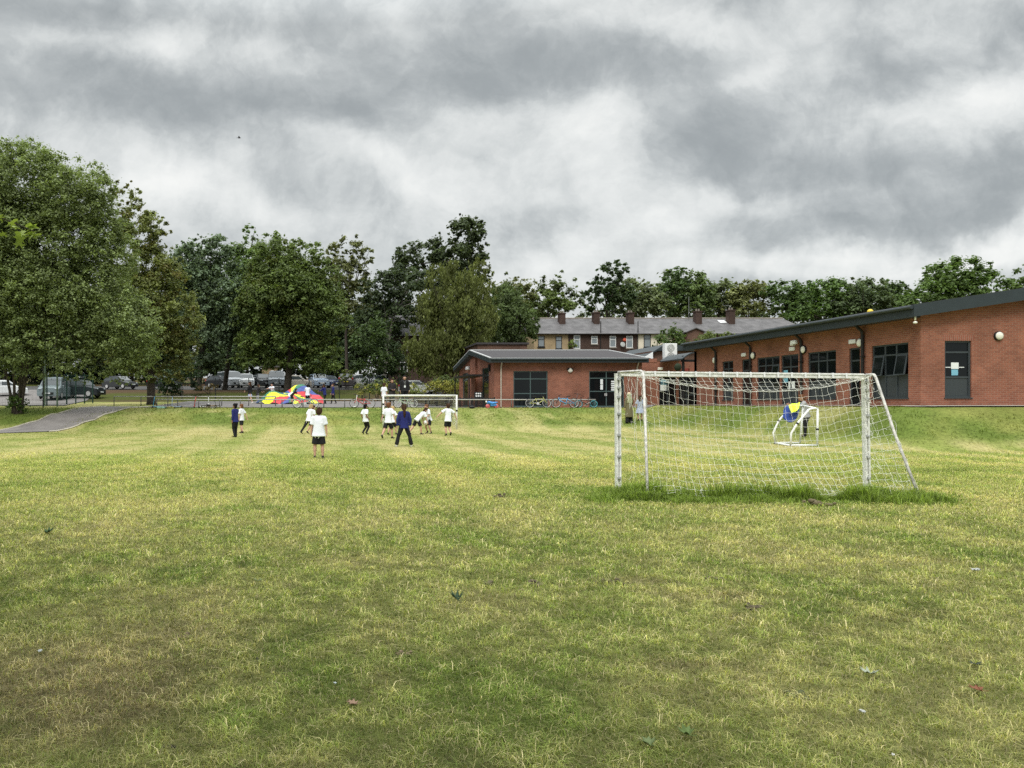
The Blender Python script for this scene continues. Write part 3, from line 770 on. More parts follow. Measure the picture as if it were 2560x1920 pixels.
def left_block():
    X0, X1, Y0, Y1 = 11.7, 21.65, 52.0, 65.0
    fl = 1.27; EV = zat(908, Y0)
    sb = thing('classroom_block', 'low square brick classroom block with a dark pitched roof at the head of the pitch', 'school building', ((X0+X1)/2, (Y0+Y1)/2, fl))
    w1 = (xat(1283.6, Y0), xat(1369.3, Y0)); w2 = (xat(1473, Y0), xat(1560, Y0)); hd = zat(927.7, Y0)
    yg = lambda px: X0*F/(px-PX)
    d1 = sorted((yg(1205), yg(1222))); d2 = sorted((yg(1156.5), yg(1170)))
    dz1 = zat(920, sum(d1)/2); dz2 = zat(933, sum(d2)/2)
    w = MB()
    opening_wall_x(w, Y0, Y0+.3, X0, X1, fl-.6, EV+.04, [(*w1, fl+.02, hd), (*w2, fl+.02, hd)])
    opening_wall_y(w, X0, X0+.3, Y0+.3, Y1, fl-.6, EV-.1, [(*d1, fl+.02, dz1), (*d2, fl+.02, dz2)])
    ym = (Y0+Y1)/2; RZ = 5.50; ex = .42; ey = .5
    ez = EV+.02; T = .27; sl = (RZ-(ez+T))/(ym-(Y0-ey))
    top = lambda y: ez+T+sl*(min(y, 2*ym-y)-(Y0-ey))
    w.prism([(X0, Y0+.3, EV-.1), (X0, Y1-.002, EV-.1), (X0, Y1-.002, top(Y1)-.12), (X0, ym, RZ-.12), (X0, Y0+.3, top(Y0+.3)-.12)], (.3, 0, 0))
    w.box(X1-.3, X1, Y0+.3, Y1-.3, fl-.6, EV); w.box(X0+.3, X1-.3, Y1-.3, Y1-.001, fl-.6, EV)
    # shallow buttress panel on the gable
    ya, yb = sorted((yg(1181), yg(1193)))
    w.box(X0-.16, X0-.001, ya, yb, fl-.6, top(ya)-.5)
    w.build('wall', M['brick'], sb)
    for a, b in (w1, w2):
        lt = MB(); lt.box(a-.12, b+.12, Y0-.004, Y0-.001, hd, hd+.30); lt.build('lintel', M['brick_soldier'], sb)
    Win(sb, 0, M['frame_green'], 'x', Y0, *w1, fl+.02, hd, cols=2, rows=(.37, .78), label='wide two light window with a green frame')
    e = Win(sb, 0, M['frame_green'], 'x', Y0, *w2, fl+.02, hd, cols=2, rows=(.43, .80), name='door', label='glazed double door with papers stuck inside the glass')
    for i in range(5): sheet(e.o, 'x', Y0+.082, xat(1529, Y0), xat(1543, Y0), zat(955.5+i*5.2, Y0), zat(952+i*5.2, Y0), M['paper'])
    for i in range(2): sheet(e.o, 'x', Y0+.082, xat(1502, Y0), xat(1508.5, Y0), zat(961+i*13, Y0), zat(948+i*14, Y0), M['paper'])
    hm = MB(); hm.box(xat(1511.5, Y0), xat(1513.5, Y0), Y0-.02, Y0+.05, zat(990, Y0), zat(983, Y0)); hm.box(xat(1515.2, Y0), xat(1517.2, Y0), Y0-.02, Y0+.05, zat(990, Y0), zat(983, Y0)); hm.build('handle', M['tin'], e.o)
    for d, z in ((d1, dz1), (d2, dz2)): Win(sb, 0, M['frame_green'], 'y', X0, d[0], d[1], fl+.02, z, cols=1, rows=(.8,), name='door')
    inner = MB(); inner.box(X0+.4, X1-.4, Y0+2.2, Y0+2.3, fl, EV); inner.box(X0+2.2, X0+2.3, Y0+.4, Y1-.4, fl, EV-.1); inner.build('inner_wall', M['soffit'], sb)
    # roof
    xa, xb = X0-ex, X1+.25
    r = MB()
    for s in (0, 1):
        ye = Y0-ey+.03 if s == 0 else Y1+ey-.03
        zt = top(ye)
        r.prism([(xa+.05, ye, zt-.03), (xa+.05, ym, RZ-.03), (xa+.05, ym, RZ+.03), (xa+.05, ye, zt+.03)], (xb-xa-.1, 0, 0))
    r.build('roof', M['roof'], sb)
    ed = MB()
    for x in (xa, xb-.14):
        for s in (0, 1):
            ye = Y0-ey if s == 0 else Y1+ey
            ed.prism([(x, ye, top(Y0-ey)+.02), (x, ym, RZ+.02), (x, ym, RZ+.07), (x, ye, top(Y0-ey)+.07)], (.14, 0, 0))
    ed.box(xa+.15, xb-.15, ym-.10, ym+.10, RZ+.02, RZ+.09)
    ed.box(xa+.15, xb-.15, Y0-ey-.02, Y0-ey+.05, top(Y0-ey)+.02, top(Y0-ey)+.05)
    ed.build('roof_edge', M['roof_edge'], sb)
    f = MB()
    f.box(xa+.05, xb-.05, Y0-ey, Y0-ey+.05, ez, ez+T)
    f.box(xa+.05, xb-.05, Y1+ey-.05, Y1+ey, ez, ez+T)
    for x in (xa, xb-.05):
        for s in (0, 1):
            ye = Y0-ey if s == 0 else Y1+ey
            f.prism([(x, ye, ez), (x, ym, RZ-T-.03), (x, ym, RZ+.015), (x, ye, ez+T+.015)], (.05, 0, 0))
    f.tube([(xa+.1, Y0-ey-.06, ez+T-.05), (xb-.1, Y0-ey-.06, ez+T-.05)], .06, 8)
    f.build('fascia', M['fascia'], sb)
    s_ = MB(); s_.box(xa+.06, xb-.06, Y0-ey+.06, Y0-.003, ez+.02, ez+.05)
    s_.prism([(xa+.06, Y0, top(Y0)-.32), (xa+.06, ym, RZ-.32), (xa+.06, ym, RZ-.28), (xa+.06, Y0, top(Y0)-.28)], (ex-.065, 0, 0))
    s_.prism([(xa+.06, Y1, top(Y1)-.32), (xa+.06, ym, RZ-.32), (xa+.06, ym, RZ-.28), (xa+.06, Y1, top(Y1)-.28)], (ex-.065, 0, 0))
    s_.build('soffit', M['soffit'], sb)
    p = MB(); x = xat(1252, Y0); p.tube([(x, Y0-.4, ez+.1), (x, Y0-.08, ez-.3), (x, Y0-.07, fl)], .05, 8); p.build('downpipe', M['pipe_pale'], sb)
    p = MB(); x = xat(1592, Y0); p.tube([(x, Y0-.4, ez+.1), (x, Y0-.08, ez-.3), (x, Y0-.07, fl)], .05, 8); p.build('downpipe', M['pipe_pale'], sb)
    # half-round bulkhead lamp
    x, z = xat(1425, Y0), zat(925, Y0); k = MB(); k.bbox(x-.20, x+.20, Y0-.12, Y0-.001, z-.02, z+.12, .03); o = k.build('wall_light', M['black'], sb)
    k = MB(); k.sph((x, Y0-.06, z-.02), (.17, .09, .16), 14, 8); k.build('diffuser', M['lamp'], o, smooth=True)
    y = yg(1226); z = zat(920, y); k = MB(); k.bbox(X0-.16, X0-.001, y-.08, y+.08, z-.25, z+.25, .03); k.build('wall_light', M['black'], sb)
    y = yg(1173); z = zat(921, y); k = MB(); k.bbox(X0-.25, X0-.001, y-.3, y+.3, z-.12, z+.14, .04); k.build('security_camera', M['upvc'], sb)
    # porch over the side door
    pr = MB(); ya, yb = yg(1222)-.3, yg(1183)
    pr.box(X0-1.5, X0-.17, ya, yb, 3.42, 3.52)
    for yy in (ya+.1, yb-.1): pr.tube([(X0-1.4, yy, 3.42), (X0-1.4, yy, 1.25)], .05, 6)
    pr.build('porch', M['black'], sb)
left_block()

def link_block():
    Y0 = 53.6; xa, xb = 21.66, 27.5
    tp = zat(902.5, Y0); fl = 1.25
    lb = thing('link_building', 'low flat topped brick link between the classroom block and the long wing', 'school building', (24, 55, fl))
    dA = (xat(1648, Y0), xat(1690, Y0)); dB = (xat(1697, Y0), xat(1736, Y0)); hd = 3.35
    w = MB(); opening_wall_x(w, Y0, Y0+.3, xa, xb, fl-.5, tp, [(*dA, fl+.02, hd), (*dB, fl+.02, hd)])
    w.box(xa, xat(1642, Y0), Y0-.02, Y0-.001, tp-.1, zat(896.5, Y0)); w.box(xa, xat(1642, Y0), Y0, Y0+.3, tp, zat(896.5, Y0))
    w.build('wall', M['brick'], lb)
    cp = MB(); cp.box(xat(1643, Y0), xb, Y0-.03, Y0+.34, tp+.001, tp+.06); cp.build('coping', M['brick_brown'], lb)
    rf = MB(); rf.box(xa, xb, Y0+.34, Y0+8, tp-.25, tp-.1); rf.build('roof', M['roof'], lb)
    d = Win(lb, 0, M['frame'], 'x', Y0, *dA, fl+.02, hd, cols=2, rows=(.8,), name='door', label='dark glazed door with posters')
    sheet(d.o, 'x', Y0+.08, xat(1652, Y0), xat(1672, Y0), zat(976.5, Y0), zat(962, Y0), M['paper']); sheet(d.o, 'x', Y0+.08, xat(1653, Y0), xat(1673, Y0), zat(961, Y0), zat(949, Y0), M['paper_blue'])
    Win(lb, 0, M['frame'], 'x', Y0, *dB, fl+.02, hd, cols=2, rows=(.4, .8), panel=0)
    inn = MB(); inn.box(xa, xb, Y0+2.0, Y0+2.1, fl, tp-.3); inn.build('inner_wall', M['soffit'], lb)
    k = MB(); x, z = xat(1650, Y0), zat(922, Y0); k.bbox(x-.17, x+.17, Y0-.08, Y0-.001, z-.09, z+.09, .02); k.build('sign_plate', M['lamp'], lb)
    for px, wd in ((1716, 14), (1731, 20)):
        k = MB(); k.box(xat(px-wd/2, Y0), xat(px+wd/2, Y0), Y0-.03, Y0-.002, zat(932, Y0), zat(921, Y0)); k.build('notice_board', mat('red_board', (.20, .04, .03), .6) if px < 1720 else mat('brown_board', (.24, .09, .06), .6), lb)
    # curved entrance canopy on posts
    cn = thing('entrance_canopy', 'dark curved entrance canopy on posts in the corner between the buildings', 'canopy', (24.8, 51.5, fl))
    mb = MB(); pts = []
    x0, x1 = xat(1700, 50.5), 22.35+2.5
    N_ = 14
    zt = [zat(901, 51.0)+.42*math.sin(math.pi*.5*min(1, (i/N_)*1.6)) for i in range(N_+1)]
    for i in range(N_):
        a, b = x0+(x1-x0)*i/N_, x0+(x1-x0)*(i+1)/N_
        mb.prism([(a, 50.2, zt[i]), (b, 50.2, zt[i+1]), (b, 50.2, zt[i+1]+.08), (a, 50.2, zt[i]+.08)], (0, 3.3, 0))
    mb.build('canopy_roof', M['fascia'], cn)
    for px in (1708, 1740):
        p = MB(); x = xat(px, 50.6); p.tube([(x, 50.6, fl-.05), (x, 50.6, zt[4])], .09, 8); p.build('post', M['black'], cn)
    bm = MB(); bm.box(x0+.1, x1, 50.45, 50.6, zat(901, 51)-.12, zat(901, 51)+.02); bm.build('beam', M['black'], cn)
    ba = thing('hanging_basket', 'dark round hanging plant basket under the canopy edge', 'plant basket', at(1694.5, 918, 50.4))
    k = MB(); p = at(1694.5, 918, 50.4); k.sph(p, (.22, .22, .26), 10, 7); k.tube([p+Vector((0, 0, .2)), p+Vector((0, 0, .62))], .012, 5); k.build('basket', mat('basket_plant', (.02, .03, .015), .9, .5, 20), ba)
    # air-conditioning unit standing on the link roof
    Ya = 54.3; a0, a1 = xat(1662.6, Ya), xat(1693, Ya); z0, z1 = zat(902, Ya), zat(858.5, Ya)
    ac = thing('air_conditioner', 'white twin fan air conditioner unit on the link roof', 'air conditioner', ((a0+a1)/2, Ya+.2, z0))
    k = MB(); k.bbox(a0, a1, Ya, Ya+.42, z0+.02, z1, .02); k.box(a0+.05, a0+.15, Ya+.03, Ya+.4, z0-.2, z0+.03); k.box(a1-.15, a1-.05, Ya+.03, Ya+.4, z0-.2, z0+.03); k.build('casing', M['upvc'], ac)
    for f in (.27, .73):
        cx, cz = a0+(a1-a0)*.48, z0+(z1-z0)*f; g = MB()
        g.tube([(cx, Ya-.012, cz), (cx, Ya-.002, cz)], .27, 22)
        o = g.build('fan_grille', M['clip'], ac); g = MB()
        for rr in (.08, .16, .24): g.torus((cx, Ya-.018, cz), rr, .008, 'y', 22, 4)
        for q in range(4): 
            a_ = q*math.pi/4; g.tube([(cx-.25*math.cos(a_), Ya-.018, cz-.25*math.sin(a_)), (cx+.25*math.cos(a_), Ya-.018, cz+.25*math.sin(a_))], .006, 4)
        g.build('wire_guard', M['upvc'], o)
    # hipped slate roof peeping over the link
    hr = thing('rear_hall', 'dark roofed brick hall rising behind the link building', 'school building', (25, 62, 1.3))
    k = MB(); ya = 60.5; k.box(xat(1626, ya), xat(1735, ya), ya, ya+6, 1.2, zat(878, ya)); k.build('wall', M['brick_brown'], hr)
    k = MB(); z0, z1 = zat(878, ya), zat(862, ya); xa_, xb_ = xat(1606, ya), xat(1745, ya)
    k.prism([(xa_, ya-.3, z0-.5), (xa_+1.6, ya-.3, z1), (xb_, ya-.3, z1-.1), (xb_, ya-.3, z0+.02), (xat(1640, ya), ya-.3, z0+.02)], (0, 7, 0)); k.build('roof', M['fascia'], hr)
    k = MB(); k.prism([(xat(1607, ya), ya-.4, zat(893, ya)), (xat(1627, ya), ya-.4, zat(881, ya)), (xat(1627, ya), ya-.4, zat(898, ya))], (0, .08, 0)); k.build('bargeboard', M['upvc'], hr)
link_block()

def flat_block():
    Y0 = 74.0; b = thing('flat_roofed_block', 'brown brick flat roofed block just showing over the classroom roof', 'building', (xat(1255, Y0), Y0+4, 2))
    xa, xb, zt = xat(1194, Y0), xat(1318, Y0), zat(858, Y0)
    k = MB(); k.box(xa, xb, Y0, Y0+8, 1.5, zt-.12); k.build('wall', M['brick_brown'], b)
    k = MB(); k.box(xa-.15, xb+.15, Y0-.15, Y0+8.15, zt-.12, zt+.06); k.build('roof', M['roof'], b)
    # a dark brick house mostly hidden by the trees
    Y1 = 96.0; b = thing('brick_house', 'dark brick house half hidden among the trees behind the man in black', 'house', (xat(1040, Y1), Y1+4, 3.4))
    xa, xb = xat(985, Y1), xat(1150, Y1)
    k = MB(); k.box(xa, xb, Y1, Y1+8, 3, zat(840, Y1)); k.build('wall', M['brick_dark'], b)
    k = MB(); zt = zat(840, Y1); k.prism([(xa-.3, Y1-.4, zt), (xa-.3, Y1+8.4, zt), (xa-.3, Y1+4, zt+3)], (xb-xa+.6, 0, 0)); k.build('roof', M['slate'], b)
    for (a, c, d, e) in ((1000, 1019, 930, 905), (1008, 1018, 878, 864)):
        w = MB(); x0, x1, z0, z1 = xat(a, Y1), xat(c, Y1), zat(d, Y1), zat(e, Y1); t = .08
        for q in ((x0, x1, z0, z0+t), (x0, x1, z1-t, z1), (x0, x0+t, z0+t, z1-t), (x1-t, x1, z0+t, z1-t), ((x0+x1)/2-t/2, (x0+x1)/2+t/2, z0+t, z1-t)): w.box(q[0], q[1], Y1-.05, Y1-.002, q[2], q[3])
        o = w.build('window', M['upvc'], b); g = MB(); g.box(x0+t, x1-t, Y1-.02, Y1-.001, z0+t, z1-t); g.build('pane', M['glass'], o)
    # pale house beyond the car park
    Y2 = 118.0; b = thing('pale_house', 'pale brown house wall glimpsed between trunks beyond the car park', 'house', (xat(676, Y2), Y2+3, 4.4))
    xa, xb = xat(655, Y2), xat(694, Y2); k = MB(); k.box(xa, xb, Y2, Y2+6, 4, zat(918, Y2)); k.build('wall', M['buff'], b)
    w = MB(); w.box(xat(677, Y2), xat(684, Y2), Y2-.04, Y2-.002, zat(945, Y2), zat(926, Y2)); w.build('window', M['upvc'], b)
    k = MB(); k.prism([(xa-.3, Y2-.3, zat(918, Y2)), (xa-.3, Y2+6.3, zat(918, Y2)), (xa-.3, Y2+3, zat(905, Y2))], (xb-xa+.6, 0, 0)); k.build('roof', M['slate'], b)
flat_block()

# ------------------------------------------------------------------ the terrace on the rise
def terrace():
    Y0 = 95.0; ed = [1335, 1421, 1500, 1593, 1680, 1765, 1850, 1930, 2030]
    walls = ['buff', 'brick_dark', 'brick_dark', 'cream', 'brick_brown', 'brick_brown', 'brick_brown', 'brick_brown']
    labels = ['buff rendered end house of the stone slated terrace', 'dark brown brick terraced house with a small attic style bathroom window', 'dark brown brick terraced house with a satellite dish and red lamp', 'cream rendered terraced house with a black framed window',
              'terraced house hidden by bushes with a brick dormer gable', 'terraced house whose roof carries a bright skylight', 'terraced house showing only a patched grey roof above the wing', 'right end house of the terrace with a sloping slate hip']
    ze, zr = zat(832, Y0), zat(796, Y0+4.2); g = 3.4
    for i in range(8):
        xa, xb = xat(ed[i], Y0), xat(ed[i+1], Y0)
        t = thing('terraced_house', labels[i], 'house', ((xa+xb)/2, Y0+4, g), group='terraced houses in the row behind the school')
        w = MB(); w.box(xa+.001, xb-.001, Y0, Y0+8.4, g-.5, ze); w.build('wall', M[walls[i]], t)
        r = MB(); e0, z0 = Y0-.35, ze-.12
        zr_i = zr+.0
        hip = 1.1 if i == 7 else 0
        a, b_ = xa+.001, xb-.001
        th = .1
        vs = [(a, e0, z0), (b_+hip*.3, e0, z0), (b_-hip, Y0+4.2, zr_i), (a, Y0+4.2, zr_i), (b_+hip*.3, Y0+8.75, z0), (a, Y0+8.75, z0)]
        vs += [(x, y, z-th) for x, y, z in vs]
        r.add(vs, [(0, 1, 2, 3), (3, 2, 4, 5), (1, 4, 2), (6, 7, 1, 0), (7, 10, 4, 1), (10, 11, 5, 4), (11, 6, 0, 3, 5)])
        ro = r.build('roof', M['slate'], t)
        rg = MB(); rg.prism([(a, Y0+4.05, zr_i-.02), (a, Y0+4.35, zr_i-.02), (a, Y0+4.2, zr_i+.10)], (b_-hip-a, 0, 0)); rg.build('ridge', M['stone'], ro)
        gt = MB(); gt.tube([(a+.01, e0-.05, z0-.05), (b_-.01, e0-.05, z0-.05)], .06, 6); gt.build('gutter', M['pipe'], t)
        if i in (0, 1, 2, 4, 5):
            cpx = {0: 1408, 1: 1494, 2: 1580, 4: 1750, 5: 1833}[i]
            cx = xat(cpx, Y0+2.2); zc = zr_i+ {0: .5, 1: .6, 2: .55, 4: .75, 5: .9}[i]
            c = MB(); cw = .36; zc -= .12
            c.box(cx-cw, cx+cw, Y0+2.4, Y0+3.3, zr_i-1.6, zc); c.box(cx-cw-.07, cx+cw+.07, Y0+2.33, Y0+3.37, zc, zc+.12)
            co_ = c.build('chimney', M['brick_dark'], ro)
            for q in (-.16, .16):
                k = MB(); k.tube([(cx+q, Y0+2.85, zc+.12), (cx+q, Y0+2.85, zc+.42)], [.12, .10], 8); k.build('chimney_pot', M['stone'], co_)
        wins = {0: [(1345, 1361, 867, 840), (1389, 1404.5, 872, 841)], 1: [(1434, 1450, 872, 838), (1478, 1493.5, 860, 840)], 2: [(1524, 1539.5, 868, 840), (1565.5, 1581.5, 870, 840)], 3: [(1609.5, 1626.5, 868, 837)], 4: [(1721, 1731, 850, 836)]}.get(i, [])
        for (p0, p1, q0, q1) in wins:
            x0, x1, z0w, z1w = xat(p0, Y0), xat(p1, Y0), zat(q0, Y0), zat(q1, Y0); f = MB(); tt = .07
            for q in ((x0, x1, z0w, z0w+tt), (x0, x1, z1w-tt, z1w), (x0, x0+tt, z0w+tt, z1w-tt), (x1-tt, x1, z0w+tt, z1w-tt), (x0+tt, x1-tt, z0w+(z1w-z0w)*.64, z0w+(z1w-z0w)*.64+tt)): f.box(q[0], q[1], Y0-.05, Y0-.002, q[2], q[3])
            o = f.build('window', M['black'] if i in (0, 3) else M['upvc'], t)
            k = MB(); k.box(x0+tt, x1-tt, Y0-.025, Y0-.003, z0w+tt, z1w-tt); k.build('pane', M['glass_blue'], o)
            k = MB(); k.box(x0-.08, x1+.08, Y0-.10, Y0-.051, z0w-.14, z0w-.001); k.build('sill', M['black'] if i in (0, 3) else M['stone'], o)
        if i == 2:
            d = MB(); p = at(1557, 861, Y0-.3); d.sph(p, (.30, .06, .33), 14, 8, Matrix.Rotation(R(-20), 3, 'X')); d.tube([p, p+Vector((0, .28, -.1))], .03, 6); d.build('satellite_dish', M['clip'], t)
            d = MB(); p = at(1561.5, 849.5, Y0-.08); d.sph(p, (.22, .1, .22), 10, 7); d.build('alarm_lamp', mat('red_alarm_box', (.55, .10, .06), .5), t)
        if i in (1, 2, 3):
            p = MB(); x = xat(ed[i]+.8, Y0); p.tube([(x, Y0-.08, ze-.1), (x, Y0-.08, g)], .055, 6)
            if i in (2, 3): p.tube([(x, Y0-.15, ze-.1), (x, Y0-.15, ze+1.4)], .055, 6)
            p.build('downpipe', M['pipe'], t)
        if i == 4:
            x0, x1 = xat(1710, Y0), xat(1750, Y0); k = MB()
            k.prism([(x0, Y0-.9, ze-1.6), (x1, Y0-.9, ze-1.6), (x1, Y0-.9, ze+.02), ((x0+x1)/2, Y0-.9, ze+.42), (x0, Y0-.9, ze+.02)], (0, .895, 0)); k.build('bay', M['brick_brown'], t)
            k = MB(); xm = (x0+x1)/2
            for s_, e_ in ((x0-.2, xm), (x1+.2, xm)): k.prism([(s_, Y0-1.1, ze-.05), (e_, Y0-1.1, ze+.45), (e_, Y0-1.1, ze+.55), (s_, Y0-1.1, ze+.05)], (0, 2.4, 0))
            k.build('gable_roof', M['slate'], t)
        if i == 5:
            k = MB(); sl = (zr_i-z0)/(4.55); xk0, xk1 = xat(1798, Y0+3), xat(1815, Y0+3)
            for (ya, yb) in ((Y0+2.75, Y0+3.5),): k.add([(xk0, ya, z0+sl*(ya-e0)+.06), (xk1, ya, z0+sl*(ya-e0)+.06), (xk1, yb, z0+sl*(yb-e0)+.06), (xk0, yb, z0+sl*(yb-e0)+.06)], [(0, 1, 2, 3)])
            k.build('skylight', M['upvc'], ro)
        if i in (3, 5):
            px = {3: 1722, 5: 1824}[i]; k = MB(); p = at(px, 800, Y0+4); hgt = zat({3: 742, 5: 764}[i], Y0+4); k.tube([p, (p.x, p.y, hgt)], .03, 6)
            if i == 5: k.tube([(p.x-.8, p.y, hgt), (p.x+.1, p.y, hgt)], .02, 5)
            k.build('aerial', M['metal'], t)
terrace()

# ------------------------------------------------------------------ goals
def grid_net(P, r, keep=None, wav=0.012, rng=None):
    """P (m, n, 3) knots; returns cord geometry along both directions, gently kinked"""
    rng = rng or np.random.default_rng(2)
    m, n, _ = P.shape; segs = []
    P = P+rng.normal(size=P.shape)*wav*.55
    kk = np.ones((m, n), bool) if keep is None else keep
    for A, B, ka, kb in ((P[:, :-1], P[:, 1:], kk[:, :-1], kk[:, 1:]), (P[:-1], P[1:], kk[:-1], kk[1:])):
        mid = (A+B)/2+rng.normal(size=A.shape)*wav*.6
        ok = (ka & kb).ravel()
        a, b, c = A.reshape(-1, 3)[ok], mid.reshape(-1, 3)[ok], B.reshape(-1, 3)[ok]
        segs += [np.stack([a, b], 1), np.stack([b, c], 1)]
    return cords(np.concatenate(segs), r)
def near_goal():
    gt = thing('football_goal', 'large white football goal with a sagging white net, close to us on the right', 'goal', (7.3, 12.6, 0))
    FLb, FLt = Vector((5.165, 13.4, -.05)), Vector((5.155, 13.4, 2.0)); FRb, FRt = Vector((9.475, 13.4, -.05)), Vector((9.44, 13.4, 1.955))
    TL, TR = Vector((5.33, 12.75, 2.02)), Vector((9.12, 12.72, 1.955)); BL, BR = Vector((5.0, 11.8, -.02)), Vector((9.17, 11.8, -.02))
    for a, b in ((FLb, FLt), (FRb, FRt)):
        k = MB(); w = .042
        # extruded post with a net channel in its back
        for s in (-1, 1): k.prism([Vector((a.x+s*w-s*.030, a.y-w, a.z)), Vector((a.x+s*w, a.y-w, a.z)), Vector((a.x+s*w, a.y+w, a.z)), Vector((a.x+s*w-s*.030, a.y+w, a.z))], b-a)
        k.prism([Vector((a.x-w+.030, a.y-.012, a.z)), Vector((a.x+w-.030, a.y-.012, a.z)), Vector((a.x+w-.030, a.y+w-.003, a.z)), Vector((a.x-w+.030, a.y+w-.003, a.z))], b-a)
        p = k.build('post', M['white'], gt)
        for f in (.12, .30, .48, .66, .80, .88, .95):
            q = a.lerp(b, f); c = MB(); c.bbox(q.x-.028, q.x+.028, q.y-w-.03, q.y-w+.012, q.z-.022, q.z+.022, .006); c.build('net_hook', M['clip'], p)
    k = MB(); d = FRt-FLt; w = .042; a0 = FLt+d*.0105; d2 = d*.979
    k.prism([a0+Vector((0, -w, -.045)), a0+Vector((0, w, -.045)), a0+Vector((0, w, .04)), a0+Vector((0, -w, .04))], d2)
    k.prism([a0+Vector((0, -w-.012, .012)), a0+Vector((0, -w-.001, .012)), a0+Vector((0, -w-.001, .032)), a0+Vector((0, -w-.012, .032))], d2)
    cb = k.build('crossbar', M['white'], gt)
    for i in range(16):
        q = FLt.lerp(FRt, .09+.055*i); c = MB(); c.bbox(q.x-.014, q.x+.014, q.y-w-.035, q.y-w-.0125, q.z-.05, q.z+.043, .004); c.build('net_hook', M['upvc'], cb)
    for (f, t, b, s) in ((FLt, TL, BL, 1), (FRt, TR, BR, -1)):
        k = MB(); c0 = f.lerp(t, .9); c1 = t.lerp(b, .045); c2 = (c0+t*2+c1)/4
        k.tube([f+Vector((0, -.03, .02)), c0, c2, c1, t.lerp(b, .5)+Vector((.01*s, .02, 0)), b], .021, 10); k.build('stanchion', M['white_old'], gt, smooth=True)
    # net: roof, back and two sides
    m = 37; u = np.linspace(0, 1, m); A = lambda p, q: np.outer(1-u, np.array(p))+np.outer(u, np.array(q))
    bump = (4*u*(1-u))**.85
    front = A(FLt+Vector((.05, -.03, -.05)), FRt+Vector((-.05, -.03, -.05)))
    back = A(TL, TR); back[:, 2] -= .30*bump; back[:, 1] += .06*bump
    foot = A(BL+Vector((.12, .05, .10)), BR+Vector((-.05, .05, .08))); foot[:, 2] += .03*np.sin(u*23); foot[:, 1] += .05*np.sin(u*9)
    rows = []
    for v in np.linspace(0, 1, 7)[:-1]:
        r_ = front*(1-v)+back*v; r_[:, 2] -= .10*bump*np.sin(np.pi*v); rows.append(r_)
    n2 = 17
    for j in range(n2):
        v = j/(n2-1); r_ = back*(1-v)+foot*v
        r_[:, 2] -= .13*bump*np.sin(np.pi*v)**.8; r_[:, 1] += .16*bump*np.sin(np.pi*v); rows.append(r_)
    P = np.stack(rows, 1)
    V1, F1 = grid_net(P, .0021, None, .011)
    # side panels, torn and gathered
    sides = []
    rg = np.random.default_rng(21)
    for (f0, f1, t, b, drop) in ((FLb, FLt, TL, BL, .62), (FRb, FRt, TR, BR, .30)):
        mm, nn = 9, 20; Q = np.zeros((mm, nn, 3))
        for i in range(mm):
            for j in range(nn):
                a = i/(mm-1); v = j/(nn-1)
                pf = np.array(f1.lerp(f0, v)); pb = np.array(t.lerp(b, v)); Q[i, j] = pf*(1-a)+pb*a
                Q[i, j, 0] += (.08 if drop > .5 else -.07)*math.sin(math.pi*a)*math.sin(math.pi*v*.9+.3)
                Q[i, j, 2] -= .10*math.sin(math.pi*a)*math.sin(math.pi*v)
        Q[:, :, 2] = np.maximum(Q[:, :, 2], .03)
        keep = rg.random((mm, nn)) > drop
        keep[-1] = True; keep[:, 0] = True; keep[-2] |= rg.random(nn) > .3
        sides.append(grid_net(Q, .0021, keep, .03, rg))
    # loose strands hanging inside the left panel
    seg = []
    for k in range(7):
        x, y, z = 5.2+.25*rg.random()-.06, 12.8+.5*rg.random(), 1.93-.06*rg.random()
        for j in range(int(rg.integers(5, 15))):
            q = np.array([x+rg.normal()*.02, y-.03+rg.normal()*.02, z-.10]); seg.append([[x, y, z], q]); x, y, z = q
            if z < .1: break
    for k in range(10):           # net bunched along the ground
        x = 5.1+4.1*rg.random(); 
        y, z = 11.85, .10
        for j in range(4):
            q = np.array([x+rg.normal()*.07, y+rg.normal()*.03, max(.05, z+rg.normal()*.03)]); seg.append([[x, y, z], q]); x, y, z = q
    sides.append(cords(np.array([[np.array(a), np.array(b)] for a, b in seg]), .0026))
    Vs, Fs, o = [V1], [F1], len(V1)
    for v_, f_ in sides: Vs.append(v_); Fs.append(f_+o); o += len(v_)
    V = np.concatenate(Vs)-np.array(gt.location)
    link('net', np_mesh('net', V, np.concatenate(Fs), M['cord']), gt)
near_goal()
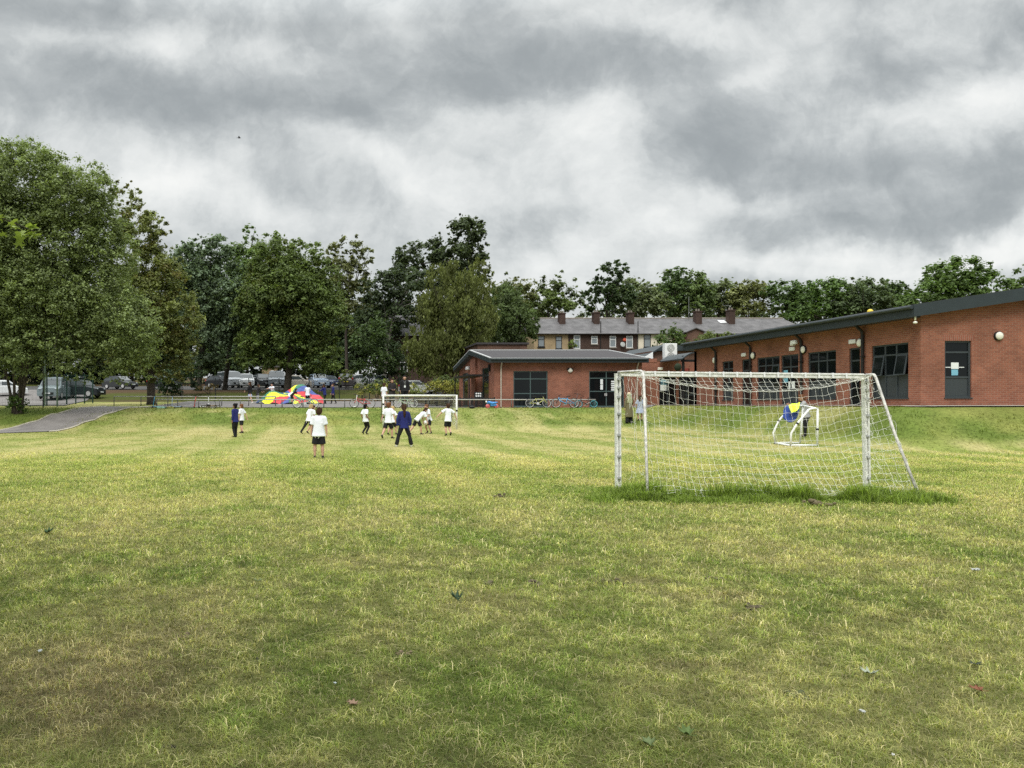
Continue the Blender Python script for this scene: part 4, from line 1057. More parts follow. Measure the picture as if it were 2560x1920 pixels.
def far_goal():
    Y = 42.0; z0 = g1(5, Y)-.02; xl, xr = 3.44, 7.42; zt = zat(989, Y); zb = 1.0
    gt = thing('football_goal', 'far white football goal with children playing in front of it', 'goal', ((xl+xr)/2, Y, z0))
    for x in (xl, xr):
        k = MB(); k.tube([(x, Y, z0-.1), (x, Y, zt+.04)], .05, 12); p = k.build('post', M['white'], gt, smooth=True)
        for z in ((.95,) if x > 5 else (.6, 1.3)):
            c = MB(); c.tube([(x, Y, z0+z), (x, Y, z0+z+.10)], .053, 12); c.build('tape_band', M['black'], p)
    k = MB(); k.tube([(xl+.045, Y, zt), (xr-.045, Y, zt)], .05, 12); k.build('crossbar', M['white'], gt, smooth=True)
    for x in (xl, xr):
        k = MB(); yb = Y+1.7; k.tube([(x, Y+.04, zt), (x, Y+.75, zt-.02), (x, Y+.86, zt-.12), (x, yb, g1(x, yb)+.02)], .024, 8); k.build('stanchion', M['metal'], gt, smooth=True)
    m, n = 26, 16; u = np.linspace(0, 1, m); bump = 4*u*(1-u)
    P = np.zeros((m, n, 3))
    for j in range(n):
        v = j/(n-1)
        if v < .35: y = Y+.05+.75*v/.35; z = zt-.03-.25*bump*(v/.35)
        else: w = (v-.35)/.65; y = Y+.8+.85*w; z = (zt-.03-.25*bump)*(1-w)+(g1(5, Y+1.65)+.03)*w-.1*bump*math.sin(math.pi*w)
        P[:, j, 0] = xl+.05+(xr-xl-.1)*u; P[:, j, 1] = y; P[:, j, 2] = z
    V, Fc = grid_net(P, .0045, None, .03)
    link('net', np_mesh('net', V-np.array(gt.location), Fc, M['cord2']), gt)
    segs = []; Q = []
    for x, s in ((xr, 1),):
        mm, nn = 7, 14
        Qm = np.zeros((mm, nn, 3))
        for i in range(mm):
            for j in range(nn):
                a, v = i/(mm-1), j/(nn-1); Qm[i, j] = [x, Y+a*(.8+.9*v), zt*(1-v)+(g1(x, Y+a*1.6)+.04)*v-.05]
        V, Fc = grid_net(Qm, .0045, None, .03); link('net', np_mesh('side_net', V-np.array(gt.location), Fc, M['cord']), gt)
far_goal()
def mini_goal():
    Y = 27.6; B = Vector((17.4, Y, g1(17.4, Y)))
    t = thing('mini_goal', 'small white plastic tube goal at the foot of the bank, seen through the big net', 'goal', B)
    A_ = lambda px, py, yy: at(px, py, yy)
    tr_, br_ = A_(2044, 1022, 27.0), A_(2043.5, 1101, 27.0); br_.z = g1(br_.x, 27.0)+.03
    tl_, bl_ = A_(2008, 1014, 28.6), A_(2000, 1093, 28.6); bl_.z = g1(bl_.x, 28.6)+.03
    kb1, kb2 = A_(1977, 1111, 26.9), A_(1938, 1104, 28.4); kb1.z = g1(kb1.x, 26.9)+.03; kb2.z = g1(kb2.x, 28.4)+.03
    m1, m2 = A_(1978, 1083, 26.9), A_(1933, 1082, 28.4); n1, n2 = A_(1993, 1059, 26.9), A_(1947, 1052, 28.4); q1, q2 = A_(2022, 1024, 26.95), A_(1978, 1016, 28.5)
    w = M['upvc']; r = .034
    def tb(name, pts): 
        k = MB(); k.tube(pts, r, 10); return k.build(name, w, t, smooth=True)
    tb('post', [br_, tr_]); tb('post', [bl_, tl_]); tb('crossbar', [tr_+Vector((0, .03, 0)), tl_-Vector((0, .03, 0))])
    tb('side_frame', [tr_+Vector((-.03, 0, 0)), (q1+tr_)/2+Vector((0, 0, .03)), q1, n1, m1, kb1+Vector((.0, 0, .03))]); tb('side_frame', [tl_+Vector((-.03, 0, 0)), q2, n2, m2, kb2+Vector((0, 0, .03))])
    tb('base_bar', [br_+Vector((-.04, 0, 0)), kb1]); tb('base_bar', [bl_+Vector((-.04, 0, 0)), kb2]); tb('base_bar', [kb1+Vector((-.04, .02, 0)), kb2])
    k = MB()
    for p in (br_.lerp(tr_, .44), n1, n2, kb2): k.sph(p, .05, 8, 6)
    k.build('joint', M['black'], t)
    rg = np.random.default_rng(4); mm, nn = 12, 14; Q = np.zeros((mm, nn, 3))
    S1 = [tr_, q1, n1, m1, kb1]; S2 = [tl_, q2, n2, m2, kb2]
    def along(S, v): 
        f = v*(len(S)-1); i = min(int(f), len(S)-2); return S[i].lerp(S[i+1], f-i)
    for i in range(mm):
        for j in range(nn):
            v = j/(nn-1); p = along(S1, v).lerp(along(S2, v), i/(mm-1)); Q[i, j] = p-Vector((0, 0, .03*math.sin(math.pi*i/(mm-1))))
    V, Fc = grid_net(Q, .0016, None, .02, rg); link('net', np_mesh('net', V-np.array(t.location), Fc, M['cord2']), t)
    # coat and tabard hung over it
    def cloth(name, corners, nu, nv, drop, amp, m, label, cat, seed):
        rg = np.random.default_rng(seed); P = np.zeros((nu, nv, 3)); a, b, c, d = [np.array(q) for q in corners]
        for i in range(nu):
            for j in range(nv):
                s, v = i/(nu-1), j/(nv-1); p = (a*(1-s)+b*s)*(1-v)+(d*(1-s)+c*s)*v
                p = p+np.array([0, 0, -drop*math.sin(math.pi*s)*v])+amp*np.array([math.sin(9*s+3*v+seed), math.cos(8*s-5*v), math.sin(11*s+7*v)]); P[i, j] = p
        P += rg.normal(size=P.shape)*.006
        k = MB(); k.add([tuple(p) for p in P.reshape(-1, 3)], [(i*nv+j, (i+1)*nv+j, (i+1)*nv+j+1, i*nv+j+1) for i in range(nu-1) for j in range(nv-1)])
        o = k.build(name, m, None, smooth=True); md = o.modifiers.new('thickness', 'SOLIDIFY'); md.thickness = .02
        return tag(o, label, cat)
    cloth('blue_coat', [at(2003, 1009, 28.0), at(1962, 1018, 28.5), at(1953, 1042, 28.1), at(1996, 1038, 27.6)], 16, 12, .22, .035, M['bluecoat'], 'blue coat slung over the small white goal', 'coat', 3)
    cloth('yellow_tabard', [at(2002, 1007, 27.9), at(1971, 1013, 28.2), at(1979, 1031, 27.7), at(1992, 1028, 27.6)], 12, 10, .02, .015, M['hivis'], 'bright yellow tabard thrown over the blue coat', 'tabard', 6)
mini_goal()

# ------------------------------------------------------------------ low rails and fences
def low_rail(label, pa, pb, Y, ht, posts, m_top):
    a, b = xat(pa, Y), xat(pb, Y); t = thing('low_rail', label, 'rail', ((a+b)/2, Y, g1((a+b)/2, Y)), group='low metal rails along the top of the bank')
    k = MB(); n = max(2, int((b-a)/1.2)); pts = [(a+(b-a)*i/n, Y, g1(a+(b-a)*i/n, Y)+ht) for i in range(n+1)]
    k.tube(pts, .032, 8); k.build('rail', m_top, t, smooth=True)
    for i in range(posts):
        x = a+.03+(b-a-.06)*i/(posts-1); z = g1(x, Y); k = MB(); k.tube([(x, Y, z-.1), (x, Y, z+ht-.02)], .03, 8); k.build('post', M['rail'], t, smooth=True)
low_rail('knee high pale rail on the left beside the path top', 284, 690, 51.6, .66, 7, M['rail_top'])
low_rail('long knee high rail on which the bikes lean, top of the bank', 391, 1489, 48.55, .52, 22, M['rail_top'])
def mesh_fence(label, pts, ht, sp, wire, post_r, name='mesh_fence', rails=(0.04, .97), dens=.12, m=None, cat='fence'):
    m = m or M['fence']; c = sum((Vector(p) for p in pts), Vector((0, 0)))/len(pts)
    t = thing(name, label, cat, (c.x, c.y, g1(c.x, c.y)))
    segs = []
    for a, b in zip(pts[:-1], pts[1:]):
        a, b = Vector(a), Vector(b); d = (b-a).length; n = max(1, round(d/sp))
        for i in range(n+(1 if b == Vector(pts[-1]) else 0)):
            p = a.lerp(b, i/n); z = g1(p.x, p.y); k = MB(); k.tube([(p.x, p.y, z-.1), (p.x, p.y, z+ht+.05)], post_r, 6); k.build('post', m, t)
        q = max(2, int(d/dens))
        for i in range(q):
            p = a.lerp(b, i/q); z = g1(p.x, p.y); segs.append([[p.x, p.y, z+.06], [p.x, p.y, z+ht]])
        w = max(2, int(d/1.5))
        for f in list(rails)+[.2, .4, .6, .8]:
            for i in range(w):
                p, r_ = a.lerp(b, i/w), a.lerp(b, (i+1)/w); segs.append([[p.x, p.y, g1(p.x, p.y)+ht*f], [r_.x, r_.y, g1(r_.x, r_.y)+ht*f]])
    V, Fc = cords(np.array(segs), wire); link('wire_panel', np_mesh('wire_panel', V-np.array(t.location), Fc, m), t)
mesh_fence('tall green mesh fence on the left beside the road', [(xat(-40, 45), 45), (xat(108, 49.6), 49.6)], 2.6, 2.6, .0045, .045, m=M['fence_dark'])
mesh_fence('green mesh fence on the left behind the path end', [(xat(117, 53.0), 53.0), (xat(232, 60.5), 60.5)], 2.2, 1.6, .0065, .05)
mesh_fence('tall dark wire fence between the playground and the cars', [(xat(455, 69), 69), (xat(622, 69), 69), (xat(1150, 69), 69)], 1.95, 2.75, .0035, .04, m=M['fence_dark'], dens=.16)
def lamp_pole(px, pb, pt, Y, label):
    p = at(px, pb, Y); p.z = g1(p.x, Y); k = MB(); k.tube([p, (p.x, Y, zat(pt, Y))], .06, 8)
    tag(k.build('steel_pole', mat('pole_paint_%d' % px, (.16, .22, .18), .5), None), label, 'pole')
lamp_pole(112, 1005, 900, 52, 'tall pale green pole left of the grey vehicle'); lamp_pole(143, 1008, 930, 51.5, 'shorter pale green pole in front of the grey vehicle')
def black_railings():
    Y = 50.6; a, b = xat(1036, Y), xat(1236, Y); t = thing('picket_railing', 'low black picket railing beside the corner of the classroom block', 'railing', ((a+b)/2, Y, 1.25), group=None)
    k = MB(); k.box(a, b, Y-.02, Y+.02, 1.36, 1.40); k.box(a, b, Y-.02, Y+.02, 1.82, 1.86); k.build('rail', M['black'], t)
    for i in range(8):
        x = a+(b-a)*i/7; k = MB(); k.bbox(x-.04, x+.04, Y-.04, Y+.04, 1.2, 1.92, .01); k.build('post', M['black'], t)
    k = MB(); n = 64
    for i in range(n):
        x = a+(b-a)*(i+.5)/n
        k.box(x-.022, x+.022, Y-.035, Y-.021, 1.27, 1.84)
    k.build('picket_panel', M['black'], t)
    s = thing('dotted_board', 'dark board with two rows of white dots by the side porch', 'play board', at(1196, 993, 51.2))
    k = MB(); p, q = at(1186, 997, 51.2), at(1206, 980, 51.2); k.box(p.x, q.x, 51.2, 51.24, p.z, q.z); k.box(p.x+.1, p.x+.16, 51.25, 51.3, 1.25, q.z); k.box(q.x-.16, q.x-.1, 51.25, 51.3, 1.25, q.z); k.build('board', M['fence_dark'], s)
    k = MB()
    for i in range(3):
        for j in range(2):
            c = at(1191+i*5, 984+j*6, 51.19); k.tube([c, c+Vector((0, .008, 0))], .055, 10)
    k.build('dot_pattern', M['upvc'], s)
black_railings()
# ------------------------------------------------------------------ trees and shrubs
def leaf_cloud(lobes, n_clump, leaf, n_leaf, base, var, seed, droop=0.0, sprig=.22, hue=None, clump_r=.36, flat=.72, core=.3):
    """lobes: (centre, (rx, ry, rz)). Returns verts, faces, colours of many small four-cornered leaf sprays gathered in clumps."""
    r = np.random.default_rng(seed)
    C, Rr, W = [], [], []
    vol = np.array([l[1][0]*l[1][2] for l in lobes]); share = vol/vol.sum()
    LC = np.array([tuple(l[0]) for l in lobes]); LR = np.array([l[1] for l in lobes])
    for (c, rad), s in zip(lobes, share):
        c = np.array(c); rad = np.array(rad); k = max(5, int(n_clump*s))
        d = r.normal(size=(k, 3)); d /= np.linalg.norm(d, axis=1)[:, None]
        q = (core+(1-core)*r.random(k)**.45)
        cen = c+d*rad*q[:, None]*.88
        cr = clump_r*(.65+.7*r.random(k))*min(rad[0], rad[2], rad[1]*1.2)
        C.append(cen); Rr.append(cr)
        # thin sprigs that break the outline
        m = int(k*1.6); d = r.normal(size=(m, 3)); d[:, 2] = np.abs(d[:, 2])*.8-.25; d /= np.linalg.norm(d, axis=1)[:, None]
        cen = c+d*rad*(.88+.17*r.random(m)**1.5)[:, None]; C.append(cen); Rr.append(sprig*.72*(.3+.8*r.random(m))*min(rad[0], rad[2]))
    C = np.concatenate(C); Rr = np.concatenate(Rr)
    w = Rr**1.8; w /= w.sum()
    idx = r.choice(len(C), size=n_leaf, p=w)
    d = r.normal(size=(n_leaf, 3)); d /= np.linalg.norm(d, axis=1)[:, None]
    rr = np.minimum(np.abs(r.normal(size=n_leaf))*.52, 1.15)
    P = C[idx]+d*(Rr[idx]*rr)[:, None]*np.array([1, 1, flat])
    P[:, 2] -= droop*np.abs(r.normal(size=n_leaf))*Rr[idx]
    nrm = d*.6+np.array([0, -.1, .75])+r.normal(size=(n_leaf, 3))*.45
    if droop: nrm[:, 2] *= .4
    nrm /= np.linalg.norm(nrm, axis=1)[:, None]
    t = np.cross(nrm, r.normal(size=(n_leaf, 3))); t /= np.linalg.norm(t, axis=1)[:, None]+1e-9
    if droop: t = t*.5+np.array([0, 0, -1.])*droop; t /= np.linalg.norm(t, axis=1)[:, None]
    b = np.cross(nrm, t); b /= np.linalg.norm(b, axis=1)[:, None]+1e-9
    sz = leaf*(.6+.8*r.random(n_leaf)); a1 = sz[:, None]*.62; a2 = sz[:, None]*(.36 if not droop else .26)
    bend = nrm*sz[:, None]*.14
    V = np.stack([P-t*a1-bend, P+b*a2, P+t*a1-bend, P-b*a2], 1).reshape(-1, 3)
    k = np.arange(n_leaf)[:, None]*4; Fc = k+np.array([[0, 1, 2, 3]])
    base = np.array(base); cv = 1+var*(r.random(len(C))-.5)*2
    col = base[None]*cv[idx][:, None]*(.72+.56*r.random(n_leaf))[:, None]
    if hue is not None:
        hm = (r.random(len(C)) < hue[3])[idx] & (r.random(n_leaf) < .7)
        col = np.where(hm[:, None], np.array(hue[:3])[None]*(.7+.6*r.random(n_leaf))[:, None], col)
    return V, Fc, np.repeat(col, 4, 0)

def px_lobes(lobes, Y, depth=.85, seed=0):
    out = []; r = random.Random(seed)
    for (px, py, rx, ry) in lobes:
        c = at(px, py, Y); s = Y/F
        out.append(((c.x, Y+r.uniform(-.25, .25)*rx*s, c.z), (rx*s, max(rx, ry)*s*depth, ry*s)))
    return out
GRP = 'trees round the school field'
def tree(label, lobes, Y, base, seed, trunk=None, leaf=None, cov=4.6, gain=1.75, var=.36, droop=0., bark='bark', hue=None, nstem=1, tr=.22, kind='tree', name='broadleaf_tree', clumps=1.0, flat=.72, sprig=.22, limbs=9, clump_r=.36, group=GRP, core=.3, trans=None):
    L3 = px_lobes(lobes, Y, .85, seed)
    area = sum(math.pi*rx*ry for _, _, rx, ry in lobes)*.16*.72
    lw = leaf or max(.14, 2.5*Y/773.6)
    lp = lw*773.6/Y
    n = int(2.5*cov*area/(lp*lp*.45)); base = tuple(b*gain for b in base)
    ncl = int(clumps*(20+area/48))
    V, Fc, Cc = leaf_cloud(L3, ncl, lw, n, base, var, seed, droop, sprig, hue, clump_r, flat, core)
    zb = min(c[2]-r_[2] for c, r_ in L3)
    tpx = trunk if trunk is not None else sum(l[0] for l in lobes)/len(lobes)
    X = xat(tpx, Y); z0 = g1(X, Y)
    t = thing(name, label, kind, (X, Y, z0), group=group)
    link('crown', np_mesh('crown', V-np.array([X, Y, z0]), Fc, M['leaf'], Cc), t)
    r = random.Random(seed); k = MB(); mid = Vector((sum(c[0] for c, _ in L3)/len(L3), Y, max(zb+1, sum(c[2] for c, _ in L3)/len(L3))))
    base_p = Vector((X, Y, z0-.2))
    for s in range(nstem):
        o = Vector((r.uniform(-1, 1)*.35*(nstem > 1), r.uniform(-.3, .3)*(nstem > 1), 0)); b = base_p+o
        m1 = b.lerp(mid, .45)+Vector((r.uniform(-.4, .4), r.uniform(-.3, .3), 0)); m1.x = b.x+(m1.x-b.x)*.55
        if nstem > 1: m1 = Vector((b.x+o.x*1.6+r.uniform(-.25, .25), b.y+r.uniform(-.4, .4), b.z+4.2))
        q = tr if nstem == 1 else tr*.6
        k.tube([b, b+Vector((0, 0, .5)), m1, mid+o*2], [q*1.5, q*1.05, q*.8, q*.35], 8)
        for i in range(max(2, limbs//nstem)):
            c, rad = r.choice(L3); f = r.uniform(.4, .95); st = m1.lerp(mid+o*2, max(0, (f-.45)/.55)) if f > .45 else b.lerp(m1, f/.45*.98)
            e = Vector((c[0]+r.uniform(-.75, .75)*rad[0], c[1]+r.uniform(-.7, .7)*rad[1], c[2]+r.uniform(-.3, .8)*rad[2]))
            h = st.lerp(e, .5)+Vector((0, 0, r.uniform(.1, .6)))
            k.tube([st, h, e], [q*.42, q*.26, q*.08], 6, cap=False)
    k.build('trunk', M[bark], t, smooth=True)
    return t
ASH, LIME, DK, MID, OLV, FAR_, BLU = (.094, .118, .048), (.094, .108, .036), (.048, .066, .031), (.062, .086, .032), (.084, .092, .038), (.072, .088, .042), (.056, .078, .046)
tree('large feathery ash tree filling the left edge over the path', [(50, 470, 130, 125), (185, 500, 110, 110), (120, 620, 170, 130), (255, 640, 90, 130), (60, 760, 170, 140), (230, 770, 130, 120), (310, 830, 95, 105), (120, 880, 150, 70), (340, 890, 60, 60), (250, 905, 90, 55), (-60, 640, 150, 200), (20, 400, 60, 60), (-40, 880, 140, 70), (395, 800, 30, 40), (70, 918, 120, 36), (215, 932, 95, 32), (320, 932, 70, 38)], 45.7, ASH, 101, trunk=48, leaf=.122, cov=3.6, gain=1.95, var=.34, nstem=6, tr=.15, name='ash_tree', limbs=30, clumps=1.0, sprig=.26, clump_r=.30, bark='bark')
tree('tall lime tree with yellow tinged leaves rising behind the ash', [(318, 500, 38, 52), (345, 580, 62, 70), (405, 590, 30, 48), (385, 690, 75, 90), (440, 800, 62, 90), (400, 880, 70, 60), (455, 870, 45, 55), (350, 780, 80, 120), (330, 900, 60, 40), (375, 935, 60, 32), (440, 922, 40, 40)], 56, LIME, 102, trunk=378, leaf=.165, hue=(.16, .15, .045, .25), tr=.30, name='lime_tree', sprig=.3, clump_r=.30)
tree('dark grey green tree left of the big round sycamore', [(455, 650, 42, 50), (520, 640, 70, 60), (480, 690, 70, 80), (500, 740, 80, 95), (580, 760, 80, 110), (520, 850, 70, 70), (500, 900, 70, 34), (585, 905, 50, 30)], 80, BLU, 103, gain=2.1, trunk=497, tr=.26, name='sycamore_tree', clump_r=.32)
tree('tree with a narrow pale green leader poking above its neighbours', [(620, 592, 26, 36), (615, 650, 55, 55), (590, 700, 60, 70), (640, 800, 60, 110)], 84, (.062, .092, .030), 104, gain=2.0, trunk=562, tr=.26, name='sycamore_tree', clump_r=.32)
tree('big round dark green sycamore behind the parachute', [(690, 640, 66, 62), (755, 650, 62, 62), (805, 705, 58, 75), (700, 700, 90, 80), (720, 760, 120, 110), (810, 800, 62, 110), (700, 870, 110, 60), (800, 890, 62, 60), (640, 800, 60, 100), (645, 900, 80, 34), (770, 915, 90, 26)], 76, (.058, .080, .024), 105, gain=2.15, trunk=718, leaf=.215, hue=(.085, .105, .024, .16), tr=.36, name='sycamore_tree', cov=4.6, clump_r=.33)
tree('slim open crowned tree between the sycamore and the tall tree', [(865, 625, 48, 40), (905, 640, 30, 40), (835, 650, 28, 34), (860, 700, 62, 60), (900, 770, 55, 80)], 98, OLV, 106, trunk=868, tr=.22, name='broadleaf_tree', sprig=.36, clump_r=.26, cov=3.0)
tree('dark tree with bare pale branches showing in its middle', [(955, 720, 62, 48), (1015, 700, 62, 42), (985, 790, 66, 50), (930, 800, 45, 60), (1050, 770, 40, 50)], 94, (.034, .048, .023), 107, trunk=958, tr=.24, bark='bark_pale', name='broadleaf_tree', limbs=16, cov=3.4)
tree('tallest tree of the skyline, its dark crown leaning right', [(1165, 575, 46, 38), (1110, 608, 42, 28), (1190, 625, 32, 42), (1040, 640, 58, 36), (1140, 650, 75, 42), (1010, 680, 36, 28), (1195, 690, 28, 50), (1090, 700, 95, 40)], 108, (.042, .056, .026), 108, trunk=1120, tr=.34, name='broadleaf_tree', sprig=.22, clump_r=.40, cov=6, clumps=1.5)
tree('olive green birch with drooping sprays left of the classroom block', [(1120, 700, 62, 50), (1190, 710, 48, 70), (1120, 780, 82, 80), (1190, 800, 52, 90), (1095, 860, 85, 70), (1170, 880, 60, 55), (1060, 905, 50, 38), (1215, 790, 30, 100)], 82, (.070, .082, .024), 109, trunk=1110, droop=.8, var=.34, tr=.2, name='birch_tree', cov=3.6)
tree('soft mid green tree between the birch and the terrace', [(1265, 740, 44, 42), (1290, 800, 52, 60), (1250, 800, 45, 80), (1315, 825, 30, 40)], 86, (.052, .074, .026), 110, trunk=1272, tr=.2, name='birch_tree', droop=.4)
tree('low thin topped tree behind the left end of the terrace', [(1300, 712, 44, 22), (1280, 745, 50, 50)], 118, OLV, 111, trunk=1290, tr=.2, cov=3, sprig=.4)
tree('light rounded tree close behind the left end chimneys', [(1365, 752, 48, 32), (1410, 775, 40, 26), (1340, 775, 40, 30)], 120, (.066, .09, .026), 112, trunk=1370, tr=.2)
tree('tall dark poplar shaped tree above the middle of the terrace', [(1525, 680, 38, 32), (1515, 725, 48, 40), (1550, 745, 40, 45), (1475, 745, 26, 22), (1500, 770, 40, 30)], 122, (.036, .056, .022), 113, trunk=1520, tr=.25, sprig=.32, clump_r=.28)
hill = [('broad mid green hill tree right of the poplar shaped tree', [(1590, 735, 48, 40), (1620, 760, 50, 40), (1580, 775, 40, 25)], 126, FAR_),
        ('pointed dark topped hill tree behind the third chimney', [(1690, 690, 34, 26), (1690, 735, 60, 45), (1660, 765, 50, 30)], 130, (.040, .062, .022)),
        ('twin topped hill tree left of the tall aerial', [(1738, 695, 28, 26), (1745, 735, 45, 40), (1740, 770, 50, 28)], 128, MID),
        ('thin greyish hill tree right of the tall aerial', [(1795, 735, 42, 36), (1800, 768, 48, 30)], 132, (.056, .068, .034)),
        ('drooping olive hill tree above the second skyline aerial', [(1880, 735, 48, 40), (1865, 772, 55, 30)], 127, OLV),
        ('ragged topped hill tree right of the terrace skylight', [(1960, 730, 52, 36), (1985, 765, 60, 36)], 124, (.044, .07, .022)),
        ('spreading hill tree above the right end of the terrace', [(2060, 735, 60, 42), (2030, 780, 60, 36), (2090, 785, 50, 36)], 120, (.048, .078, .022)),
        ('dark hill tree with two spiky tips over the brick wing', [(2160, 722, 46, 30), (2185, 760, 55, 45), (2125, 765, 45, 40)], 118, DK),
        ('small dense hill tree tucked left of the great round tree', [(2235, 735, 40, 40), (2240, 775, 50, 35)], 121, (.04, .062, .02))]
for i, (lb, lo, Y, b) in enumerate(hill): tree(lb, lo, Y, b, 120+i, tr=.22, sprig=.24, clump_r=.40, cov=5.0, clumps=1.3, gain=2.2, group='trees on the hill behind the terrace')
tree('great round topped tree above the right wing roof', [(2400, 695, 82, 55), (2345, 735, 70, 50), (2460, 735, 70, 52), (2300, 770, 50, 50), (2400, 780, 110, 50), (2520, 780, 60, 50)], 108, (.052, .082, .022), 140, tr=.4, name='broadleaf_tree', gain=2.0, cov=5, group='trees on the hill behind the terrace')
tree('lighter tree cut by the right edge above the roof', [(2575, 700, 40, 45), (2545, 745, 40, 40), (2600, 760, 60, 60)], 96, (.058, .088, .022), 141, tr=.3, group='trees on the hill behind the terrace')
# darker growth that closes the gaps behind the car park
fill = [(480, 780, 90, 110, 118), (620, 820, 90, 110, 121), (760, 800, 100, 120, 123), (900, 830, 90, 100, 117), (1010, 820, 80, 90, 120), (330, 830, 110, 120, 112), (150, 800, 140, 120, 114), (1130, 830, 100, 90, 119), (1240, 850, 80, 70, 122), (560, 900, 60, 45, 108), (830, 905, 60, 40, 109), (10, 820, 120, 120, 116)]
flab = ['behind the dark grey green tree', 'behind the tree with the narrow leader', 'behind the big round sycamore', 'behind the slim open crowned tree', 'behind the bare branched tree', 'behind the lime tree', 'behind the middle of the ash', 'behind the birch', 'behind the mid green tree at the block corner', 'low behind the white car', 'low behind the parked blue car', 'behind the far left of the ash']
for i, ((px, py, rx, ry, Y), lb) in enumerate(zip(fill, flab)):
    tree('shadowy background tree '+lb, [(px, py, rx, ry), (px-rx*.5, py+ry*.5, rx*.7, ry*.6), (px+rx*.5, py+ry*.45, rx*.7, ry*.6)], Y, (.034, .052, .022), 160+i, cov=3.0, tr=.24, group='background trees beyond the car park')
def shrub(label, lobes, Y, base, seed, name='shrub', leaf=None, cov=4, hue=None, kind='shrub', group=None, var=.3, flat=.9, clump_r=.45, droop=0, sprig=.2):
    L3 = px_lobes(lobes, Y, 1.0, seed); area = sum(math.pi*rx*ry for _, _, rx, ry in lobes)*.16*.75
    lw = leaf or max(.08, 2.3*Y/773.6); lp = lw*773.6/Y; base = tuple(b*1.4 for b in base)
    V, Fc, Cc = leaf_cloud(L3, int(10+area/18), lw, int(cov*area/(lp*lp*.45)), base, var, seed, droop, sprig, hue, clump_r, flat, .35)
    c = L3[0][0]; z0 = g1(c[0], Y); V[:, 2] = np.maximum(V[:, 2], z0+.02)
    t = thing(name, label, kind, (c[0], Y, z0), group=group)
    link('foliage', np_mesh('foliage', V-np.array([c[0], Y, z0]), Fc, M['leaf'], Cc), t)
    k = MB(); r = random.Random(seed)
    for i in range(4):
        q = Vector((c[0]+r.uniform(-.2, .2), Y+r.uniform(-.2, .2), z0-.1)); cc, rad = r.choice(L3)
        k.tube([q, Vector((cc[0]+r.uniform(-.4, .4)*rad[0], cc[1]+r.uniform(-.4, .4)*rad[1], cc[2]+rad[2]*.3))], [.035, .012], 5)
    k.build('stem', M['bark'], t); return t
UG = 'undergrowth shrubs by the car park'
shrub('tall leafy shrub growing up under the bare branched tree', [(920, 850, 45, 50), (950, 820, 30, 45), (935, 905, 55, 40)], 88, (.048, .074, .026), 201, group=UG, cov=4)
shrub('dark shrub behind the silver estate car', [(970, 890, 45, 55), (1000, 920, 40, 35)], 90, (.028, .046, .018), 202, group=UG)
shrub('yellow green sapling above the dark car with the red tail lamp', [(868, 938, 20, 14), (855, 952, 16, 12)], 86, (.10, .12, .03), 203, group=UG, cov=3)
shrub('round dark bush low on the left under the lime tree', [(455, 945, 55, 40), (420, 960, 40, 30)], 74, (.024, .042, .018), 204, group=UG)
shrub('heap of dead brushwood beside the left trunks', [(525, 968, 26, 10), (500, 972, 18, 8)], 76, (.11, .085, .04), 205, name='brushwood_heap', kind='brushwood', cov=3)
FB = 'flowering border plants by the fence'
fb = [('pale spiky border plant clump left of the white shirted boy', [(905, 972, 22, 16)], 66.5, (.11, .125, .045)), ('thick border clump behind the fence post by the boy', [(945, 968, 26, 20), (930, 976, 22, 12)], 66, (.085, .115, .03)), ('border clump between the woman and the man in black', [(978, 966, 16, 22), (965, 968, 16, 20)], 66.8, (.12, .14, .04)),
      ('yellow flowered border clump right of the man in black', [(1040, 978, 24, 14), (1030, 972, 16, 14)], 66.2, (.11, .135, .035)), ('broad yellow flowered border mound near the brick corner', [(1082, 970, 30, 18), (1100, 966, 26, 18)], 66.6, (.15, .155, .035)), ('yellow flowered border clump touching the brick gable', [(1128, 968, 22, 19), (1142, 972, 16, 16)], 66.3, (.15, .15, .032))]
for i, (lb, lo, Y, b) in enumerate(fb): shrub(lb, lo, Y, b, 210+i, name='border_plant', kind='plant', group=FB, leaf=.11, hue=(.42, .40, .09, .35), cov=4.5)
shrub('clipped dome shaped hedge above the yellow border', [(1115, 950, 33, 15), (1100, 953, 20, 13), (1133, 953, 18, 14)], 71, (.07, .095, .03), 220, name='hedge', kind='hedge', leaf=.1, cov=6, sprig=.06)
shrub('low dark ornamental bush between the parked cars', [(912, 955, 10, 10)], 83, (.03, .05, .02), 226, group=UG)
shrub('round green garden bush hiding the cream house', [(1678, 848, 36, 32), (1660, 872, 26, 24), (1700, 866, 26, 28)], 84, (.058, .088, .026), 221, name='garden_bush', kind='bush', cov=5)
shrub('pale spreading garden shrub above the right wing eaves', [(1795, 845, 45, 22), (1760, 860, 40, 22), (1835, 850, 26, 16), (1735, 868, 26, 14)], 82, (.095, .12, .042), 222, name='garden_bush', kind='bush', droop=.3, cov=4.5)
shrub('small yellow green sapling in front of the brown terraced houses', [(1432, 858, 14, 12), (1424, 866, 10, 9)], 90, (.10, .13, .035), 223, name='sapling', kind='sapling', cov=3)
shrub('dark garden bush below the cream house at the roof corner', [(1632, 873, 22, 8), (1640, 868, 14, 8)], 80, (.035, .055, .022), 224, name='garden_bush', kind='bush')
shrub('weedy shrub growing at the feet of the ash stems', [(45, 1005, 26, 26), (60, 1015, 22, 16), (30, 1018, 20, 14)], 45.4, (.05, .085, .02), 225, leaf=.13, cov=2.2)

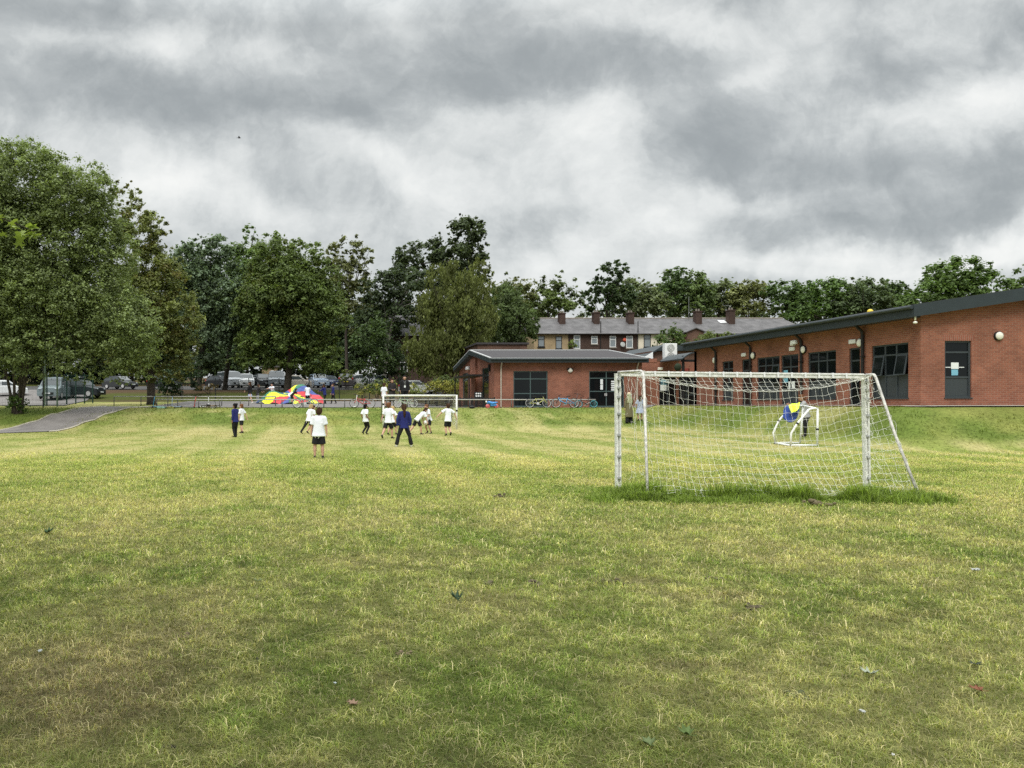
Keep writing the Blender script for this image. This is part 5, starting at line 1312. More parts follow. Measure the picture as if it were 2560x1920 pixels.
# the tree that stands beside the photographer: its branch tip hangs into the view, its crown shades the near corner
def woodland(name, label, spans, seed, base, leaf=.5):
    """the far-off wood that closes the view between the nearer trees"""
    lob = []; r = random.Random(seed)
    for (xa, xb, Y, za, zb) in spans:
        n = max(2, int((xb-xa)/5))
        for i in range(n):
            x = xa+(xb-xa)*(i+r.random())/n; top = r.uniform(za, zb); g = g1(x, Y)
            lob.append(((x, Y+r.uniform(-2, 2), g+(top-g)*.55), (4.2, 2.5, (top-g)*.48)))
            lob += [((x+r.uniform(-2.5, 2.5), Y-3.5, g1(x, Y-3.5)+.9), (3.4, 1.5, 1.5)) for _ in (0, 1)]
            for s in (-1.6, 1.6): lob.append(((x+s+r.uniform(-1, 1), Y-2+r.uniform(-1, 1), g+2.0+r.uniform(-.3, .8)), (3.2, 2.0, 2.6)))
    V, Fc, Cc = leaf_cloud(lob, len(lob)*9, leaf, len(lob)*800, base, .3, seed, clump_r=.42)
    tag(link(name, np_mesh(name, V, Fc, M['leaf'], Cc)), label, 'woodland', kind='stuff')
woodland('woodland', 'dark wood closing the view behind the car park', [(-75, 28, 124, 9, 14)], 400, (.045, .066, .030))
woodland('hill_wood', 'wooded hillside behind the terrace', [(24, 135, 140, 22, 26.3)], 401, (.105, .135, .055))
def near_tree():
    X, Y = -6.3, 1.6; t = thing('maple_tree', 'maple whose one leafy branch tip hangs in at the left edge', 'tree', (X, Y, g1(X, Y)))
    lob = [((-5.6, .2, 7.2), (3.6, 3.6, 2.6)), ((-3.0, -1.2, 6.8), (2.6, 2.6, 1.9)), ((-6.8, 1.8, 6.4), (2.4, 2.4, 2.2)), ((-2.2, -.6, 5.6), (1.6, 1.5, 1.0)), ((-1.4, -2.6, 6.2), (2.2, 2.2, 1.6))]
    V, Fc, Cc = leaf_cloud(lob, 70, .17, 16000, (.07, .12, .025), .25, 301)
    # five-lobed leaves of the branch tip
    r = random.Random(5); vs, fs, cs = [], [], []
    prof = []
    for k_ in range(11):
        a = -math.pi/2+ (k_-5)*.48; rad = [1, .42, .92, .40, .95, 1.0, .95, .40, .92, .42, 1][k_]
        prof.append((a+math.pi, rad))
    tip = at(84, 578, 7.0)
    spots = []
    for i in range(46):
        f = r.random(); p = Vector((-3.25, 6.6, 3.24)).lerp(tip, f)+Vector((r.gauss(0, .05), r.gauss(0, .14), r.gauss(0, .05)-.05*f)); spots.append(p)
    for p in spots:
        s = r.uniform(.05, .085); rot = Matrix.Rotation(r.uniform(0, 6.28), 3, 'Z') @ Matrix.Rotation(r.gauss(.5, .4), 3, 'X') @ Matrix.Rotation(r.gauss(0, .35), 3, 'Y')
        b = len(vs); c0 = Vector((0, 0, 0)); g = r.uniform(.75, 1.3)
        vs.append(p)
        for a, q in prof: vs.append(p+rot @ Vector((math.cos(a)*q*s, math.sin(a)*q*s, -.18*q*q*s)))
        for k_ in range(10): fs.append((b, b+1+k_, b+2+k_, b+2+k_))
        cs += [(.21*g, .27*g, .065*g)]*12
    tri = np.array([(a, b_, c_) for a, b_, c_, _ in fs])
    P0 = np.array([X, Y, g1(X, Y)])
    cr = link('crown', np_mesh('crown', V-P0, Fc, M['leaf'], Cc), t)
    link('leaves', np_mesh('leaves', np.array([tuple(v) for v in vs])-P0, tri, M['leaf'], np.array(cs), nper=3), t)
    k = MB(); g = g1(X, Y); k.tube([(X, Y, g-.2), (X, Y, 1.0), (X+.1, Y-.1, 3.5), (X+.5, Y-.5, 6.5)], [.34, .26, .22, .10], 10)
    for e in ((-3.2, -1.2, 6.6), (-7, 2.2, 6.6), (-5.4, -.4, 8.6), (-1.6, -2.4, 6.0), (-2.4, -.6, 5.6)): k.tube([(X+.1, Y-.1, 3.4), Vector((X, Y, 4.2)).lerp(Vector(e), .5)+Vector((0, 0, .6)), e], [.12, .08, .03], 7)
    k.tube([(X+.1, Y, 3.6), (-5.2, 4.2, 3.75), (-3.9, 6.1, 3.5), (-3.25, 6.6, 3.28), tip], [.07, .04, .018, .009, .004], 6)
    k.build('trunk', M['bark'], t, smooth=True)
near_tree()
# ------------------------------------------------------------------ people
def evaluated(mb, voxel, smooth_it=4, name='body', mats=None, noise=None):
    """one continuous surface grown over the overlapping shapes of mb"""
    me = mb.mesh(name, mats or []); o = bpy.data.objects.new('tmp', me); COL.objects.link(o)
    m = o.modifiers.new('r', 'REMESH'); m.mode = 'VOXEL'; m.voxel_size = voxel; m.use_smooth_shade = True
    s = o.modifiers.new('s', 'SMOOTH'); s.factor = .5; s.iterations = smooth_it
    dg = bpy.context.evaluated_depsgraph_get(); dg.update()
    r = bpy.data.meshes.new_from_object(o.evaluated_get(dg)); bpy.data.objects.remove(o); bpy.data.meshes.remove(me)
    r.name = name; r.materials.clear()
    for q in (mats or []): r.materials.append(q)
    r.polygons.foreach_set('material_index', [0]*len(r.polygons)); r.polygons.foreach_set('use_smooth', [True]*len(r.polygons))
    return r
def join_mesh(me, mb, mats):
    """adds further shapes (fingers) to an existing mesh"""
    import bmesh
    add = mb.mesh('x', mats); bm = bmesh.new(); bm.from_mesh(me); bm.from_mesh(add)
    for f in bm.faces: f.smooth = True
    bm.to_mesh(me); bm.free(); bpy.data.meshes.remove(add); return me
def nv(x, y, z): 
    v = Vector((x, y, z)); return v.normalized()
def person(label, px, py, Y, ht, yaw, group, top='tee', top_m='shirt', bottom='shorts', bot_m='trouser', shoes='shoe', hair='hair_brown', skin='skin', long_hair=None,
           lean=0., side=0., arms=None, legs=None, head=(0, 0), ground=None, child=True, build=1.0, extra=None, lift=0.0):
    """local axes: x right, y the way the person faces, z up; yaw turns the figure (0 = back to the camera)"""
    X = xat(px, Y); g = g1(X, Y)+lift if ground is None else ground
    t = thing('person', label, 'person', (X, Y, g), R(yaw), group)
    k = 1.0 if child else .92                     # an adult's head is smaller for the height
    hp = .50 if child else .515
    tdir = nv(side, math.sin(lean), math.cos(lean)); sx = Vector((1, 0, 0))-tdir*tdir.x; sx.normalize(); fw = tdir.cross(sx)*-1
    fw = sx.cross(tdir)*-1 if fw.y < 0 else fw
    if fw.y < 0: fw = -fw
    arms = arms or (((.22, .02, -1), (.10, .18, -1)), ((.22, .02, -1), (.10, .18, -1)))
    legs = legs or (((.06, .02, -1), (.03, -.02, -1)), ((.06, .02, -1), (.03, -.02, -1)))
    # skeleton in units of the height, pelvis first, dropped so that the lowest sole stands on the ground
    Pl = Vector((0, 0, 0)); hips = {}; knees = {}; ank = {}; toe = {}
    for s, (th, sh) in zip((1, -1), legs):
        h = Pl+sx*(.050*s)+Vector((0, 0, -.01)); a = nv(th[0]*s, th[1], th[2]); b = nv(sh[0]*s, sh[1], sh[2])
        kn = h+a*.245; an = kn+b*.215; hips[s], knees[s], ank[s] = h, kn, an
        f = Vector((.12*s, b.z*-1, b.y)) if abs(b.y) < .95 else Vector((.1*s, .2, b.y))
        f = Vector((.15*s, max(.25, -b.z), b.y*.85)).normalized(); toe[s] = f
    low = min(min((ank[s]-Vector((0, 0, .035))).z, (ank[s]+toe[s]*.085-Vector((0, 0, .03))).z) for s in (1, -1))
    off = Vector((0, 0, -low))
    Pl = Pl+off
    for d in (hips, knees, ank):
        for s in d: d[s] = d[s]+off
    chest = Pl+tdir*.285; neck = Pl+tdir*.335; hd = nv(head[0], head[1]+lean*.35, 1) if True else 0
    hc = neck+hd*.095*k+fw*.012
    sh_ = {s: Pl+tdir*.300+sx*(.098*build*s) for s in (1, -1)}; elb = {}; wri = {}; hnd = {}
    for s, (ua, fa) in zip((1, -1), arms):
        a = nv(ua[0]*s, ua[1], ua[2]); b = nv(fa[0]*s, fa[1], fa[2])
        elb[s] = sh_[s]+a*.165; wri[s] = elb[s]+b*.140; hnd[s] = b
    S = lambda v: Vector(v)*ht
    hf = nv(head[0]*0, 1, -head[1]*.5); hr = Vector((1, 0, 0))
    # --- body
    b = MB(); rr = ht
    b.tube([S(Pl-tdir*.02), S(Pl+tdir*.08), S(Pl+tdir*.18), S(Pl+tdir*.27), S(Pl+tdir*.315)], [(.082*rr*build, .056*rr*build), (.076*rr*build, .053*rr*build), (.080*rr*build, .057*rr*build), (.088*rr*build, .055*rr), (.045*rr, .038*rr)], 14, side=sx)
    b.tube([S(Pl+tdir*.29), S(neck), S(hc)], [.036*rr, .030*rr, .032*rr], 10)
    Mh = Matrix((hr, hf, hd)).transposed(); Mh = Mh if abs(Mh.determinant()) > .3 else Matrix.Identity(3)
    b.sph(S(hc+hd*.012), (.060*rr*k, .068*rr*k, .070*rr*k), 16, 12, Mh)
    b.sph(S(hc-hd*.030+hf*.014), (.044*rr*k, .048*rr*k, .044*rr*k), 14, 9, Mh)          # jaw
    b.sph(S(hc+hf*.070*k-hd*.006), (.010*rr*k, .013*rr*k, .016*rr*k), 8, 6, Mh)          # nose
    for s in (1, -1):
        b.sph(S(hc+hr*(.060*s*k)-hd*.006-hf*.006), (.010*rr*k, .016*rr*k, .021*rr*k), 8, 6, Mh)    # ears
        b.tube([S(hips[s]+Vector((0, 0, .02))), S(hips[s].lerp(knees[s], .35)), S(knees[s]), S(knees[s].lerp(ank[s], .3)), S(knees[s].lerp(ank[s], .75)), S(ank[s]), S(ank[s]-Vector((0, 0, .012)))],
               [.058*rr*build, .052*rr*build, .035*rr, .037*rr, .026*rr, .021*rr, .022*rr], 12)
        b.sph(S(knees[s]), .037*rr, 10, 7)
        b.tube([S(chest.lerp(sh_[s], .6)), S(sh_[s]), S(sh_[s].lerp(elb[s], .5)), S(elb[s]), S(elb[s].lerp(wri[s], .35)), S(wri[s])], [.040*rr, .034*rr*build, .029*rr*build, .023*rr, .0235*rr, .016*rr], 10)
        b.sph(S(elb[s]), .0245*rr, 9, 6)
        hdv = hnd[s]; sd = hdv.cross(Vector((0, 1, 0))); sd = sd.normalized() if sd.length > .1 else Vector((1, 0, 0))
        b.tube([S(wri[s]-hdv*.004), S(wri[s]+hdv*.018), S(wri[s]+hdv*.044)], [(.015*rr, .014*rr), (.021*rr, .013*rr), (.019*rr, .011*rr)], 10, side=Vector((0, 1, 0)) if abs(hdv.y) < .9 else Vector((0, 0, 1)))
        b.tube([S(ank[s]-Vector((0, 0, .012))-toe[s]*.01), S(ank[s]-Vector((0, 0, .018))+toe[s]*.05), S(ank[s]-Vector((0, 0, .022))+toe[s]*.085)], [.021*rr, .019*rr, .012*rr], 8)
    me = evaluated(b, .0105*ht, 3, 'body', [M[skin]])
    fg = MB()                                       # five separate fingers, each bent, a thumb from the side of the palm
    for s in (1, -1):
        hdv = hnd[s]; ax = Vector((0, 1, 0)) if abs(hdv.y) < .9 else Vector((0, 0, 1)); ax = (ax-hdv*ax.dot(hdv)).normalized(); curl = hdv.cross(ax)*(-s)
        p0 = wri[s]+hdv*.040
        for i, ln in enumerate((.036, .042, .039, .030)):
            o = p0+ax*(.0145-.0095*i); m1 = o+hdv*ln*.45+curl*.004; m2 = o+hdv*ln*.80+curl*.012; e = o+hdv*ln+curl*.021
            fg.tube([S(o), S(m1), S(m2), S(e)], [.0055*rr, .0052*rr, .0046*rr, .0034*rr], 6)
        o = wri[s]+hdv*.014+ax*.018; fg.tube([S(o), S(o+ax*.014+hdv*.016), S(o+ax*.016+hdv*.032+curl*.006)], [.0065*rr, .006*rr, .004*rr], 6)
    join_mesh(me, fg, [M[skin]])
    link('body', me, t)
    for s in (1, -1):
        ey = MB(); ey.sph(S(hc+hr*(.023*s)+hf*.062*k+hd*.008), (.0085*rr, .005*rr, .006*rr), 8, 6, Mh)
        ey.build('eye', M['eye'], t, world=False, smooth=True)
    mo = MB(); mo.sph(S(hc+hf*.060*k-hd*.040), (.017*rr, .006*rr, .005*rr), 8, 5, Mh); mo.build('mouth', M['lip'], t, world=False, smooth=True)
    # --- hair
    if hair:
        h = MB(); h.sph(S(hc+hd*.022-hf*.010), (.067*rr*k, .070*rr*k, .068*rr*k), 16, 11, Mh); h.sph(S(hc-hd*.010-hf*.030), (.060*rr*k, .050*rr*k, .055*rr*k), 12, 9, Mh)
        h.sph(S(hc+hd*.052+hf*.020), (.052*rr*k, .045*rr*k, .034*rr*k), 12, 8, Mh)
        rg = random.Random(sum(map(ord, label)))
        for q in range(14): h.sph(S(hc+hd*(.035+.05*rg.random())+hr*rg.uniform(-.05, .05)-hf*rg.uniform(-.03, .06)), .020*rr, 7, 5)
        if long_hair == 'pony':
            h.sph(S(hc+hd*.02-hf*.07), .026*rr, 8, 6); h.tube([S(hc+hd*.02-hf*.07), S(hc-hd*.05-hf*.095), S(hc-hd*.14-hf*.090), S(hc-hd*.235-hf*.075)], [.020*rr, .030*rr, .034*rr, .014*rr], 9)
        elif long_hair == 'loose':
            h.tube([S(hc-hf*.03+hd*.02), S(hc-hf*.045-hd*.07), S(hc-hf*.05-hd*.15), S(hc-hf*.045-hd*.21)], [(.066*rr, .05*rr), (.070*rr, .040*rr), (.066*rr, .030*rr), (.05*rr, .02*rr)], 12, side=hr)
        link('hair', evaluated(h, .011*ht, 2, 'hair', [M[hair]]), t)
    # --- top
    tm = M[top_m]; c = MB(); loose = 1.16 if top in ('tee', 'coat') else 1.12
    hem = {'tee': -.065, 'jumper': -.05, 'coat': -.09, 'hoodie': -.03, 'longcoat': -.30, 'dress': -.20}[top]
    flare = {'longcoat': 1.25, 'dress': 1.55, 'coat': 1.12}.get(top, 1.06)
    tor = [Pl+tdir*hem if hem > -.12 else Pl+Vector((0, 0, hem)), Pl+tdir*.02, Pl+tdir*.14, Pl+tdir*.25, Pl+tdir*.305, Pl+tdir*.327]
    c.tube([S(p) for p in tor], [(.104*rr*loose*flare*build, .076*rr*loose*flare*build), (.096*rr*loose*build, .068*rr*loose*build), (.083*rr*loose*build, .060*rr*loose*build), (.094*rr*loose*build, .060*rr*loose), (.088*rr*loose*build, .050*rr*loose), (.040*rr, .040*rr)], 18, side=sx)
    rg = random.Random(len(label)*7+int(px))
    for q in range(7):                               # soft folds
        f = rg.uniform(-.04, .22); p = Pl+tdir*f+sx*rg.uniform(-.07, .07)+fw*rg.choice((-1, 1))*.055*loose
        c.tube([S(p), S(p+sx*rg.uniform(-.04, .04)-tdir*rg.uniform(.05, .10))], [.014*rr, .010*rr], 6)
    for s in (1, -1):
        c.sph(S(sh_[s]-sx*(.010*s)), .045*rr*loose, 10, 7); c.tube([S(neck-tdir*.012), S(sh_[s])], [.040*rr*loose, .042*rr*loose], 10)
        if top in ('tee', 'dress'):
            e = sh_[s].lerp(elb[s], .80); c.tube([S(sh_[s]-(elb[s]-sh_[s])*.05), S(sh_[s].lerp(elb[s], .4)), S(e)], [.041*rr*loose, .041*rr*loose, .046*rr*loose], 12)
        else: c.tube([S(sh_[s]), S(sh_[s].lerp(elb[s], .5)), S(elb[s]), S(elb[s].lerp(wri[s], .5)), S(wri[s].lerp(elb[s], .06))], [.042*rr*loose, .036*rr*loose, .032*rr*loose, .030*rr*loose, .025*rr*loose], 12)
    link('top' if top not in ('dress', 'longcoat', 'coat') else {'dress': 'dress', 'longcoat': 'long_coat', 'coat': 'coat'}[top], evaluated(c, .0125*ht, 2, 'top', [tm]), t)
    # --- bottom
    if bottom:
        c = MB()
        c.tube([S(Pl-tdir*.055), S(Pl), S(Pl+tdir*.035)], [(.086*rr*build, .062*rr*build), (.090*rr*build, .064*rr*build), (.086*rr*build, .060*rr*build)], 16, side=sx)
        for s in (1, -1):
            if bottom == 'shorts':
                e = hips[s].lerp(knees[s], .86); c.tube([S(hips[s]+Vector((0, 0, .02))), S(hips[s].lerp(knees[s], .4)), S(e)], [.056*rr*build, .060*rr*build, .063*rr*build], 12)
            elif bottom == 'skirt':
                c.tube([S(Pl), S(Pl-Vector((0, -.0, .10))), S(Pl-Vector((0, 0, .19)))], [(.092*rr, .068*rr), (.115*rr, .095*rr), (.135*rr, .115*rr)], 18, side=sx)
            else:
                fl = 1.5 if bottom == 'flared' else (1.9 if bottom == 'wide' else 1.0)
                c.tube([S(hips[s]+Vector((0, 0, .03))), S(hips[s].lerp(knees[s], .4)), S(knees[s]), S(knees[s].lerp(ank[s], .5)), S(ank[s]-Vector((0, 0, .008))+Vector((0, 0, .022 if bottom == 'flared' else 0)))], [.062*rr*build, .056*rr*build, .042*rr*(1 if fl < 1.8 else 1.35), .036*rr*(fl*.75+.25), .033*rr*fl], 12)
        link('skirt' if bottom == 'skirt' else ('shorts' if bottom == 'shorts' else 'trousers'), evaluated(c, .0125*ht, 2, 'bottom', [M[bot_m]]), t)
    for s in (1, -1):
        c = MB(); a = ank[s]; f = toe[s]; up = Vector((0, 0, 1))-f*f.z; up.normalize()
        c.tube([S(a-f*.030-up*.018), S(a-up*.018+f*.01), S(a-up*.021+f*.055), S(a-up*.024+f*.090), S(a-up*.026+f*.104)], [(.022*rr, .018*rr), (.027*rr, .021*rr), (.029*rr, .017*rr), (.025*rr, .013*rr), (.014*rr, .008*rr)], 12, side=sx)
        c.tube([S(a+(knees[s]-a)*.12), S(a), S(a-up*.012)], [.025*rr, .026*rr, .026*rr], 10)
        link('shoe', evaluated(c, .0095*ht, 1, 'shoe', [M[shoes]]), t)
    if extra: extra(t, S, dict(Pl=Pl, neck=neck, hc=hc, hd=hd, hf=hf, hr=hr, chest=chest, fw=fw, sx=sx, tdir=tdir, wri=wri, hnd=hnd, elb=elb, rr=rr, ht=ht))
    return t
GF = 'children playing football'; GP = 'children round the parachute'
DOWN = ((.16, .02, -1), (.08, .10, -1))
def gY(py): return F*H/(py-HY)
def fieldY(px, py):
    """distance at which the ground is seen at that height"""
    lo, hi = 8, 60
    for _ in range(50):
        m = (lo+hi)/2; X = xat(px, m); y = HY+(H-g1(X, m))/m*F
        if y > py: lo = m
        else: hi = m
    return lo
Y = fieldY(796, 1146)
person('boy in white tee and black shorts standing with his back to us, nearest player', 797, 0, Y, 1.36, -4, GF, arms=(((.20, -.02, -1), (.10, .08, -1)), ((.18, -.02, -1), (.08, .08, -1))), legs=(((.10, .0, -1), (.02, 0, -1)), ((.12, .0, -1), (.0, 0, -1))), build=1.16, head=(.05, .0))
Y = fieldY(590, 1093)
person('dark haired boy in blue jumper and black trousers walking left', 588, 0, Y, 1.45, 58, GF, build=1.15, top='jumper', top_m='navy', bottom='long', hair='hair_black', skin='skin_dark', legs=(((.02, .12, -1), (.02, -.28, -1)), ((.02, .05, -1), (.0, .0, -1)))[::-1], arms=(((.14, .30, -1), (.0, .9, -.25)), ((.12, -.08, -1), (.06, .12, -1))))
Y = fieldY(604, 1083)
person('boy in white tee half hidden behind the boy in blue, walking left', 604, 0, Y, 1.42, 62, GF, hair='hair_ginger', legs=(((.04, .20, -1), (.02, .02, -1)), ((.04, -.12, -1), (.02, -.30, -1))), arms=(((.45, -.42, -1), (.25, -.30, -1)), DOWN))
Y = fieldY(768, 1086)
person('blond boy in white tee and black trousers running to the right', 772, 0, Y, 1.46, -58, GF, bottom='long', hair='hair_blonde', lean=.22, legs=(((.05, .45, -1), (.02, -.12, -1)), ((.04, -.62, -1), (.02, -.75, -1))), arms=(((.12, .35, -1), (.05, .8, -.3)), ((.15, -.45, -1), (.05, .2, -1))))
Y = fieldY(783, 1084)
person('child in black shorts mostly hidden behind the blond runner', 781, 0, Y, 1.38, -70, GF, hair='hair_brown', lean=.1, legs=(((.05, .25, -1), (.02, -.25, -1)), ((.05, -.30, -1), (.02, -.55, -1))))
Y = fieldY(912, 1086)
person('dark haired boy in white tee and black trousers jogging, knees bent', 914, 0, Y, 1.45, -52, GF, bottom='long', hair='hair_black', skin='skin_dark', lean=-.06, legs=(((.02, .42, -1), (.0, -.62, -1)), ((.02, .30, -1), (.0, -.90, -1))), arms=(((.15, -.42, -1), (.0, .75, -.7)), ((.15, -.40, -1), (.05, .6, -.9))))
Y = fieldY(968, 1096)
person('boy in white tee and black shorts striding right with arms swung out', 971, 0, Y, 1.52, -34, GF, hair='hair_ginger', lean=.06, legs=(((.10, .30, -1), (.02, .02, -1)), ((.10, -.40, -1), (.05, -.80, -1))), arms=(((.48, -.05, -1), (.22, .1, -1)), ((.55, -.1, -1), (.35, .0, -1))))
Y = fieldY(984, 1087)
person('child in shorts hidden behind the striding boy by the goal post', 981, 0, Y, 1.34, -50, GF, hair='hair_blonde', lean=.05, legs=(((.10, .42, -1), (.02, .06, -1)), ((.10, -.25, -1), (.05, -.4, -1))), arms=(((.5, .30, -1), (.2, .5, -.7)), DOWN))
Y = fieldY(1010, 1117)
person('girl in blue jumper and flared black trousers, ponytail, legs apart, back to us', 1010, 0, Y, 1.46, 2, GF, top='jumper', top_m='navy', bottom='flared', shoes='trainer', hair='hair_brown', long_hair='pony', build=1.02, legs=(((.36, .02, -1), (.20, 0, -1)), ((.36, .02, -1), (.20, 0, -1))), arms=(((.34, .0, -1), (-.02, .10, -1)), ((.34, .0, -1), (-.02, .10, -1))))
Y = fieldY(1050, 1086)
person('boy in white tee bending low to the right after the ball', 1043, 0, Y, 1.48, -72, GF, hair='hair_brown', lean=.80, legs=(((.10, .42, -1), (.02, .05, -1)), ((.12, -.50, -1), (.05, -.75, -1))), arms=(((.15, .35, -1), (.05, .25, -1)), ((.15, .25, -1), (.05, .20, -1))), head=(0, .3))
Y = fieldY(1070, 1084)
def hold(t, S, d): pass
person('boy in white tee crouching with the ball held at his waist', 1073, 0, Y, 1.46, 118, GF, hair='hair_ginger', lean=.30, legs=(((.16, .40, -1), (.05, -.45, -1)), ((.16, .30, -1), (.05, -.40, -1))), arms=(((.25, .10, -1), (-.35, .85, -.45)), ((.25, .10, -1), (-.35, .85, -.45))))
p = at(1064.5, 1057, fieldY(1070, 1084)-.20); k = MB(); k.sph((0, 0, 0), .115, 20, 14); o = k.build('football', M['ball'], None, smooth=True); o.location = p
tag(o, 'white football clutched by the crouching boy', 'ball')
pp = MB()
for a in ((0, 0, 1), (.89, 0, .45), (-.72, .52, .45), (.28, -.85, .45), (-.72, -.52, .45), (.28, .85, .45), (0, 0, -1), (-.89, 0, -.45), (.72, -.52, -.45), (-.28, .85, -.45), (.72, .52, -.45), (-.28, -.85, -.45)):
    n = Vector(a).normalized(); u = n.orthogonal().normalized(); w = n.cross(u)
    pp.add([n*.1158]+[n*.111+(u*math.cos(2*math.pi*i/5)+w*math.sin(2*math.pi*i/5))*.033 for i in range(5)], [(0, 1+i, 1+(i+1) % 5) for i in range(5)])
pp.build('panel', M['clip'], o, world=False)
Y = fieldY(1119, 1089)
person('boy in white tee and black shorts at the right post, arms flung wide', 1120, 0, Y, 1.47, 16, GF, hair='hair_brown', lean=.08, legs=(((.08, .10, -1), (.02, -.25, -1)), ((.06, .20, -1), (-.04, -.85, -1)))[::-1], arms=(((.95, -.05, -.75), (.35, -.1, -1)), ((1.0, .15, -.62), (.9, .2, -.9))), side=.05)
# grown-ups and a boy on the playground edge behind the far goal
GA = 'people standing on the playground edge'
person('boy in white tee standing left of the woman in the dark coat', 960, 0, 49.4, 1.52, -40, GA, hair='hair_brown', arms=(((.2, .02, -1), (.1, .05, -1)), DOWN))
def lanyard(t, S, d):
    k = MB(); n = d['neck']; a, b = n+d['sx']*.035+d['fw']*.03, n-d['sx']*.035+d['fw']*.03; e = d['Pl']+d['tdir']*.17+d['fw']*.078
    for q in (a, b): k.tube([S(q), S(d['Pl']+d['tdir']*.27+d['fw']*.076+(q-n)*.5), S(e)], .006, 5)
    k.build('lanyard', M['clip'], t, world=False)
    k = MB(); c = S(e); k.box(c.x-.05, c.x+.05, c.y-.002, c.y+.008, c.z-.13, c.z); k.build('badge', M['paper'], t, world=False)
person('woman with long brown hair in a dark coat, hands together', 980, 0, 49.6, 1.74, 200, GA, top='coat', top_m='coat', bottom='long', hair='hair_brown', long_hair='loose', child=False, build=1.14, lift=.06, arms=(((.22, .12, -1), (-.75, .75, -.28)), ((.22, .12, -1), (-.75, .75, -.28))), head=(.1, .0))
person('tall man in a black hoodie with a lanyard and white badge', 1011.5, 0, 49.2, 1.90, 180, GA, top='hoodie', top_m='trouser', bottom='long', hair='hair_black', child=False, build=1.12, lift=.12, extra=lanyard, arms=(((.20, .0, -1), (.06, .12, -1)), ((.20, .0, -1), (.06, .12, -1))))
# round the parachute
def PY(py, px, z=None):
    lo, hi = 49, 75
    for _ in range(40):
        m = (lo+hi)/2; X = xat(px, m)
        if zat(py, m) < g1(X, m)+.03: lo = m
        else: hi = m
    return (lo+hi)/2
person('older girl in a black top and pale blue skirt walking left of the parachute', 625, 0, 57.6, 1.60, 70, GP, top='jumper', top_m='trouser', bottom='skirt', bot_m='dress', shoes='trainer', hair='hair_brown', long_hair='loose', lift=.03, legs=(((.05, .35, -1), (.02, .05, -1)), ((.05, -.30, -1), (.02, -.45, -1))), arms=(((.15, -.15, -1), (.05, .1, -1)), ((.3, .3, -1), (.2, .9, -.5))))
person('child in dark top holding the left edge of the parachute', 644, 0, 58.6, 1.42, -60, GP, top='jumper', top_m='coat', bottom='long', bot_m='grey_knit', hair='hair_brown', lift=.03, lean=.15, arms=(((.15, .7, -.8), (.0, .9, -.4)), ((.15, .7, -.8), (.0, .9, -.4))))
person('dark haired child in white tee reaching over the back of the parachute', 682, 0, 62.0, 1.50, 150, GP, hair='hair_black', lift=.03, lean=.2, arms=(((.2, .8, -.3), (.0, 1, -.2)), ((.2, .8, -.3), (.0, 1, -.2))))
person('boy in white tee and black shorts standing in front of the parachute', 769, 0, 56.4, 1.42, 4, GP, hair='hair_black', lift=.03, lean=.08, arms=(((.15, .5, -.9), (.0, .8, -.5)), ((.15, .5, -.9), (.0, .8, -.5))))
person('child in blue jumper pulling the right edge of the parachute', 812, 0, 57.4, 1.40, 60, GP, top='jumper', top_m='navy', bottom='long', hair='hair_brown', skin='skin_dark', lift=.03, lean=.12, shoes='shoe', arms=(((.15, .8, -.6), (.0, 1, -.3)), ((.15, .8, -.6), (.0, 1, -.3))), legs=(((.08, .2, -1), (.02, .0, -1)), ((.08, -.15, -1), (.02, -.3, -1))))
person('child in open blue cardigan walking left, right of the parachute', 833, 0, 57.8, 1.46, 96, GP, top='jumper', top_m='navy', bottom='long', hair='hair_brown', lift=.03, legs=(((.05, .28, -1), (.02, .05, -1)), ((.05, -.25, -1), (.02, -.4, -1))), arms=(((.15, .1, -1), (.05, .5, -.9)), DOWN))
person('dark haired child ducking under the raised parachute edge', 729, 0, 56.9, 1.25, -80, GP, top='tee', top_m='trouser', hair='hair_black', lift=.03, lean=.75, legs=(((.1, .5, -1), (.02, -.7, -1)), ((.1, .2, -1), (.02, -.7, -1))), arms=(((.15, .7, -.6), (.0, .9, -.4)), ((.15, .7, -.6), (.0, .9, -.4))))
# on the bank to the right
def scarf(t, S, d):
    k = MB(); hc, hd, hf, hr, rr = d['hc'], d['hd'], d['hf'], d['hr'], d['rr']
    k.sph(S(hc+hd*.015-hf*.008), (.068*rr, .070*rr, .074*rr), 14, 10); k.tube([S(hc-hd*.03-hf*.01), S(hc-hd*.10-hf*.01), S(hc-hd*.17), S(hc-hd*.26)], [(.066*rr, .062*rr), (.092*rr, .074*rr), (.128*rr, .088*rr), (.118*rr, .082*rr)], 16, side=hr)
    link('headscarf', evaluated(k, .012*d['ht'], 2, 'headscarf', [M['scarf']]), t)
    k = MB(); k.sph(S(hc+hd*.060-hf*.0), (.058*rr, .062*rr, .036*rr), 12, 8); k.build('cap', mat('cream_cap', (.66, .52, .36), .8), t, world=False, smooth=True)
Yw = 43.4
person('woman in pale headscarf and long olive coat seen through the goal side', 1573, 0, Yw, 1.70, 14, 'people on the grass bank', top='longcoat', top_m='olive', bottom='wide', hair=None, child=False, build=1.05, extra=scarf, arms=(((.2, .2, -1), (-.5, .8, -.3)), ((.2, .05, -1), (.05, .1, -1))))
person('girl in pale blue checked summer dress on the bank beside the woman', 1600, 0, 43.8, 1.40, -12, 'people on the grass bank', top='dress', top_m='dress', bottom=None, hair='hair_brown', long_hair='loose', legs=(((.06, .05, -1), (.02, 0, -1)), ((.06, .15, -1), (.02, -.30, -1))), arms=(((.30, .1, -1), (.1, .25, -1)), ((.25, .0, -1), (.0, .4, -.9))))
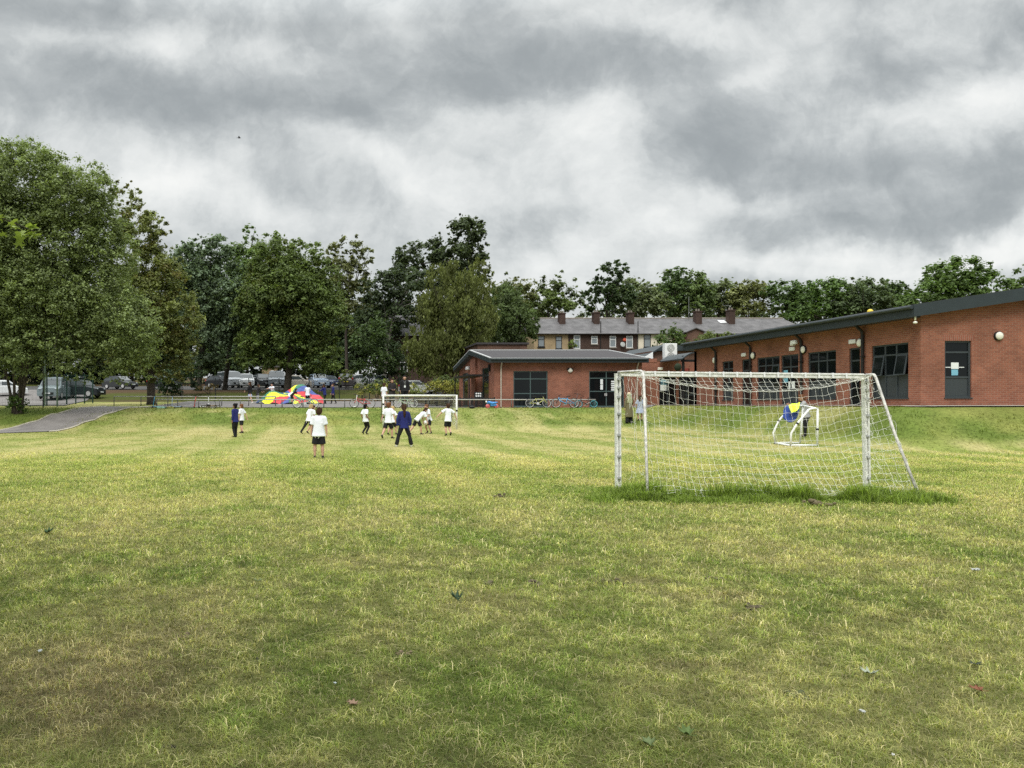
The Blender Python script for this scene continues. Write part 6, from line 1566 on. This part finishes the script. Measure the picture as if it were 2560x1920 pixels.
person('boy in grey jumper and dark trousers standing behind the small white goal', 2015, 0, 31.0, 1.66, 60, None, top='jumper', top_m='grey_knit', bottom='long', hair='hair_ginger', lean=.14, build=1.15, legs=(((.10, .05, -1), (.03, 0, -1)), ((.14, .1, -1), (.06, 0, -1))), arms=(((.15, .8, -.35), (-.1, 1, .25)), ((.15, .8, -.5), (-.1, 1, .0))), head=(0, .25))
# ------------------------------------------------------------------ bicycles and scooters
def paint(name, c): return mat(name, c, .35, spec=.5)
def wheel(parent, x, r, rimm, spoke=12):
    w = MB(); w.torus((x, 0, r), r-.050, .017, 'y', 26, 6)
    for i in range(spoke):
        a = 2*math.pi*i/spoke; w.tube([(x, .02*(-1)**i, r), (x+(r-.05)*math.cos(a), 0, r+(r-.05)*math.sin(a))], .003, 4)
    w.tube([(x, -.04, r), (x, .04, r)], .022, 8)
    o = w.build('wheel', rimm, parent, world=False, smooth=True)
    t = MB(); t.torus((x, 0, r), r-.020, .021, 'y', 28, 8); t.build('tyre', M['rubber'], o, world=False, smooth=True)
def bike(label, px, py, Y, r, col, yaw, tilt, rim=None, suspension=False):
    """frame along local x, front at +x"""
    g = g1(xat(px, Y), Y)
    t = thing('bicycle', label, 'bicycle', (xat(px, Y), Y, g), R(yaw), group='bikes left along the low rail')
    t.rotation_euler = (R(tilt), 0, R(yaw))
    L2 = r*1.78; fx, bx = L2, -L2; pm = paint('bike_paint_%d' % px, col); tube = .022
    wheel(t, fx, r, rim or M['tin']); wheel(t, bx, r, rim or M['tin'])
    bb = Vector((-.12*r, 0, r*.92)); hd_t = Vector((fx-r*.62, 0, r*2.15)); hd_b = Vector((fx-r*.48, 0, r*1.72)); st = Vector((-.55*r, 0, r*2.05)); rx = Vector((bx, 0, r))
    f = MB()
    f.tube([hd_b, bb], tube*1.25, 8); f.tube([hd_t-Vector((0, 0, .06)), st-(st-bb)*.15], tube, 8); f.tube([st, bb], tube, 8); f.tube([hd_t, hd_b], tube*1.2, 8)
    for s in (1, -1): f.tube([bb+Vector((0, .03*s, 0)), rx+Vector((0, .05*s, 0))], tube*.65, 6); f.tube([st-(st-bb)*.2+Vector((0, .02*s, 0)), rx+Vector((0, .05*s, 0))], tube*.6, 6)
    f.build('frame', pm, t, world=False, smooth=True)
    k = MB()
    for s in (1, -1): k.tube([hd_b+Vector((.0, .035*s, 0)), Vector((fx, .05*s, r))], tube*.8, 7)
    k.tube([hd_b+Vector((0, -.05, 0)), hd_b+Vector((0, .05, 0))], tube*.9, 7); k.tube([hd_b, hd_t+(hd_t-hd_b)*.55], tube*.7, 7); k.build('fork', pm if not suspension else M['black'], t, world=False, smooth=True)
    top = hd_t+(hd_t-hd_b)*.55; k = MB()
    k.tube([top, top+Vector((.05, 0, .02))], .014, 6); k.tube([top+Vector((-.06, -.29, .06)), top+Vector((.03, -.16, .05)), top+Vector((.05, 0, .02)), top+Vector((.03, .16, .05)), top+Vector((-.06, .29, .06))], .013, 7)
    for s in (1, -1): k.tube([top+Vector((-.06, .29*s, .06)), top+Vector((-.04, .21*s, .058))], .019, 7)
    k.build('handlebar', M['black'], t, world=False, smooth=True)
    k = MB(); sd = st+(st-bb)*.22; k.tube([st, sd], .014, 6); k.tube([sd+Vector((-.13, 0, .03)), sd+Vector((-.06, 0, .035)), sd+Vector((.12, 0, .02))], [(.075, .03), (.07, .028), (.02, .015)], 9, side=(0, 1, 0)); k.build('saddle', M['black'], t, world=False, smooth=True)
    k = MB(); k.tube([bb+Vector((0, -.05, 0)), bb+Vector((0, -.058, 0))], .085*r/.28, 14); k.tube([bb+Vector((0, -.07, 0)), bb+Vector((.11, -.08, -.08))], .009, 5); k.tube([bb+Vector((0, .07, 0)), bb+Vector((-.11, .08, .08))], .009, 5)
    k.box(bb.x+.06, bb.x+.16, -.17, -.08, bb.z-.095, bb.z-.07); k.box(bb.x-.16, bb.x-.06, .08, .17, bb.z+.07, bb.z+.095); k.build('chainset', M['tin'], t, world=False)
    return t
bike('pale teal bicycle with white tyres behind the blond runner', 764, 0, 48.25, .30, (.16, .30, .30), 8, -8, M['white'])
bike('red and pink bicycle with a pale front guard leaning on the rail', 906, 0, 48.3, .29, (.48, .05, .06), 176, 7, M['tin'])
bike('pale green bicycle seen through the far goal', 1014, 0, 48.25, .28, (.40, .50, .36), 178, 6, M['white'])
bike('dark bicycle with a pale yellow frame tube', 1346, 0, 48.2, .30, (.36, .36, .12), 2, -8, M['tin'])
bike('bright blue suspension bicycle, biggest in the right hand row', 1413, 0, 48.15, .31, (.06, .30, .56), 176, 8, M['tin'], True)
bike('black bicycle with a turquoise rear wheel at the rail end', 1466, 0, 48.3, .26, (.05, .03, .03), 178, 7, paint('turquoise_rim', (.10, .42, .50)))
def scooter(label, px, Y, col, yaw, lying=False, grip=None, ht=.74):
    X = xat(px, Y); t = thing('kick_scooter', label, 'scooter', (X, Y, g1(X, Y)+(.04 if lying else 0)), R(yaw), group='scooters left along the low rail')
    t.rotation_euler = (R(86 if lying else 10), 0, R(yaw)); pm = paint('scooter_paint_%d' % px, col)
    k = MB(); k.bbox(-.28, .22, -.055, .055, .075, .105, .012); k.tube([(.22, 0, .09), (.30, 0, .15), (.29, 0, .22)], .02, 6); k.build('deck', pm, t, world=False)
    k = MB(); k.tube([(.30, 0, .12), (.25, 0, ht)], .019, 8); k.build('stem', pm, t, world=False, smooth=True)
    k = MB(); k.tube([(.25, -.19, ht), (.25, .19, ht)], .014, 7)
    for s in (1, -1): k.tube([(.25, .10*s, ht), (.25, .20*s, ht)], .021, 7)
    k.build('handlebar', grip or M['black'], t, world=False, smooth=True)
    for x in (.315, -.30):
        k = MB(); k.torus((x, 0, .062), .043, .019, 'y', 18, 7); k.tube([(x, -.03, .062), (x, .03, .062)], .024, 8); k.build('wheel', M['rubber'], t, world=False, smooth=True)
scooter('bright blue scooter standing at the left end of the bike rail', 391, 48.2, (.08, .40, .62), 150)
scooter('blue and white scooter propped upright mid rail, left half', 442, 48.15, (.30, .42, .60), 200)
scooter('red based scooter with a white stem against the rail', 485, 48.2, (.55, .06, .04), 100)
scooter('white scooter with a black handlebar leaning at the rail', 510, 48.15, (.62, .64, .66), 20)
scooter('pale mint scooter lying flat on the grass edge', 403, 47.9, (.36, .62, .55), 10, True)
scooter('yellow and black scooter lying on its side near the mint one', 424, 47.8, (.45, .42, .12), 170, True)
scooter('white scooter standing in front of the red bicycle', 884, 47.9, (.70, .70, .68), 70, ht=.84)
scooter('dark tall stemmed scooter behind the blue bicycle', 1441, 48.4, (.03, .02, .03), 90, ht=.9)
def lying_bike(): 
    t = bike('small bronze bicycle lying flat beside the white scooter', 526, 0, 47.9, .22, (.20, .13, .07), 12, 78); t.location.z += .08
lying_bike()
def toy_bike():
    X, Y = xat(1230, 47.8), 47.8; t = thing('toy_motorbike', 'chunky blue plastic toy motorbike with pink wheels on the bank top', 'toy', (X, Y, g1(X, Y)), R(185))
    pk = paint('pink_plastic', (.60, .13, .14)); bl = paint('blue_plastic', (.05, .24, .58))
    for x in (.27, -.27):
        k = MB(); k.torus((x, 0, .13), .085, .05, 'y', 18, 8); k.tube([(x, -.045, .13), (x, .045, .13)], .06, 10); k.build('wheel', pk, t, world=False, smooth=True)
    k = MB(); k.tube([(.34, 0, .34), (.20, 0, .36), (0, 0, .30), (-.18, 0, .33), (-.36, 0, .38)], [(.05, .06), (.085, .09), (.10, .10), (.09, .07), (.03, .02)], 12, side=(0, 1, 0)); k.tube([(.30, 0, .42), (.27, 0, .13)], .035, 8); k.bbox(-.30, .1, -.06, .06, .12, .26, .03); k.build('body', bl, t, world=False, smooth=True)
    k = MB(); k.tube([(.27, -.17, .48), (.29, 0, .44), (.27, .17, .48)], .02, 7); k.build('handlebar', M['black'], t, world=False, smooth=True)
    k = MB(); k.sph((.36, 0, .40), (.05, .08, .07), 10, 7); k.build('headlight', M['upvc'], t, world=False, smooth=True)
toy_bike()
X, Y = xat(1180, 47.6), 47.6; k = MB(); k.sph((0, 0, .08), (.18, .12, .10), 12, 8); k.tube([(-.12, 0, .14), (-.03, 0, .23), (.08, 0, .14)], .012, 5); o = k.build('bag', M['black'], None, smooth=True); o.location = (X, Y, g1(X, Y)); tag(o, 'small black bag dropped on the bank top', 'bag')

# ------------------------------------------------------------------ the play parachute
def parachute():
    cx, cy = xat(727, 58.6), 58.6; n, m = 160, 56
    cols = [(.55, .035, .045), (.68, .70, .02), (.02, .15, .075), (.035, .065, .26)]
    t = thing('play_parachute', 'big billowing rainbow play parachute in red, yellow, green and blue', 'parachute', (cx, cy, g1(cx, cy)))
    def surf(a, q):
        r_ = q*2.75
        x = cx+r_*math.cos(a)*.97; y = cy+r_*math.sin(a)*.70
        u, w = x-cx, y-cy
        e = 1-sm(np.array((q-.80)/.20))
        h = 1.34*math.exp(-(((u-.75)/1.35)**2+((w-.55)/1.15)**2))+.84*math.exp(-(((u+1.45)/.85)**2+((w+.75)/.7)**2))+.66*math.exp(-(((u+1.5)/.7)**2+((w-.9)/.7)**2))+.30*math.exp(-((u/1.2)**2+((w+.4)/1)**2))
        # hands lift the rim here and there
        for (ha, hh, hw) in ((math.pi*.97, .55, .20), (.15, .62, .22), (-.25, .55, .2), (1.45, .95, .3), (-1.15, .45, .25), (2.2, .7, .3)):
            d = (a-ha+math.pi) % (2*math.pi)-math.pi; h += hh*math.exp(-(d/hw)**2)*max(0, (q-.62)/.38)**1.3
        h *= float(.25+.75*e) if q > .8 else 1
        fold = .055*math.sin(a*13+q*3)*q+.045*math.sin(a*7-q*6+1)*q+.05*float(fbm(u*1.7+9, w*1.7, 3)-.5)*2
        return (x, y, g1(x, y)+.05+max(.0, h+fold))
    V = [surf(2*math.pi*i/n, (j+.0)/m) for j in range(1, m+1) for i in range(n)]; V.append(surf(0, 0)); c = len(V)-1
    GORES = [(14, 0), (40, 3), (62, 2), (90, 1), (112, 0), (132, 3), (152, 2), (165, 1), (178, 3), (192, 2), (212, 1), (236, 0), (262, 3), (278, 2), (300, 1), (322, 0), (336, 2), (352, 1), (361, 0)]
    for part in range(5):
        k = MB(); k.v = list(V); k.f = []; k.m = []
        for j in range(m):
            for i in range(n):
                p = V[min(j*n+i, len(V)-1)]; u, w = p[0]-cx-.02, p[1]-cy+.62
                ang = math.degrees(math.atan2(w, u)) % 360
                g = next(c2 for e2, c2 in GORES if ang < e2)
                pt = 4 if math.hypot(u, w*1.2) < .24 else g
                if pt != part: continue
                if j == 0: k.f.append([c, i, (i+1) % n])
                else: k.f.append([(j-1)*n+i, j*n+i, j*n+(i+1) % n, (j-1)*n+(i+1) % n])
                k.m.append(0)
        used = sorted({q for f in k.f for q in f}); mp = {q: z for z, q in enumerate(used)}
        k.v = [V[q] for q in used]; k.f = [[mp[q] for q in f] for f in k.f]
        mm = mat('parachute_%d' % part, (cols+[(.66, .68, .60)])[part], .45, .10, 6, spec=.35)
        o = k.build('panel', mm, t, smooth=True); o['label'] = ['red panels', 'yellow panels', 'green panels', 'blue panels', 'white centre disc'][part]
        md = o.modifiers.new('cloth', 'SOLIDIFY'); md.thickness = .012
parachute()

# ------------------------------------------------------------------ cars
def car(label, px, py, col, yaw, kind='hatch', name='parked_car', rear_lamp=None, Y=None, plate='upvc', cat='car'):
    """py: image height of the tyres' contact; local +x is the nose"""
    if Y is None:
        lo, hi = 70, 112
        for _ in range(40):
            m = (lo+hi)/2
            if zat(py, m) < g1(xat(px, m), m)+.04: lo = m
            else: hi = m
        Y = min(max(lo, 83.5), 92)
    X = xat(px, Y); t = thing(name, label, cat, (X, Y, g1(X, Y)+.045), R(yaw), group='cars and vans parked under the trees')
    pm = mat('car_paint_%d' % px, col, .3, spec=.5)
    D = dict(hatch=(4.0, .86, .80, .55, 1.46, [(1.98, .50), (1.90, .72), (.98, .92), (.30, 1.42), (-.2, 1.46), (-1.25, 1.42), (-1.78, .98), (-1.96, .80), (-1.99, .45)]),
             suv=(4.4, .92, .86, .62, 1.68, [(2.18, .55), (2.12, .86), (1.15, 1.05), (.55, 1.60), (-.2, 1.68), (-1.6, 1.62), (-2.02, 1.08), (-2.16, .85), (-2.18, .50)]),
             van=(4.9, .98, .92, .60, 1.98, [(2.40, .50), (2.34, .95), (1.75, 1.15), (1.05, 1.88), (.4, 1.98), (-2.1, 1.96), (-2.38, 1.20), (-2.42, .8), (-2.42, .48)]),
             estate=(4.5, .88, .82, .56, 1.50, [(2.22, .50), (2.14, .74), (1.10, .94), (.42, 1.44), (-.2, 1.50), (-1.75, 1.44), (-2.12, 1.0), (-2.22, .80), (-2.24, .45)]))[kind]
    Ln, w, rw, belt, top, prof = D; beltz = .92 if kind in ('hatch', 'estate') else 1.08; r = .31 if kind in ('hatch', 'estate') else .36
    # body swept from the side profile: full width to the belt, tucked in above it
    b = MB(); rows = []
    for (x, z) in prof:
        tuck = 0 if z <= beltz else (z-beltz)/(top-beltz)
        hw = w*(1-.17*tuck); end = .94 if abs(x) > Ln/2*.93 else 1
        rows.append([(x, -hw*end*.93, z-.02), (x, -hw*end*.55, z+.015), (x, 0, z+.025), (x, hw*end*.55, z+.015), (x, hw*end*.93, z-.02)])
    vs = [p for q in rows for p in q]; n = 5; fs = [(i*n+j, i*n+j+1, (i+1)*n+j+1, (i+1)*n+j) for i in range(len(rows)-1) for j in range(n-1)]
    sill = .26
    for s, j in ((-1, 0), (1, n-1)):
        e0 = len(vs); 
        low = [(x, s*w*(.90 if abs(x) > Ln/2*.93 else .97), sill) for x, z in prof]
        mid = [(x, s*w*(.95 if abs(x) > Ln/2*.93 else 1), min(z-.06, (beltz if z > beltz else z)-.05)) for x, z in prof]
        vs += low+mid; K = len(prof)
        for i in range(K-1):
            fs.append((e0+i, e0+i+1, e0+K+i+1, e0+K+i)); fs.append((e0+K+i, e0+K+i+1, (i+1)*n+j, i*n+j))
    a, c_ = len(vs)-4*len(prof), len(vs)-2*len(prof)
    K = len(prof); fs.append((a, c_, c_+K, n-1, n-2, 2, 1, 0, a+K)); fs.append((a+K-1, a+2*K-1, (K-1)*n, (K-1)*n+1, (K-1)*n+2, (K-1)*n+3, K*n-1, c_+2*K-1, c_+K-1))
    fs.append(tuple(a+i for i in range(K))+tuple(c_+i for i in reversed(range(K))))
    b.add(vs, fs); body = b.build('body', pm, t, world=False, smooth=False)
    def pane(name, i0, i1, f0, f1, wd):
        (xa, za), (xb, zb) = prof[i0], prof[i1]; P = []
        for f in (f0, f1):
            x, z = xa+(xb-xa)*f, za+(zb-za)*f; tuck = max(0, (z-beltz)/(top-beltz)); hw = w*(1-.17*tuck)*wd; P.append((x, z, hw))
        (x0, z0, h0), (x1, z1, h1) = P; d = Vector((z1-z0, 0, -(x1-x0))).normalized(); d = -d if d.z < 0 and abs(d.z) > .3 else d
        d = d if d.z > 0 else -d
        o = d*.035; g = MB(); g.add([Vector((x0, -h0, z0))+o, Vector((x0, h0, z0))+o, Vector((x1, h1, z1))+o, Vector((x1, -h1, z1))+o, Vector((x0, -h0, z0)), Vector((x0, h0, z0)), Vector((x1, h1, z1)), Vector((x1, -h1, z1))], [(0, 1, 2, 3), (4, 5, 1, 0), (5, 6, 2, 1), (6, 7, 3, 2), (7, 4, 0, 3)])
        g.build(name, CARGLASS, t, world=False)
    pane('windscreen', 2, 3, .10, .95, .86); pane('rear_window', 5, 6, .08, .86, .82)
    for s in (-1, 1):
        g = MB(); x0, x1, x2, x3 = prof[2][0]-.15, prof[3][0]-.05, prof[5][0]+.1, prof[6][0]+.12; zt = top-.14; zb = beltz+.04
        def sp(x, z): tuck = (z-beltz)/(top-beltz); return Vector((x, s*(w*(1-.17*tuck)*.975+.012), z))
        xm = (x1+x2)/2
        for q in ([sp(x0, zb), sp(xm+.04, zb), sp(xm+.04, zt), sp(x1, zt)], [sp(xm-.04, zb), sp(x3, zb), sp(x2, zt), sp(xm-.04, zt)]): g.add(q, [(0, 1, 2, 3)])
        o = g.build('side_window', CARGLASS, t, world=False); md = o.modifiers.new('t', 'SOLIDIFY'); md.thickness = .02
        g = MB(); g.bbox(prof[2][0]-.35, prof[2][0]-.22, s*(w+.02) if s > 0 else -w-.17, s*(w+.17) if s > 0 else -w-.02, beltz+.02, beltz+.15, .03); g.build('mirror', pm, t, world=False)
        for xw in (Ln*.30, -Ln*.30):
            k = MB(); k.torus((xw, s*(w-.09), r), r-.085, .085, 'y', 20, 8); o = k.build('wheel', M['rubber'], t, world=False, smooth=True)
            k = MB(); k.tube([(xw, s*(w-.12), r), (xw, s*(w-.01), r)], r*.62, 14); k.build('rim', M['tin'], o, world=False)
        g = MB(); x = prof[1][0]; z = prof[1][1]-.08; g.sph((x-.03, s*w*.70, z), (.10, w*.20, .085), 10, 7); g.build('headlight', M['glass_blue'], t, world=False, smooth=True)
        g = MB(); x = prof[-2][0]; g.sph((x+.02, s*w*.82, beltz-.06), (.08, w*.13, .14), 10, 7); g.build('tail_lamp', TAIL, t, world=False, smooth=True)
    g = MB(); x = Ln/2; g.bbox(x-.06, x+.03, -w*.5, w*.5, .42, .60, .02); g.build('grille', M['black'], t, world=False)
    for x in (Ln/2+.05, -Ln/2-.05):
        g = MB(); g.box(x-.012, x+.012, -.26, .26, .46 if x > 0 else .62, .57 if x > 0 else .73); g.build('number_plate', M['paper'] if x > 0 else YPLATE, t, world=False)
    return t
CARGLASS = mat('car_glass', (.05, .06, .065), .06, spec=.7); TAIL = mat('tail_lamp', (.42, .02, .02), .3); YPLATE = mat('yellow_plate', (.62, .50, .06), .5)
car('pale camper van with a sloping windscreen behind the trunks', 575, 974, (.36, .38, .40), -62, 'van', 'parked_van', cat='van')
car('black car tucked in front of the pale camper van', 553, 980, (.012, .013, .015), -40, 'hatch')
car('white car facing us beside the left trunk', 614, 977, (.72, .73, .73), -80, 'suv')
car('black car with a silver roof line behind the girl in black', 656, 978, (.03, .034, .036), -70, 'suv')
car('grey van whose windscreen shows above the parachute edge', 690, 974, (.20, .22, .24), -85, 'van', 'parked_van', cat='van')
car('light blue grey car above the right half of the parachute', 796, 979, (.22, .28, .36), -78, 'suv')
car('dark blue hatchback beside the light blue grey car', 822, 981, (.03, .04, .09), -60, 'hatch')
car('charcoal car seen from behind with red tail lamps', 868, 982, (.05, .045, .05), 84, 'suv')
car('white four by four behind the border plants', 920, 978, (.60, .62, .63), -60, 'suv')
car('silver estate car left of the boy in white', 945, 980, (.34, .37, .38), -74, 'estate')
car('white saloon half hidden right of the man in black', 1046, 978, (.68, .70, .71), -22, 'hatch')
car('white car at the far left edge beyond the fence', 14, 980, (.70, .72, .73), 25, 'hatch', Y=74)
car('grey blue van seen through the green fence on the left', 140, 982, (.15, .19, .20), -88, 'van', 'parked_van', cat='van', Y=70)
car('black car in the shade at the end of the green fence', 200, 982, (.016, .02, .024), -12, 'suv', Y=72)
car('dark grey car low in the shade left of the dark bush', 300, 984, (.035, .038, .042), -30, 'hatch', Y=86)
car('dark car hidden behind the left trunks', 410, 980, (.02, .022, .026), -35, 'hatch', Y=87)
car('cream car glimpsed behind the middle of the parachute', 738, 974, (.46, .42, .36), 8, 'estate', Y=92)

# ------------------------------------------------------------------ small things on the grass, on the roof and in the sky
def leaf_thing(name, label, cat, px, py, s, col, yaw, curl=.3, lobes=5):
    s *= .75; Y = F*H/(py-HY); X = xat(px, Y); r = random.Random(px); k = MB(); pts = []
    n = lobes*2+1
    for i in range(n+1):
        a = -2.5+5.0*i/n; q = 1.0 if i % 2 else .55; pts.append((math.sin(a)*q*s*.62, math.cos(a)*q*s*.6))
    vs = [(0, -.25*s, .012)]+[(x, y, .015+curl*(x*x+y*y)/s*1.4+r.uniform(0, .008)) for x, y in pts]
    k.add(vs, [(0, i, i+1) for i in range(1, len(pts))]); k.tube([(0, -.25*s, .012), (.02*s, -.75*s, .02)], .0018, 5)
    o = k.build(name, mat('%s_%d' % (name, px), col, .7, .25, 40), None, smooth=False); md = o.modifiers.new('t', 'SOLIDIFY'); md.thickness = .002
    o.location = (X, Y, g1(X, Y)+.012); o.rotation_euler = (r.uniform(-.2, .2), r.uniform(-.2, .2), R(yaw)); tag(o, label, cat)
FLv = 'fallen leaf'
leaf_thing('fallen_leaf', 'red brown fallen leaf on the grass at the lower right', FLv, 2441, 1733, .085, (.15, .055, .025), 60)
leaf_thing('fallen_leaf', 'dark curled green leaf standing up in the middle of the grass', FLv, 1141, 1506, .13, (.03, .06, .028), 20, 1.1)
leaf_thing('fallen_leaf', 'pale grey green leaf above the red brown one', FLv, 2172, 1692, .10, (.26, .29, .22), 120, .6)
leaf_thing('fallen_leaf', 'dull green leaf lying left of the dark curled leaf', FLv, 644, 1460, .09, (.13, .17, .07), 200, .5)
leaf_thing('fallen_leaf', 'dark green sprig of leaf near the left edge', FLv, 122, 1338, .15, (.03, .065, .02), 300, .7)
leaf_thing('fallen_leaf', 'green leaf cluster close to the bottom centre right', FLv, 1622, 1874, .075, (.10, .135, .05), 10, .6)
leaf_thing('fallen_leaf', 'olive leaf flat on the brown patch at bottom centre', FLv, 882, 1776, .07, (.22, .14, .09), 80, .2)
leaf_thing('fallen_leaf', 'small dark leaf under the grass stripe at right', FLv, 2438, 1668, .07, (.04, .05, .03), 150, .3)
leaf_thing('fallen_leaf', 'broad green weed leaf at the bottom right of centre', FLv, 1715, 1848, .08, (.085, .13, .035), 40, .7)
def litter(label, px, py, sx, sy, sz, col, yaw):
    sx *= .7; sy *= .7; sz *= .6; col = tuple(c*.75 for c in col); Y = F*H/(py-HY); X = xat(px, Y); k = MB(); r = random.Random(py)
    n = 7; k.add([(sx*(i/(n-1)-.5), sy*(j/3-.5), .02+sz*abs(math.sin(i*1.3+j+py))) for i in range(n) for j in range(4)], [(i*4+j, (i+1)*4+j, (i+1)*4+j+1, i*4+j+1) for i in range(n-1) for j in range(3)])
    o = k.build('paper_scrap', mat('scrap_%d' % px, col, .6), None); md = o.modifiers.new('t', 'SOLIDIFY'); md.thickness = .0015; o.location = (X, Y, g1(X, Y)); o.rotation_euler = (0, 0, R(yaw)); tag(o, label, 'litter')
litter('white scrap of paper near the left edge of the grass', 100, 1639, .035, .025, .02, (.68, .72, .72), 70)
litter('white scrap of paper at the lower right below the pale leaf', 2156, 1790, .018, .035, .02, (.72, .74, .72), 20)
litter('tiny white scrap at the bottom edge right', 2233, 1902, .02, .016, .012, (.72, .72, .70), 50)
litter('crumpled pale wrapper far right in the middle of the grass', 2440, 1434, .09, .05, .04, (.50, .52, .50), 10)
litter('tiny bluish white scrap below the centre', 838, 1722, .022, .016, .012, (.62, .68, .70), 130)
def clod(label, px, py, s, col, name='turf_clod'):
    s *= .8; Y = F*H/(py-HY); X = xat(px, Y); k = MB(); r = random.Random(px+py)
    for i in range(12): k.sph((r.gauss(0, s*.42), r.gauss(0, s*.35), abs(r.gauss(0, s*.16))), (s*r.uniform(.12, .3), s*r.uniform(.12, .28), s*r.uniform(.08, .22)), 7, 5)
    o = link(name, evaluated(k, s*.06, 1, name, [mat('clod_%d' % px, col, .95, .45, 40, bump=.8)]), None); o.location = (X, Y, g1(X, Y)-.004); tag(o, label, 'turf clod', group='loose clods and kicked up turf')
for lb, px, py, s, c in [('mossy clod of turf at the lower right', 1990, 1737, .11, (.075, .085, .035)), ('brown clod at the left end of the goal grass', 1482, 1249, .12, (.06, .045, .03)), ('grey brown clod of dead grass in front of the goal', 2030, 1263, .30, (.12, .10, .055)),
                         ('dark clod right of the curled leaf', 1335, 1459, .14, (.085, .07, .042)), ('brown tuft clod left of the worn streak', 1523, 1454, .14, (.09, .075, .045)), ('small clod above the curled leaf', 1225, 1461, .10, (.08, .07, .04)),
                         ('dead grass clump on the brown patch at left', 455, 1597, .11, (.13, .10, .06)), ('dark clod on the worn streak', 1880, 1520, .13, (.075, .06, .04)), ('black clod near the bottom left', 428, 1872, .045, (.02, .018, .014)),
                         ('flat dark clod far out in mid field', 1256, 1246, .16, (.08, .065, .04)), ('dark clod at the top of the worn streak', 1786, 1447, .12, (.075, .065, .04)), ('light brown dead clump below centre', 1010, 1640, .10, (.15, .115, .07)), ('small dark clod below centre left', 640, 1656, .06, (.05, .05, .03))]: clod(lb, px, py, s, c)
Yb = 31.8; p = at(2175.5, 779.5, Yb); k = MB(); k.sph((0, 0, 0), .11, 20, 14); o = k.build('stray_ball', M['ball_yellow'], None, smooth=True); o.location = p; tag(o, 'yellow ball stranded on the edge of the wing roof', 'ball')
def bird():
    p = at(598, 345, 70); t = thing('bird', 'tiny dark bird flying high over the trees', 'bird', p); k = MB()
    k.tube([(-.16, 0, .01), (-.06, 0, .02), (.06, 0, .02), (.17, 0, .0)], [.012, .05, .045, .01], 8)
    for s in (1, -1): k.add([(.07, .03*s, .03), (-.05, .03*s, .03), (-.06, .20*s, .10), (.03, .20*s, .11), (-.04, .36*s, .05)], [(0, 1, 2, 3), (3, 2, 4)])
    k.add([(-.15, .015, .01), (-.15, -.015, .01), (-.24, -.04, .0), (-.24, .04, .0)], [(0, 1, 2, 3)])
    o = k.build('body', M['coat'], t, world=False); md = o.modifiers.new('t', 'SOLIDIFY'); md.thickness = .008
bird()
